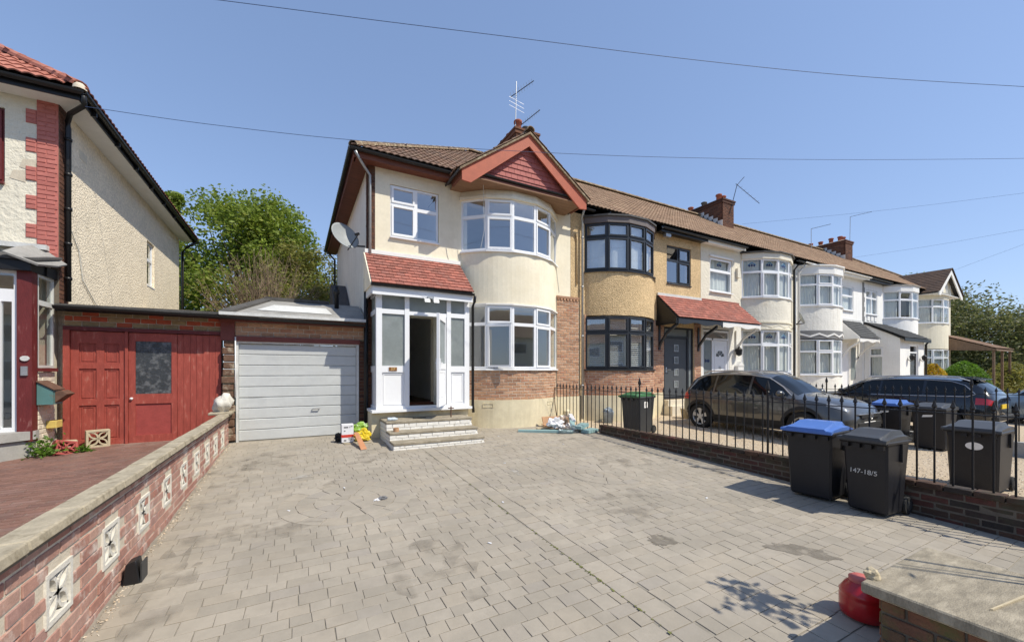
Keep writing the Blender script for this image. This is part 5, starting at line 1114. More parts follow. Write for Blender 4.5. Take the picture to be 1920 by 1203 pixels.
mb=MB(); mb.box(-1.40,-1.05,8.98,9.46,.62,.665); mb.build('ornament_base',M['stone'],T,bev=.01)
T=thing('spotlight','small black floodlight lying at the foot of the garden wall','light',(-1.05,4.05,gz(4.05)))
mb=MB(); mb.hexa([(-1.13,3.98,gz(4)+.0),(-1.03,3.98,gz(4)+.0),(-1.03,4.12,gz(4)+.0),(-1.13,4.12,gz(4)+.0)],[(-1.12,4.0,gz(4)+.15),(-1.06,4.0,gz(4)+.17),(-1.06,4.12,gz(4)+.17),(-1.12,4.12,gz(4)+.15)]); mb.build('lamp_housing',M['black'],T,bev=.006)
mb=MB(); mb.box(-1.03,-1.02,3.985,4.115,gz(4)+.01,gz(4)+.15); mb.build('lamp_glass',M['bin_grey'],T)

# ---------------------------------------------------------------- right boundary wall and railings
RW=thing('low_boundary_wall','low dark mossy brick wall below the black railings','wall',(6.45,4,0))
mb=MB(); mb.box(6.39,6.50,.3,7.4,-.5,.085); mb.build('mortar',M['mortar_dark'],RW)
def keepr(u,z): return z>gz(7.4-u)-.04
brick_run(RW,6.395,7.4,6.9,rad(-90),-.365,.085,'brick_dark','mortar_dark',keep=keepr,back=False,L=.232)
y=.3
while y<7.38:
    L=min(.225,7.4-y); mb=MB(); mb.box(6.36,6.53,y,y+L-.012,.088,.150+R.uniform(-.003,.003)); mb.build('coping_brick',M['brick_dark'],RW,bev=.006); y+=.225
def spear_bar(mb,x,y,z0,z1,r=.010):
    mb.tube([(x,y,z0),(x,y,z1)],r,6)
    mb.lathe([(.010,0),(.018,.012),(.010,.024),(.026,.045),(.016,.075),(.001,.13)],6,(x,y,z1-.01))
def railings(name,label,x,y0,y1,zb,zt,step,posts,lowfrom=None,group=None):
    F=thing(name,label,'fence',(x,(y0+y1)/2,zb),group)
    k=MB(); spear_bar(k,0,0,0,zt-.13-zb); me=k.mesh('bar'); me.materials.append(M['blackiron'])
    n=int((y1-y0)/step)
    for i in range(n+1):
        y=y0+i*step
        if any(abs(y-p)<step*.45 for p in posts): continue
        z=zb if (lowfrom is None or y<lowfrom) else gz(y)-.05
        put('bar',me,(x,y,z),None,F,(1,1,(zt-.0-z)/(zt-zb)))
    for p in posts:
        m2=MB(); m2.tube([(x,p,zb-.02),(x,p,zt-.02)],.016,8); m2.lathe([(.016,0),(.026,.015),(.014,.03),(.034,.06),(.03,.10),(.012,.17),(.002,.2)],8,(x,p,zt-.03)); m2.build('post',M['blackiron'],F)
    m2=MB(); m2.box(x-.012,x+.012,y0-.05,y1+.05,zt-.17,zt-.158); m2.build('rail',M['blackiron'],F); return F
railings('iron_railings','black iron railings with spear tips on low mossy brick wall',6.44,.55,9.4,.15,1.12,.1475,(3.57,6.20),7.35)
railings('iron_railings','black iron railings standing between the grey car and the black estate car',12.93,1.5,9.3,-.02,1.10,.15,(2.9,5.6))
mb=MB(); mb.box(12.83,13.03,1.2,9.4,-.4,-.01); o=mb.build('kerb_wall',M['greystone'],None); tag(o,'low grey kerb wall between the gravel forecourts','wall')
# gravel stones, nearest part of the forecourt
rr=random.Random(11); mb=MB()
for i in range(9000):
    x=6.55+rr.random()**1.3*5.8; y=rr.uniform(.8,9.2); s=rr.uniform(.010,.022); z=gz(y)-.074; a=rr.uniform(0,6.28)
    c,s2=math.cos(a)*s,math.sin(a)*s
    mb.add([(x+c,y+s2,z),(x-s2,y+c,z),(x-c,y-s2,z),(x+s2,y-c,z),(x+rr.uniform(-.3,.3)*s,y,z+s*.8)],[(0,1,4),(1,2,4),(2,3,4),(3,0,4)])
o=mb.build('gravel',M['gravel'],None,fix=False); tag(o,'loose pale gravel scattered on the neighbouring forecourt','gravel',kind='stuff')

# ---------------------------------------------------------------- front steps
ST=thing('front_steps','white painted brick steps with grey treads before the porch','steps',(2.5,8.2,0))
for k,(y0,z0,z1) in enumerate(((7.54,-.12,.085),(7.87,.05,.235),(8.20,.20,.41))):
    mb=MB(); mb.box(1.60,3.42,y0+.02,8.88,z0,z1-.045); mb.build('mortar',M['brick_white'],ST)
    mb=MB(); mb.box(1.585,3.435,y0-.005,(y0+.36 if k<2 else 8.885),z1-.045,z1); mb.build('tread',M['slab'],ST,bev=.006)
    mb=MB(); 
    hz=(z1-.05-max(z0,gz(y0)))/2
    for c in range(2):
        zz=max(z0,gz(y0)-.01)+c*hz; x=1.585-(.12 if c else 0)
        while x<3.42:
            a=max(x,1.585); e=min(x+.24,3.435); x+=.24
            if e-a>.05: put('brick',brick_mesh('brick_white',e-a-.008,hz-.008,.05,R.randrange(3)),(a+.004,y0+.004+R.uniform(-.003,.003),zz+.004),None,ST)
        y=8.86
        while y>y0+.1:
            l=min(.24,y-y0-.03); put('brick',brick_mesh('brick_white',l-.008,hz-.008,.05,R.randrange(3)),(1.586,y-.004,zz+.004),(0,0,rad(-90)),ST); y-=.24
mb=MB(); mb.tube([(3.02,8.42,.41),(3.02,8.42,.66)],.014,8); mb.box(2.96,3.08,8.40,8.44,.60,.625); mb.build('handrail_stump',M['rust'],ST)
# wheelie bins
def bin_(name,label,lid,bodym,loc,rz=0,sticker=None,writing=None,group=None,w=.58,d=.72,h=1.0,tilt=0,labelside=False):
    B=thing(name,label,'bin',(0,0,0),group); hb=h*.90
    mb=MB(); b=[(.08,-.238*w/.58,.03),(d-.12,-.245*w/.58,.03),(d-.12,.245*w/.58,.03),(.08,.238*w/.58,.03)]; t=[(.02,-w*.46,hb),(d-.03,-w*.48,hb),(d-.03,w*.48,hb),(.02,w*.46,hb)]
    mb.hexa(b,t); o=mb.build('bin_body',M[bodym],B,bev=.022)
    mb=MB(); mb.box(-.03,d,-w*.5,w*.5,hb-.05,hb-.005); mb.build('bin_rim',M[bodym],B,bev=.012)
    for sy in (-1,1): mb=MB(); mb.box(d*.55,d*.62,sy*w*.49-.012,sy*w*.49+.012,hb-.25,hb-.05); mb.build('side_rib',M[bodym],B)
    for k in range(4): mb=MB(); yy=-w*.36+k*w*.24; mb.box(-.022,.03,yy-.03,yy+.03,hb-.10,hb-.05); mb.build('rim_rib',M[bodym],B)
    lb=MB(); z=hb+.0
    nx=6; vs=[]; prof=[(-.065,.0,.99),(-.055,.035,.99),(.06,.055,.93),(d*.45,.10,.93),(d*.85,.095,.93),(d*.97,.04,.97),(d+.02,.01,.97)]
    for x,dz,k in prof:
        for f in (-1,-.8,-.72,.72,.8,1): vs.append((x,f*w*.515*k,z+(dz if abs(f)<.75 else (dz*.5 if abs(f)<.9 else dz*.4-.0))))
    for x,dz,k in prof:
        for f in (-1,-.8,-.72,.72,.8,1): vs.append((x,f*w*.515*k,z-.004-(.02 if x<0 else 0)))
    m_=len(prof); N=m_*6; fs=[]
    for i in range(m_-1):
        for j in range(5):
            a=i*6+j; fs+=[(a,a+1,a+7,a+6),(N+a,N+a+6,N+a+7,N+a+1)]
        fs+=[(i*6,i*6+6,N+i*6+6,N+i*6),(i*6+5,N+i*6+5,N+i*6+11,i*6+11)]
    for j in range(5): fs+=[(j,N+j,N+j+1,j+1),((m_-1)*6+j,(m_-1)*6+j+1,N+(m_-1)*6+j+1,N+(m_-1)*6+j)]
    lb.add(vs,fs); LD=lb.build('bin_lid',M[lid],B)
    mb=MB(); mb.tube([(d+.03,-w*.35,hb-.02),(d+.03,w*.35,hb-.02)],.014,8); mb.build('handle_bar',M[bodym],B)
    for sy in (-1,1):
        wl=MB(); wl.lathe([(.03,-.022),(.095,-.022),(.10,-.012),(.10,.012),(.095,.022),(.03,.022)],18,(0,0,0)); wl.v=[Vector((p.x+d-.05,p.z+sy*w*.43,p.y+.10)) for p in wl.v]; wh=wl.build('wheel',M['rubber'],B,smooth=False)
        hb_=MB(); hb_.lathe([(.0,-.026),(.055,-.026),(.055,.026),(0,.026)],12,(0,0,0)); hb_.v=[Vector((p.x+d-.05,p.z+sy*w*.43,p.y+.10)) for p in hb_.v]; hb_.build('hub',M['bin_grey'],wh)
    ax=MB(); ax.tube([(d-.05,-w*.42,.10),(d-.05,w*.42,.10)],.012,6); ax.build('axle',M['black'],B)
    fx=lambda zz:.08+(.02-.08)*(zz-.03)/(hb-.03)
    sl=math.atan2(.06,hb-.03)
    if sticker=='oval':
        mb=MB(); zc=hb*.74; mb.add([(fx(zc+.055*math.sin(t/20*6.283))-.004,-.02+.088*math.cos(t/20*6.283),zc+.055*math.sin(t/20*6.283)) for t in range(20)],[tuple(range(20))]); mb.build('oval_sticker',M['white'],B)
    if sticker=='patch':
        mb=MB(); zc=hb*.78; mb.add([(fx(zc)-.006,.10,zc),(fx(zc)-.006,-.06,zc+.02),(fx(zc)-.003,-.08,zc+.09),(fx(zc)-.003,.02,zc+.10),(fx(zc)-.003,.08,zc+.06)],[(0,1,2,3,4)]); mb.build('white_sticker',M['white'],B)
    if labelside:
        mb=MB(); mb.box(d*.30,d*.52,-w*.462,-w*.455,hb*.70,hb*.86); o=mb.build('white_label',M['white'],B); mb=MB(); mb.box(d*.34,d*.44,-w*.468,-w*.462,hb*.75,hb*.77); mb.box(d*.34,d*.48,-w*.468,-w*.462,hb*.80,hb*.82); mb.build('label_print',M['black'],o)
    if writing:
        zc=hb*.56; T_=Matrix.Translation((fx(zc)-.004,.02,zc))@Matrix.Rotation(rad(-90),4,'Z')@Matrix.Rotation(-sl,4,'X')
        M.setdefault('chalk',mat('white_paint_marker',(.62,.6,.56),.9,.1,30)); text(writing,.075,T_,'chalk',B,'painted_lettering',.001,.0)
    B.location=loc; B.rotation_euler=(0,0,rz); return B
# fronts face -x, local y runs along the wall
bin_('wheelie_bin','charcoal wheelie bin with bright blue lid against the railings','lid_blue','bin',(5.74,2.70,gz(2.7)+.006),rad(4),h=.98,w=.55,d=.62)
bin_('wheelie_bin','charcoal wheelie bin with black lid and white painted lettering','lid_grey','bin',(5.75,2.13,gz(2.1)+.006),rad(-3),writing='147-18/5',h=.97,w=.46,d=.55)
bin_('wheelie_bin','black wheelie bin with pale oval sticker on the gravel','lid_grey','bin',(8.55,1.92,gz(1.9)-.075),0,'oval',h=1.0)
bin_('wheelie_bin','grey wheelie bin with green lid beside the pebbledash house','lid_green','bin_grey',(7.25,7.30,gz(7.3)-.075),rad(12),labelside=True,h=1.04)
bin_('wheelie_bin','wheelie bin with blue lid and torn sticker before the black estate car','lid_blue','bin',(12.0,4.05,gz(4)-.075),0,'patch',h=1.0)
bin_('wheelie_bin','wheelie bin with black lid and white sticker before the black estate car','lid_grey','bin',(11.9,3.30,gz(3.3)-.075),0,'patch',h=1.0)
# ---------------------------------------------------------------- cars
M['paint_grey']=mat('grey_metallic_car_paint',(.085,.082,.075),.28,.04,2,metal=.5,coat=1,spec=.5)
M['paint_black']=mat('black_metallic_car_paint',(.010,.012,.016),.22,.04,2,metal=.3,coat=1)
M['paint_blue']=mat('pale_blue_car_paint',(.20,.27,.33),.28,.04,2,metal=.4,coat=1)
M['cladding']=mat('black_cladding',(.018,.018,.018),.7,.1,6)
M['carglass']=mat('tinted_car_glass',(.006,.008,.009),.04,.05,2,spec=.45)
M['rim']=mat('silver_alloy',(.52,.51,.48),.35,.08,10,metal=.2)
M['carglass_light']=glass('clear_car_glass',(.55,.62,.6),fac=.10)
M['lamp_clear']=mat('headlamp',(.22,.23,.25),.08,.3,18,spec=.9,coat=1)
M['lamp_red']=mat('tail_lamp',(.45,.012,.015),.12,.15,12,coat=1)
M['plate_yellow']=mat('yellow_number_plate',(.75,.52,.03),.5,.05,10)
M['seat']=mat('dark_upholstery',(.03,.03,.03),.9,.1,5)
def herm(xs,ys,x):
    n=len(xs)
    if x<=xs[0]: return ys[0]
    if x>=xs[-1]: return ys[-1]
    for i in range(n-1):
        if x<=xs[i+1]: break
    d=[(ys[k+1]-ys[k])/(xs[k+1]-xs[k]) for k in range(n-1)]
    def tan(k):
        if k==0: return d[0]
        if k==n-1: return d[-1]
        return 0 if d[k-1]*d[k]<=0 else 2*d[k-1]*d[k]/(d[k-1]+d[k])
    h=xs[i+1]-xs[i]; t=(x-xs[i])/h; m0,m1=tan(i)*h,tan(i+1)*h
    return ys[i]*(2*t**3-3*t*t+1)+m0*(t**3-2*t*t+t)+ys[i+1]*(-2*t**3+3*t*t)+m1*(t**3-t*t)
class Car:
    def __init__(s,name,label,st,paint,wx,wr=.34,win=(),group=None):
        s.st=st; s.xs=[q[0] for q in st]; s.root=thing(name,label,'car',(0,0,0),group); s.paint=paint; s.wx=wx; s.wr=wr; s.mods=[]
    def half(s,x):
        v=[herm(s.xs,[q[k] for q in s.st],x) for k in range(1,10)]
        zb,wb,zm,wm,zs,ws,zr,wr,zc=v
        return [(0,zb),(wb*.55,zb),(wb*.93,zb+.01),(wb,zb+.10),(wm*.99,(zm+zb)*.5+.02),(wm,zm),((wm+ws)/2+.012,(zm+zs)/2+.03),(ws,zs),(ws+(wr-ws)*.5+.012,zs+(zr-zs)*.5),(wr,zr),(wr*.62,zc-(zc-zr)*.22),(0,zc)]
    def pt(s,x,c):
        h=s.half(x); i=min(int(c),len(h)-2); f=c-i; return Vector((x,h[i][0]+(h[i+1][0]-h[i][0])*f,h[i][1]+(h[i+1][1]-h[i][1])*f))
    def body(s,n=64):
        x0,x1=s.xs[0],s.xs[-1]; X=[x0+(x1-x0)*(.5-.5*math.cos(math.pi*i/n)) for i in range(n+1)]; mb=MB(); K=None
        for x in X:
            h=s.half(x); ring_=[(x,-y,z) for y,z in h]+[(x,y,z) for y,z in h[-2:0:-1]]; K=len(ring_); mb.v+=[Vector(p) for p in ring_]
        for i in range(n):
            for j in range(K): mb.f.append([i*K+j,i*K+(j+1)%K,(i+1)*K+(j+1)%K,(i+1)*K+j])
        mb.f.append(list(range(K))[::-1]); mb.f.append([n*K+j for j in range(K)]); mb.mi=[0]*len(mb.f)
        o=mb.build('body',M[s.paint],s.root,smooth=True)
        cut=MB()
        for wx in s.wx:
            for sy in (-1,1):
                c=MB(); c.lathe([(s.wr+.055,-.20),(s.wr+.055,.25)],32,(0,0,0)); cut.add([Vector((p.x+wx,p.z+sy*.86,p.y+s.wr-.0)) for p in c.v],c.f)
        co=cut.build('cutter',M['cladding'],None)
        md=o.modifiers.new('b','BOOLEAN'); md.object=co; md.operation='DIFFERENCE'; md.solver='EXACT'
        bpy.context.view_layer.update()
        me=bpy.data.meshes.new_from_object(o.evaluated_get(bpy.context.evaluated_depsgraph_get())); o.modifiers.clear(); o.data=me; bpy.data.objects.remove(co)
        me.materials.clear(); me.materials.append(M[s.paint])
        for p in me.polygons: p.use_smooth=True
        try: me.set_sharp_from_angle(angle=rad(32))
        except Exception: pass
        s.bodyo=o; return o
    def patch(s,name,m,x0,x1,c0,c1,nx=10,nc=6,off=.006,both=True,sy=-1,skew=0,parent=None):
        mb=MB(); P=[]
        for i in range(nx+1):
            for j in range(nc+1):
                c=c0+(c1-c0)*j/nc; x=x0+(x1-x0)*i/nx+skew*(j/nc); p=s.pt(x,c); a=s.pt(x+.01,c)-p; b=s.pt(x,min(c+.05,10.999))-s.pt(x,min(c+.05,10.999)-.05); n=a.cross(b); n=n.normalized() if n.length>1e-9 else Vector((0,0,1))
                if n.y<0 and p.y>.05: n=-n
                if p.y<=.05 and n.z<0: n=-n
                P.append(p+n*off)
        for side in ((-1,1) if both else (sy,)):
            k=len(mb.v); mb.v+=[Vector((p.x,p.y*side,p.z)) for p in P]
            for i in range(nx):
                for j in range(nc): a=k+i*(nc+1)+j; mb.f.append([a,a+1,a+nc+2,a+nc+1]); mb.mi.append(0)
        return mb.build(name,M[m],parent or s.root,smooth=True,fix=False)
    def zsurf(s,x,z,lo=7,hi=9):
        a,b=lo,hi
        for _ in range(18):
            m_=(a+b)/2
            if s.pt(x,m_).z<z: a=m_
            else: b=m_
        return s.pt(x,(a+b)/2)
    def side_glass(s,pts,sy,m='carglass',name='side_window',off=.008):
        """pts: (x, zlow, zhigh)"""
        mb=MB(); nz=4; xs=[p[0] for p in pts]; P=[]
        N=10
        for i in range(N+1):
            x=xs[0]+(xs[-1]-xs[0])*i/N; lo=herm(xs,[p[1] for p in pts],x); hi=herm(xs,[p[2] for p in pts],x)
            for j in range(nz+1):
                z=lo+(hi-lo)*j/nz; p=s.zsurf(x,z); P.append(Vector((x,(p.y+off)*sy,z)))
        mb.v=P
        for i in range(N):
            for j in range(nz): a=i*(nz+1)+j; mb.f.append([a,a+1,a+nz+2,a+nz+1]); mb.mi.append(0)
        return mb.build(name,M[m],s.root,smooth=True,fix=False)
    def trim(s,pts,sy,m='alu',r=.009,name='window_trim',off=.012):
        mb=MB(); q=[]
        for x,z in pts:
            p=s.zsurf(x,z,6.5,9.5); q.append((x,(p.y+off)*sy,z))
        mb.tube(q,r,5); return mb.build(name,M[m],s.root)
    def seam(s,x,c0,c1,sy,skew=0,parent=None):
        mb=MB(); q=[]
        for i in range(9):
            c=c0+(c1-c0)*i/8; p=s.pt(x+skew*i/8,c); q.append((p.x,(p.y+.001)*sy,p.z))
        mb.tube(q,.004,4); return mb.build('door_seam',M['cladding'],s.root)
    def wheel(s,wx,sy,spokes=5,rim='rim',tw=.21):
        r=s.wr; y=sy*.80; W_=MB(); W_.lathe([(r*.66,-tw/2),(r*.93,-tw/2),(r,-tw/2+.035),(r,tw/2-.035),(r*.93,tw/2),(r*.66,tw/2),(r*.66,-tw/2)],36,(0,0,0),cap=False)
        tr=lambda p:Vector((p.x+wx,p.z*sy+y,p.y+r))
        W_.v=[tr(p) for p in W_.v]; o=W_.build('wheel',M['rubber'],s.root,smooth=False)
        d=MB(); d.lathe([(0,-.02),(r*.66,-.02),(r*.66,.0),(0,.0)],30,(0,0,0),cap=False); d.v=[tr(p) for p in d.v]; d.build('brake_disc',M['cladding'],o)
        rm=MB(); rm.lathe([(r*.60,.07),(r*.68,.095),(r*.70,.10),(r*.70,.02),(r*.60,.02)],36,(0,0,0),cap=False); rm.lathe([(0,.075),(.06,.075),(.07,.03)],14,(0,0,0),cap=False)
        for k in range(spokes):
            a=2*math.pi*(k+.25)/spokes
            for da in (-.14,.14):
                e=Vector((math.cos(a+da),math.sin(a+da),0)); f=Vector((-e.y,e.x,0)); c=Vector((math.cos(a),math.sin(a),0))
                w0,w1=.022,.030; A=c*.05; B=e*r*.66
                rm.hexa([A-f*w0+Vector((0,0,.04)),A+f*w0+Vector((0,0,.04)),B+f*w1+Vector((0,0,.05)),B-f*w1+Vector((0,0,.05))],[A-f*w0+Vector((0,0,.075)),A+f*w0+Vector((0,0,.075)),B+f*w1+Vector((0,0,.09)),B-f*w1+Vector((0,0,.09))])
        rm.v=[tr(p) for p in rm.v]; rm.build('rim',M[rim],o)
        ar=MB(); n=20; q=[]
        for i in range(n+1):
            a=rad(-8)+rad(196)*i/n
            for rr_ in (r+.05,r+.12):
                px,pz=wx+rr_*math.cos(a),r+rr_*math.sin(a); pz=max(pz,.2); pp=s.pt(px,3+0)
                lo,hi=3.0,7.0; c=lo
                for _ in range(16):
                    c=(lo+hi)/2
                    if s.pt(px,c).z<pz: lo=c
                    else: hi=c
                ps=s.pt(px,c); q.append(Vector((px,(ps.y+.010)*sy,pz)))
        ar.v=q; ar.f=[[2*i,2*i+2,2*i+3,2*i+1] for i in range(n)]; ar.mi=[0]*n; ar.build('wheel_arch',M['cladding' if s.clad else s.paint],s.root,smooth=True,fix=False)
    def mirror(s,x,z,sy):
        p=s.zsurf(x,z); bm=bmesh.new(); bmesh.ops.create_icosphere(bm,subdivisions=2,radius=1)
        for v_ in bm.verts: v_.co=Vector((x+v_.co.x*.10*(1 if v_.co.x>0 else .55),sy*(p.y+.14)+v_.co.y*.12,z+.03+v_.co.z*.075))
        me=bpy.data.meshes.new('door_mirror'); bm.to_mesh(me); bm.free(); me.materials.append(M[s.paint]); o=bpy.data.objects.new('door_mirror',me); COL.objects.link(o); o.parent=s.root
        for q in me.polygons: q.use_smooth=True
    clad=True
ST_SUV=[(-2.04,.42,.52,.60,.62,.80,.58,.88,.50,.92),(-2.00,.34,.66,.62,.78,.90,.72,1.00,.60,1.06),(-1.90,.29,.76,.62,.86,.95,.80,1.14,.64,1.21),(-1.70,.26,.82,.60,.895,.97,.84,1.34,.635,1.41),(-1.40,.22,.84,.60,.91,.97,.86,1.455,.62,1.525),(-.8,.20,.85,.58,.91,.96,.87,1.50,.61,1.575),(-.1,.20,.85,.58,.91,.95,.87,1.48,.605,1.56),(.30,.20,.85,.58,.91,.945,.87,1.40,.60,1.485),(.70,.20,.85,.58,.91,.945,.865,1.185,.64,1.285),(1.02,.20,.85,.58,.91,.94,.855,1.00,.69,1.055),(1.30,.20,.85,.58,.905,.92,.83,.975,.63,1.02),(1.68,.22,.82,.57,.885,.85,.78,.91,.57,.95),(1.90,.25,.74,.54,.82,.765,.70,.82,.52,.86),(2.00,.28,.64,.50,.74,.66,.62,.72,.46,.76),(2.05,.33,.52,.48,.62,.58,.52,.62,.40,.65)]
c=Car('parked_car','grey compact crossover car parked on the gravel behind the railings',ST_SUV,'paint_grey',(-1.40,1.17),.335); c.body()
for sy in (-1,1):
    c.side_glass([(-.02,1.00,1.43),(.35,1.00,1.37),(.62,1.00,1.20),(.84,1.00,1.03)],sy,'carglass'); c.side_glass([(-.98,1.02,1.45),(-.5,1.01,1.455),(-.08,1.00,1.435)],sy); c.side_glass([(-1.72,1.06,1.10),(-1.5,1.04,1.33),(-1.3,1.03,1.42),(-1.04,1.02,1.445)],sy,name='quarter_window')
    c.trim([(-1.80,1.04),(-1.60,1.33),(-1.35,1.452),(-.8,1.488),(-.1,1.465),(.33,1.395),(.66,1.20),(.90,1.01)],sy)
    for x,sk in ((.92,-.02),(-.05,0),(-.98,-.12)): c.seam(x,3.4,7,sy,sk)
    for x in (.10,-.82): p=c.zsurf(x,.86,5,8); mb=MB(); mb.box(x-.11,x+.11,sy*(p.y+.0)-.012,sy*(p.y)+.02*sy+.012,.85,.885); mb.build('door_handle',M['paint_grey'],c.root,bev=.008)
    for wx in c.wx: c.wheel(wx,sy)
    c.mirror(.72,1.02,sy)
    mb=MB(); mb.tube([(-1.45,sy*.63,1.50),(-1.3,sy*.625,1.555),(-.6,sy*.62,1.575),(.05,sy*.615,1.545),(.2,sy*.62,1.48)],.016,6); mb.build('roof_rail',M['alu'],c.root)
    c.patch('headlight','lamp_clear',1.60,1.94,6.6,7.7,8,4,.006,False,sy); c.patch('tail_light','lamp_red',-1.97,-1.72,5.9,7.1,8,4,.008,False,sy)
    c.patch('sill_cladding','cladding',-1.02,.80,2.6,4.1,8,3,.006,False,sy)
c.patch('windscreen','carglass',.36,.98,9.12,11,8,8,.006); c.patch('rear_window','carglass',-1.94,-1.62,9.1,11,6,8,.006)
mb=MB(); mb.box(2.02,2.075,-.42,.42,.585,.66); mb.build('grille',M['cladding'],c.root,bev=.01)
mb=MB(); mb.box(1.99,2.065,-.52,.52,.36,.50); mb.build('lower_grille',M['cladding'],c.root,bev=.01)
mb=MB(); mb.box(2.03,2.08,-.50,.50,.66,.675); mb.build('chrome_strip',M['alu'],c.root)
mb=MB(); mb.lathe([(.070,0),(.078,.012),(.066,.012)],20,(0,0,0),cap=False); 
for a,b in (((-.045,.05),(0,-.005)),((0,-.005),(.045,.05)),((-.055,.03),(-.025,-.05)),((-.025,-.05),(0,.0)),((0,.0),(.025,-.05)),((.025,-.05),(.055,.03))): mb.tube([(a[0],a[1],.008),(b[0],b[1],.008)],.007,4)
mb.v=[Vector((2.078+p.z,p.x,p.y+.635)) for p in mb.v]; mb.build('badge',M['alu'],c.root)
mb=MB(); mb.box(2.045,2.06,-.26,.26,.40,.51); mb.build('number_plate',M['white'],c.root)
c.root.location=(10.78,5.92,-.165); c.root.rotation_euler=(0,0,rad(-90)); c.root.scale=(.995,.995,1.02)
ST_EST=[(-2.38,.42,.52,.58,.64,.80,.60,.88,.52,.93),(-2.33,.32,.70,.60,.80,.88,.74,.97,.62,1.03),(-2.22,.27,.80,.60,.875,.92,.81,1.08,.66,1.15),(-2.0,.23,.83,.58,.90,.935,.835,1.26,.64,1.33),(-1.75,.20,.84,.56,.91,.935,.85,1.355,.62,1.425),(-1.1,.18,.85,.55,.915,.93,.86,1.405,.61,1.475),(-.4,.18,.85,.55,.915,.92,.86,1.405,.605,1.48),(.2,.18,.85,.55,.915,.915,.86,1.37,.60,1.45),(.62,.18,.85,.55,.915,.91,.855,1.25,.61,1.335),(1.00,.18,.85,.55,.91,.905,.845,1.065,.65,1.14),(1.30,.18,.85,.55,.905,.90,.83,.945,.67,.99),(1.65,.19,.84,.54,.90,.87,.80,.91,.61,.95),(2.02,.21,.80,.52,.87,.80,.745,.85,.55,.88),(2.25,.24,.70,.49,.79,.70,.66,.76,.50,.79),(2.36,.29,.56,.45,.66,.60,.56,.65,.44,.68),(2.40,.34,.44,.43,.55,.53,.46,.56,.38,.58)]
c=Car('parked_car','black estate car with roof rails and red tail lamp behind second railings',ST_EST,'paint_black',(-1.48,1.34),.33); c.clad=False; c.body()
for sy in (-1,1):
    c.side_glass([(.02,.96,1.355),(.4,.955,1.30),(.75,.95,1.16),(1.05,.945,.97)],sy,'carglass'); c.side_glass([(-.98,.97,1.365),(-.5,.965,1.37),(-.04,.96,1.36)],sy); c.side_glass([(-1.98,1.03,1.06),(-1.75,.99,1.26),(-1.5,.98,1.33),(-1.05,.975,1.36)],sy,name='quarter_window')
    c.trim([(-2.04,1.03),(-1.82,1.25),(-1.55,1.345),(-1.0,1.385),(-.3,1.39),(.2,1.358),(.62,1.24),(1.12,.95)],sy); c.trim([(-2.04,1.03),(-1.9,.965),(-.5,.94),(1.12,.93)],sy)
    for x,sk in ((1.12,-.02),(0,0),(-1.0,-.12)): c.seam(x,3.4,7,sy,sk)
    for wx in c.wx: c.wheel(wx,sy)
    c.mirror(.95,.99,sy)
    mb=MB(); mb.tube([(-1.9,sy*.63,1.36),(-1.7,sy*.625,1.43),(-1.0,sy*.62,1.475),(-.2,sy*.615,1.475),(.25,sy*.615,1.43)],.016,6); mb.build('roof_rail',M['alu'],c.root)
    c.patch('headlight','lamp_clear',1.95,2.28,6.5,7.6,8,4,.006,False,sy); c.patch('tail_light','lamp_red',-2.345,-2.05,5.9,7.0,8,4,.008,False,sy)
c.patch('windscreen','carglass',.50,1.22,9.12,11,8,8,.006); c.patch('rear_window','carglass',-2.27,-1.92,9.1,11,6,8,.006)
mb=MB(); mb.hexa([(-2.02,-.58,1.38),(-1.7,-.58,1.44),(-1.7,.58,1.44),(-2.02,.58,1.38)],[(-2.06,-.57,1.40),(-1.7,-.57,1.47),(-1.7,.57,1.47),(-2.06,.57,1.40)]); mb.build('rear_spoiler',M['paint_black'],c.root,bev=.006)
mb=MB(); mb.box(-2.40,-2.37,-.26,.26,.66,.77); mb.build('number_plate',M['plate_yellow'],c.root)
mb=MB(); mb.box(-2.43,-2.2,-.72,.72,.36,.50); mb.build('rear_bumper',M['cladding'],c.root,bev=.03)
c.root.location=(15.92,5.22,-.19); c.root.rotation_euler=(0,0,rad(90)); c.root.scale=(.93,1,1)
c=Car('parked_car','pale blue car with black windows beyond the black estate car',ST_SUV,'paint_blue',(-1.40,1.17),.335); c.clad=False; c.body()
for sy in (-1,1):
    c.side_glass([(-.02,1.00,1.43),(.35,1.00,1.37),(.62,1.00,1.20),(.84,1.00,1.03)],sy); c.side_glass([(-.98,1.02,1.45),(-.5,1.01,1.455),(-.08,1.00,1.435)],sy); c.side_glass([(-1.72,1.06,1.10),(-1.5,1.04,1.33),(-1.3,1.03,1.42),(-1.04,1.02,1.445)],sy,name='quarter_window')
    for wx in c.wx: c.wheel(wx,sy)
    c.patch('headlight','lamp_clear',1.60,1.94,6.6,7.7,8,4,.006,False,sy)
    c.patch('tail_light','lamp_red',-1.97,-1.72,5.9,7.1,8,4,.008,False,sy)
c.patch('windscreen','carglass',.36,.98,9.12,11,8,8,.006); c.patch('rear_window','carglass',-1.94,-1.62,9.1,11,6,8,.006)
c.root.location=(21.3,2.75,-.31); c.root.rotation_euler=(0,0,rad(90)); c.root.scale=(1,1,.96)
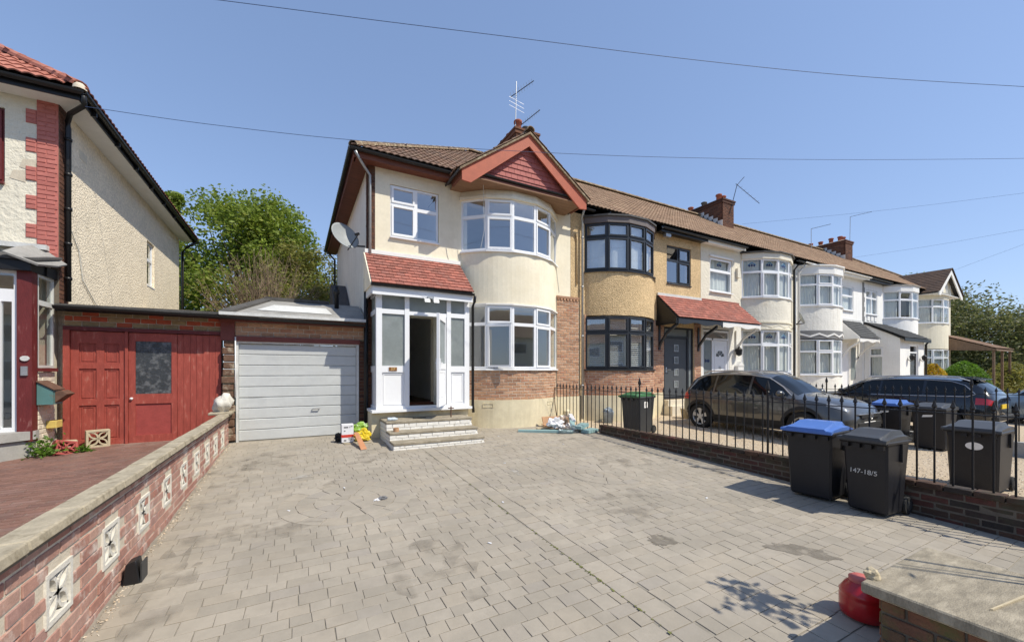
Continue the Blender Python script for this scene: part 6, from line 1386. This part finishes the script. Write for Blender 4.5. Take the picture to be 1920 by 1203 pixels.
# ---------------------------------------------------------------- foreground pier, red can
PR=thing('brick_pier','squat mossy brick pier capped with a grey slab','pier',(3.4,.8,gz(.8)))
mb=MB(); mb.box(2.98,3.80,.35,1.02,-.5,.12); mb.build('mortar',M['mortar_dark'],PR)
M['brick_moss']=mat('mossy_pier_brick',(1,1,1),.95,.25,9,.6,60,rnd=[(.16,.08,.05),(.22,.10,.06),(.13,.085,.05)],col2=(.12,.12,.045),thr=(.48,.68),vs2=7)
brick_run(PR,2.975,1.02,.67,rad(-90),-.34,.12,'brick_moss','mortar_dark',back=False); brick_run(PR,3.80,1.025,.82,rad(180),-.34,.12,'brick_moss','mortar_dark',back=False)
mb=MB(); mb.box(2.95,3.83,.32,1.05,.121,.135); mb.build('mortar_bed',M['mortar'],PR)
mb=MB(); mb.box(2.91,3.88,.40,1.09,.137,.20); mb.build('cap_slab',M['slab'],PR,bev=.008)
mb=MB(); mb.hexa([(3.14,.640,.201),(3.15,.632,.201),(3.62,.56,.201),(3.63,.575,.201)],[(3.14,.640,.209),(3.15,.632,.209),(3.62,.56,.211),(3.63,.575,.209)]); tag(mb.build('stick',M['sandblock'],None),'thin pale stick lying on the grey slab','stick')
def rock(name,label,cat,c,r,m,seed,sq=(1,1,1)):
    bm=bmesh.new(); bmesh.ops.create_icosphere(bm,subdivisions=3,radius=1)
    for v_ in bm.verts:
        p=v_.co.copy(); k=1+.35*mnoise.noise(p*1.6+Vector((seed,0,0)))+.15*mnoise.noise(p*4+Vector((seed,0,0))); v_.co=Vector((c[0]+p.x*r*k*sq[0],c[1]+p.y*r*k*sq[1],c[2]+p.z*r*k*sq[2]))
    me=bpy.data.meshes.new(name); bm.to_mesh(me); bm.free(); me.materials.append(M[m]); o=bpy.data.objects.new(name,me); COL.objects.link(o); return tag(o,label,cat)
rock('stone_lump','sandy stone lump resting on the corner of the grey slab','stone',(3.02,1.075,.215),.045,'sandblock',3,(1,.8,.9))
RC=thing('red_canister','squat faded red plastic canister with torn top beside the pier','canister',(3.44,1.27,gz(1.27)))
M['redplastic']=mat('red_plastic',(.42,.008,.012),.28,.12,6,.15,40,spec=.5,coat=.3); M['pinkplastic']=mat('sun_bleached_plastic',(.50,.13,.11),.6,.12,20,.3,60)
zg=gz(1.27); mb=MB(); cx,cy_=3.44,1.27; K=.84
mb.lathe([(.0,.005),(.12,.005),(.155,.03),(.162,.08),(.162,.19),(.155,.215),(.163,.228),(.150,.25),(.125,.30),(.09,.335),(.075,.345),(.072,.355)],40,(0,0,0),cap=False); mb.v=[Vector((cx+p.x*K,cy_+p.y*K,zg+p.z*K*.88)) for p in mb.v]; mb.build('canister_body',M['redplastic'],RC,smooth=True)
mb=MB(); mb.lathe([(.066,.245),(.068,.27),(.05,.282),(.0,.284)],22,(cx-.012,cy_+.012,zg),cap=False); mb.build('canister_cap',M['pinkplastic'],RC,smooth=True)
mb=MB(); mb.prism([(cx-.06,cy_-.121,zg+.205),(cx+.02,cy_-.130,zg+.20),(cx+.05,cy_-.12,zg+.225),(cx-.03,cy_-.118,zg+.235)],(0,-.006,0)); mb.build('yellow_label',M['brick_yellow'],RC)
# tall rose bush just out of frame whose shadow falls on the paving
def tree(name,label,x,y,z0,h,r,leafm,n,size,seed,trunk_r=.12,base=.25,clumps=26,group=None,asp=.55,cat='tree',sq=1.0,bare=0):
    rr=random.Random(seed); T=thing(name,label,cat,(x,y,z0),group); mb=MB(); C=[]
    top=z0+h
    for i in range(clumps):
        a=rr.uniform(0,6.283); f=rr.uniform(base,1.0); rad_=r*math.sqrt(rr.random())*(1-.55*max(0,(f-.55)/.45)**1.5)*(.65+.35*min(1,(f-base)/.2+.3))
        C.append((Vector((x+rad_*math.cos(a),y+rad_*math.sin(a),z0+h*f*.96)),r*rr.uniform(.16,.34)))
    mb.tube([(x,y,z0-.1),(x+rr.uniform(-.05,.05)*h,y,z0+h*.35),(x+rr.uniform(-.06,.06)*h,y+.1,z0+h*.6)],[trunk_r,trunk_r*.75,trunk_r*.35],8)
    mb.build('trunk',M['bark'],T,smooth=True); mb=MB()
    for c,s_ in C:
        b=Vector((x,y,z0+h*rr.uniform(.2,.5))); m_=b.lerp(c,.5)+Vector((rr.uniform(-.1,.1)*r,rr.uniform(-.1,.1)*r,-.05*r)); mb.tube([b,m_,c],[trunk_r*.3,trunk_r*.18,trunk_r*.05],5)
    mb.build('limbs',M['bark'],T,smooth=True)
    def fn(q):
        c,s_=q.choice(C); d=Vector((q.gauss(0,1),q.gauss(0,1),q.gauss(0,.8)*sq)); k=q.random()**.45; return c+d.normalized()*s_*k*1.15,q.uniform(.6,1.3)
    leaves('crown',M[leafm],n,fn,size,T,seed=seed,kind='stuff',asp=asp); return T
rb=thing('rose_bush','tall leafy rose bush in the front border beside the pier','bush',(3.98,.30,-.3)); rr=random.Random(3); mb=MB(); C=[]
for i in range(7):
    a=rr.uniform(0,6.28); e=Vector((4.12+.14*math.cos(a)*rr.random(),.20+.14*math.sin(a),2.1+rr.uniform(-.1,.35))); mb.tube([(4.1,.2,-.4),(4.1+.05*math.cos(a),.2+.05*math.sin(a),.7),e],[.007,.006,.004],5); C+=[e,e-Vector((0,0,.12))]
mb.build('canes',M['bark'],rb); leaves('foliage',M['leaf'],90,lambda q:(q.choice(C)+Vector((q.gauss(0,.07),q.gauss(0,.07),q.gauss(0,.08))),q.uniform(.6,1.3)),.05,rb,seed=4,kind='stuff',asp=.7)

# ---------------------------------------------------------------- trees and hedges
tree('maple_tree','tall bright green maple behind the flat garage roof','x' and -1.7,22.0,0,9.3,3.4,'leaf',40000,.085,21,.22,.40,100)
tree('maple_tree','slender light green sapling growing tight behind the cream pebbledash house',-4.6,21.5,0,9.3,.9,'leaf',5000,.08,5,.08,.5,24)
tree('shrub_tree','yellow green shrub beside the dark lean-to roof',.35,19.5,0,6.9,2.0,'leaf_olive',12000,.065,8,.1,.40,44)
SH=thing('bare_shrub','large twiggy brown shrub with few leaves above the garage roof','shrub',(-.9,17,0)); rr=random.Random(2)
mb=MB()
for i in range(420):
    a=rr.uniform(0,6.283); t=rr.uniform(0,.95)**.8; h=rr.uniform(3.6,5.9); b=Vector((-.9+rr.gauss(0,.35),17+rr.gauss(0,.3),1.2)); e=Vector((-.9+2.3*t*math.cos(a),17+1.8*t*math.sin(a),h-1.3*t*t)); m_=b.lerp(e,.55)+Vector((0,0,.35)); mb.tube([b,m_,e],[.018,.011,.004],3,cap=False)
    for k in range(3): q=m_.lerp(e,rr.random()); mb.tube([q,q+Vector((rr.gauss(0,.2),rr.gauss(0,.2),rr.uniform(.1,.4)))],[.006,.002],3,cap=False)
tag(mb.build('twigs',M['twig'],SH,fix=False),kind='stuff')
leaves('foliage',M['leaf_olive'],2600,lambda q:((lambda a,t:Vector((-.9+2.4*t*math.cos(a),17+1.8*t*math.sin(a),q.uniform(2.8,5.6)-1.2*t*t)))(q.uniform(0,6.28),math.sqrt(q.random())),q.uniform(.5,1.2)),.05,SH,seed=6,kind='stuff')
tree('broad_tree','large dark leafed tree beyond the far carport with gaps of sky',51,14,-.3,8.4,6.0,'leaf_dark',30000,.13,31,.3,.10,110)
tree('broad_tree','lighter green tree standing behind the dark one beyond the carport',62,20,-.3,11.6,6.5,'leaf',20000,.15,32,.3,.35,60)
tree('broad_tree','brownish green tree overhanging the olive hedge',48,8.0,-.3,6.3,4.5,'leaf_dark',20000,.11,33,.25,.05,70)
def bush(name,label,x,y,z,rx,ry,h,m,n,size,seed):
    T=thing(name,label,'bush',(x,y,z)); mb=MB(); rr=random.Random(seed)
    for i in range(7): a=rr.uniform(0,6.28); mb.tube([(x,y,z-.1),(x+rx*.5*math.cos(a),y+ry*.5*math.sin(a),z+h*.7)],.02,5)
    mb.build('stems',M['bark'],T)
    def fn(q):
        a=q.uniform(0,6.283); u=q.uniform(-.2,1); k=(1-max(0,u)**2.2)**.5*(.8+.25*mnoise.noise(Vector((math.cos(a)*1.5,math.sin(a)*1.5,u*2+seed))))*q.uniform(.75,1.05)
        return Vector((x+rx*k*math.cos(a),y+ry*k*math.sin(a),z+h*(.15+.85*max(0,u))*(1+.1*mnoise.noise(Vector((x+3*math.cos(a),y,seed)))))),q.uniform(.6,1.3)
    leaves('foliage',M[m],n,fn,size,T,seed=seed,kind='stuff'); return T
bush('golden_bush','golden yellow bush before the ivory bay of far house',30.6,8.25,-.25,1.15,.8,2.0,'leaf_gold',5000,.06,3)
bush('hedge_bush','rounded bright green bush beside the golden bush',33.4,7.75,-.25,2.3,1.2,2.15,'leaf_bright',9000,.065,4)
bush('olive_hedge','dull olive hedge running under the dark trees',41.5,7.6,-.3,4.5,1.5,2.2,'leaf_olive',9000,.085,5)
weed('potted_conifer','small yellow green conifer by the white house',19.0,6.6,gz(6.6)-.1,.16,.95,500,'leaf_olive',8,.06)

# ---------------------------------------------------------------- aerials and wires
def aerial(name,label,mast,boom,n=9,el=.22,m='zinc',mast2=None):
    A=thing(name,label,'aerial',mast[0]); mb=MB(); mb.tube(mast,.016,6); mb.build('mast',M[m],A)
    a,b=Vector(boom[0]),Vector(boom[1]); mb=MB(); mb.tube([a,b],.014,5); mb.build('boom',M['black'],A); s_=(b-a).cross(Vector((0,0,1))).normalized()
    for i in range(n):
        q=a.lerp(b,(i+.3)/n); mb=MB(); mb.tube([q-s_*el*(1-.3*i/n),q+s_*el*(1-.3*i/n)],.005,4); mb.build('element',M['alu'],A)
    return A
A1=aerial('television_aerial','tall television aerial mast on chimney behind the red gable',[(6.86,12.45,9.6),(6.91,12.45,11.72)],[(6.75,12.6,11.2),(7.42,12.1,11.7)])
for z in (10.75,10.9,11.05): mb=MB(); mb.tube([(6.62,12.45,z+.05),(7.22,12.45,z-.05)],.005,4); mb.build('element',M['alu'],A1)
aerial('television_aerial','low ribbed aerial pointing up beside the chimney pots',[(7.1,12.5,9.8),(7.1,12.5,10.25)],[(7.0,12.6,10.15),(7.68,12.1,10.75)],11,.18)
aerial('television_aerial','leaning aerial mast on chimney above the white plaster house',[(18.9,12.3,9.2),(19.5,12.3,10.75),(20.1,12.3,11.3)],[(19.4,12.3,10.8),(20.9,12.0,10.0)],7,.15,'black')
aerial('television_aerial','thin bent aerial mast left of the squat chimney',[(27.7,12.8,8.9),(27.7,12.8,10.1)],[(27.7,12.8,10.1),(29.6,12.6,10.65)],4,.1)
aerial('television_aerial','tall aerial mast behind the squat chimney',[(32.6,12.8,9.1),(32.7,12.8,11.75)],[(32.7,12.8,11.75),(35.6,12.7,12.6)],5,.12)
M['wire']=mat('overhead_wire',(.05,.08,.17),.6,.1,4)
def wire(label,pts,r=.012):
    P=[Vector(p) for p in pts]; q=[]
    for i in range(len(P)-1):
        for k in range(10):
            t=k/10; p0,p1,p2,p3=P[max(i-1,0)],P[i],P[i+1],P[min(i+2,len(P)-1)]
            q.append(.5*((2*p1)+(-p0+p2)*t+(2*p0-5*p1+4*p2-p3)*t*t+(-p0+3*p1-3*p2+p3)*t**3))
    q.append(P[-1]); mb=MB(); mb.tube(q,r,5); tag(mb.build('overhead_wire',M['wire'],None),label,'wire')
wire('high overhead wire crossing clear above all the rooftops',[(-2.86, 9.37, 8.03), (-1.24, 8.74, 8.01), (1.27, 7.77, 7.95), (3.69, 6.83, 7.9), (7.2, 5.47, 7.83), (10.68, 4.13, 7.85), (14.85, 2.51, 8.01), (17.44, 1.51, 8.14)],.0055)
wire('telephone wire strung from the cream pebbledash house across the red gable',[(-3.05,9.14,5.78),(-1.26,8.58,5.7),(1.18,7.81,5.69),(4.41,6.79,5.83),(7.61,5.78,6.06),(11.65,4.5,6.44),(16.88,2.85,7.02),(20.35,1.76,7.46)],.0045)
wire('faint overhead wire rising from the chimney with leaning mast',[(20.41,12.59,9.05),(23.5,8.09,8.75),(26.04,4.4,8.65),(27.06,2.91,8.63)],.004)
wire('faint overhead wire leading away from the squat chimney',[(31.89,12.55,8.8),(31.07,8.39,8.37),(30.42,5.15,8.14),(30.04,3.23,7.98)],.0045)
wire('faint overhead wire leading away from the white barge boards',[(34.4,8.5,7.37),(34.28,6.92,7.85),(34.2,5.78,8.18),(34.05,3.66,8.81)],.0045)

# ---------------------------------------------------------------- small things about the drive
M['cardboard']=mat('cardboard',(.46,.27,.15),.9,.1,8,.2,40); M['tealcard']=mat('teal_packaging',(.26,.40,.40),.7,.08,8); M['plastic']=glass('clear_wrap',(.82,.84,.84),fac=.22,rough=.15,bumpy=.5)
M['boxwhite']=mat('white_carton',(.72,.72,.74),.6,.04,8); M['boxred']=mat('red_print',(.55,.045,.03),.6,.05,8); M['ink']=mat('grey_print',(.16,.16,.17),.7,.05,8); M['oak']=mat('orange_laminate',(.50,.235,.12),.5,.12,6,stretch=(1,4,1)); M['bagyellow']=mat('yellow_bag',(.68,.50,.02),.45,.15,14,.3,20,col2=(.30,.24,.03),thr=(.55,.65),vs2=14); M['baggreen']=mat('green_bag',(.24,.42,.05),.4,.2,9,col2=(.40,.46,.34),thr=(.5,.6),vs2=9)
B=thing('paint_box','upright white box with red band standing on pale board by garage','box',(.93,8.62,gz(8.6))); z=gz(8.6)+.022
mb=MB(); mb.box(.80,1.02,8.56,8.70,z,z+.36); mb.build('carton',M['boxwhite'],B,bev=.004)
mb=MB(); mb.box(.797,1.023,8.557,8.703,z+.10,z+.155); mb.build('red_band',M['boxred'],B)
for a,b,c,d in ((.84,.92,.29,.315),(.945,.955,.29,.32),(.965,1.0,.31,.325),(.84,.87,.225,.24),(.84,.885,.03,.055),(.93,.99,.05,.06),(.92,.975,.075,.085)): mb=MB(); mb.box(a,b,8.555,8.559,z+c,z+d); mb.build('print_mark',M['ink'],B)
mb=MB(); mb.hexa([(.84,8.45,gz(8.4)+.006),(1.34,8.40,gz(8.4)+.006),(1.36,8.72,gz(8.7)+.006),(.80,8.74,gz(8.7)+.006)],[(.84,8.45,gz(8.4)+.018),(1.34,8.40,gz(8.4)+.018),(1.36,8.72,gz(8.7)+.018),(.80,8.74,gz(8.7)+.018)]); tag(mb.build('board_offcut',M['stone'],None),'pale board lying under the white box and yellow bag','board')
def crumple(name,label,cat,c,r,m,seed,sq,k1=.45,parent=None):
    bm=bmesh.new(); bmesh.ops.create_icosphere(bm,subdivisions=4,radius=1)
    for v_ in bm.verts:
        p=v_.co.copy(); o=Vector((seed*3.1,seed,0)); k=1+k1*mnoise.noise(p*2.1+o)+k1*.6*mnoise.noise(p*5+o)+k1*.3*mnoise.noise(p*11+o); v_.co=Vector((c[0]+p.x*r*k*sq[0],c[1]+p.y*r*k*sq[1],c[2]+max(p.z*k,-.55)*r*sq[2]))
    me=bpy.data.meshes.new(name); bm.to_mesh(me); bm.free(); me.materials.append(M[m]); o=bpy.data.objects.new(name,me); COL.objects.link(o)
    if parent: me.transform(wmat(parent).inverted()); o.parent=parent; return o
    return tag(o,label,cat)
BG=thing('carrier_bag','crumpled yellow and green carrier bag beside the white box','bag',(1.2,8.66,gz(8.6)))
crumple('bag_lower',None,None,(1.20,8.62,gz(8.6)+.12),.16,'bagyellow',2,(.95,.7,.9),.35,BG); crumple('bag_upper',None,None,(1.16,8.70,gz(8.6)+.27),.15,'baggreen',5,(1,.6,.75),.4,BG)
mb=MB(); a=Vector((1.05,8.50,gz(8.5)+.22)); mb.prism([(1.02,8.52,gz(8.5)+.21),(1.10,8.50,gz(8.5)+.21),(1.17,7.86,gz(7.9)+.012),(1.06,7.84,gz(7.8)+.012)],(0,.004,.010)); tag(mb.build('laminate_strip',M['oak'],None),'orange laminate strip leaning down from the yellow bag','board')
crumple('black_bag','scrap of black plastic behind the white box','bag',(.76,8.78,gz(8.8)+.07),.10,'black',7,(.7,.6,1.1))
mb=MB(); mb.lathe([(.0,0),(.035,0),(.037,.02),(.034,.09),(.037,.10),(.036,.15),(.016,.185),(.015,.205),(.0,.205)],14,(0,0,0),cap=False); mb.v=[Vector((1.64+p.z,8.35+p.y,.446+p.x)) for p in mb.v]; M['bottle']=mat('clear_bottle',(.55,.62,.68),.12,.25,30,spec=.8); tag(mb.build('plastic_bottle',M['bottle'],None,smooth=True),'clear plastic bottle lying on the top step','bottle')
mb=MB(); mb.lathe([(.042,0),(.055,0),(.055,.075),(.042,.075),(.042,0)],20,(1.74,8.02,.236),cap=False); tag(mb.build('tape_roll',M['cardboard'],None,smooth=False),'brown roll of tape standing on the middle step','tape')
mb=MB(); mb.hexa([(2.20,8.5,.412),(2.50,8.56,.412),(2.50,8.58,.412),(2.20,8.54,.412)],[(2.20,8.5,.425),(2.50,8.56,.425),(2.50,8.58,.425),(2.20,8.54,.425)]); tag(mb.build('dark_strip',M['black'],None),'dark strip of metal lying on the top step','strip')
LG=thing('security_light','twin headed security light under the porch gutter','light',(2.62,8.66,3.0))
mb=MB(); mb.box(2.55,2.69,8.60,8.66,3.02,3.07); mb.build('sensor_housing',M['zinc'],LG)
for x in (2.52,2.72): mb=MB(); mb.hexa([(x-.06,8.50,2.92),(x+.06,8.50,2.92),(x+.05,8.62,2.96),(x-.05,8.62,2.96)],[(x-.06,8.52,2.99),(x+.06,8.52,2.99),(x+.05,8.62,3.02),(x-.05,8.62,3.02)]); mb.build('lamp_head',M['white'],LG)
# pile of packaging at the end of the low wall
def slab_box(name,label,cat,cx,cy,cz,l,w,h,rz,m,ry=0,rx=0):
    mb=MB(); mb.M=Matrix.Translation((cx,cy,cz))@Matrix.Rotation(rad(rz),4,'Z')@Matrix.Rotation(rad(ry),4,'Y')@Matrix.Rotation(rad(rx),4,'X'); mb.box(-l/2,l/2,-w/2,w/2,-h/2,h/2); return tag(mb.build(name,M[m],None,bev=.004),label,cat)
g=gz(8)
slab_box('packaging_length','long flat teal packaging strip on the paving','packaging',5.22,7.98,gz(7.98)+.035,1.30,.12,.06,-33,'tealcard')
slab_box('packaging_length','short teal box end against the low wall','packaging',6.20,7.55,gz(7.5)+.05,.42,.22,.08,15,'tealcard')
slab_box('packaging_length','white ended teal box stacked on the cardboard by the wall','packaging',6.08,7.72,gz(7.7)+.14,.46,.20,.08,28,'tealcard',-4)
slab_box('packaging_length','teal strip of packaging propped over the cardboard','packaging',6.05,8.05,gz(8)+.20,.90,.12,.07,55,'tealcard',-8)
slab_box('packaging_length','white strip of packaging topmost of the pile','packaging',6.20,8.25,gz(8)+.27,.60,.10,.05,62,'boxwhite',-10)
slab_box('cardboard_sheet','flattened brown cardboard lying in the packaging pile','cardboard',5.85,8.18,gz(8.1)+.09,.90,.55,.02,-8,'cardboard',2,3)
slab_box('cardboard_sheet','brown cardboard propped upright at the back of pile','cardboard',6.00,8.62,gz(8.6)+.14,.85,.03,.26,-5,'cardboard',0,-25)
slab_box('timber_offcut','pale timber offcut lying by the cream plinth','timber',5.42,8.30,gz(8.3)+.03,.42,.10,.05,-20,'sandblock')
crumple('white_sack','crumpled white sack on the packaging pile','sack',(5.55,8.05,gz(8)+.16),.17,'boxwhite',3,(1.1,.8,.9),.5)
crumple('plastic_wrap','crumpled clear plastic wrap before the packaging pile','wrap',(5.72,7.72,gz(7.7)+.08),.20,'plastic',6,(1.4,.8,.6),.55)
crumple('plastic_wrap','crumpled clear plastic wrap draped over the cardboard','wrap',(6.12,8.38,gz(8.3)+.20),.17,'plastic',9,(1.4,.8,.6),.55)
mb=MB(); mb.tube([(5.98,8.55,-.02),(6.25,9.1,.60),(6.42,9.32,.95)],.012,6); tag(mb.build('leaning_rod',M['rust'],None),'thin rusty rod leaning in the corner by brick pier','rod')
mb=MB(); mb.lathe([(.10,0),(.11,.16),(.10,.30),(.05,.34),(.0,.34)],12,(6.75,9.2,gz(9))); tag(mb.build('cream_jar',M['cream_low'],None),'small cream container standing by the brick pier','container')
BK=thing('rubble_sack','grey builders bucket of rubbish against the cream plinth','bucket',(8.0,8.9,gz(8.9)-.075)); M['bagblue']=mat('grey_blue_sack',(.30,.36,.42),.5,.15,10,.4,20)
mb=MB(); mb.lathe([(.0,0),(.12,0),(.16,.32),(.165,.33),(.145,.33),(.11,.03)],18,(8.0,8.9,gz(8.9)-.07),cap=False); mb.build('bucket_body',M['bagblue'],BK,smooth=True); crumple('bucket_contents',None,None,(8.0,8.9,gz(8.9)+.27),.13,'bagblue',4,(1,1,.7),.4,BK)
mb=MB(); mb.lathe([(.0,0),(.14,0),(.19,.30),(.2,.31),(.17,.31),(.13,.02)],18,(11.0,8.6,gz(8.6)-.07),cap=False); tag(mb.build('plant_pot',M['sandblock'],None,smooth=True),'sandy plant pot beside the green lidded bin','pot')
# litter on the drive
rr=random.Random(5)
for i,(x,y) in enumerate(((.56,5.68),(-.07,5.10),(4.82,6.71),(3.98,8.0),(1.6,3.4),(3.05,5.9),(4.6,3.3),(2.2,4.3))):
    mb=MB(); a=rr.uniform(0,3); s_=.018; mb.M=TR(x,y,gz(y)+.007,a); mb.hexa([(-s_,-s_*.5,0),(s_,-s_*.5,0),(s_,s_*.5,0),(-s_,s_*.5,0)],[(-s_,-s_*.4,.006),(s_,-s_*.5,.004),(s_*.9,s_*.5,.008),(-s_,s_*.5,.004)]); tag(mb.build('paper_scrap',M['boxwhite'],None),'tiny white scrap of paper lying on the paving','litter','paper scraps on the drive')
LT=thing('crushed_wrapper','dark crushed wrapper lying inside the circular paving pattern','litter',(.91,5.02,gz(5)))
crumple('wrapper_scrap',None,None,(.93,5.02,gz(5)+.02),.04,'ink',3,(1.2,.7,.6),.5,LT); crumple('wrapper_scrap',None,None,(.86,5.01,gz(5)+.015),.03,'boxwhite',8,(1.2,.7,.5),.5,LT)
# small dish on the white house
SD=thing('satellite_dish','small pale dish beside the downpipe of the zigzag band house','satellite dish',(19.0,9.3,3.6)); q=Vector((.5,-.8,.35)).normalized().to_track_quat('Z','Y').to_matrix().to_4x4()
mb=MB(); mb.M=Matrix.Translation((18.95,9.1,3.68))@q; mb.lathe([(.001,-.06),(.15,-.045),(.27,.0),(.27,-.01),(.15,-.06),(.001,-.075)],22,(0,0,0),cap=False); mb.build('dish',M['dish'],SD,smooth=True); mb=MB(); mb.tube([(18.95,9.15,3.6),(19.2,9.45,3.45),(19.5,9.3,3.5)],.02,6); mb.build('bracket',M['black'],SD)
# terrace across the road, seen only in the window reflections
OP=thing('opposite_terrace','cream terrace with brown roof on the far side of the road','house',(5,-22,-.6))
mb=MB(); mb.box(-45,70,-31,-23,-.7,5.4); mb.build('wall',M['ivory'],OP)
mb=MB(); mb.prism([(-46,-22.6,5.3),(-46,-27,8.6),(-46,-31.4,5.3)],(117,0,0)); mb.build('roof',M['tile_terrace'],OP)
k=-43
while k<68:
    for z0,z1 in ((.7,2.2),(3.4,4.7)): mb=MB(); mb.box(k,k+2.2,-23.05,-22.98,z0,z1); w_=mb.build('window',M['upvc'],OP); mb=MB(); mb.box(k+.1,k+2.1,-22.98,-22.96,z0+.1,z1-.1); mb.build('pane',M['gl_pattern'],w_)
    k+=3.6
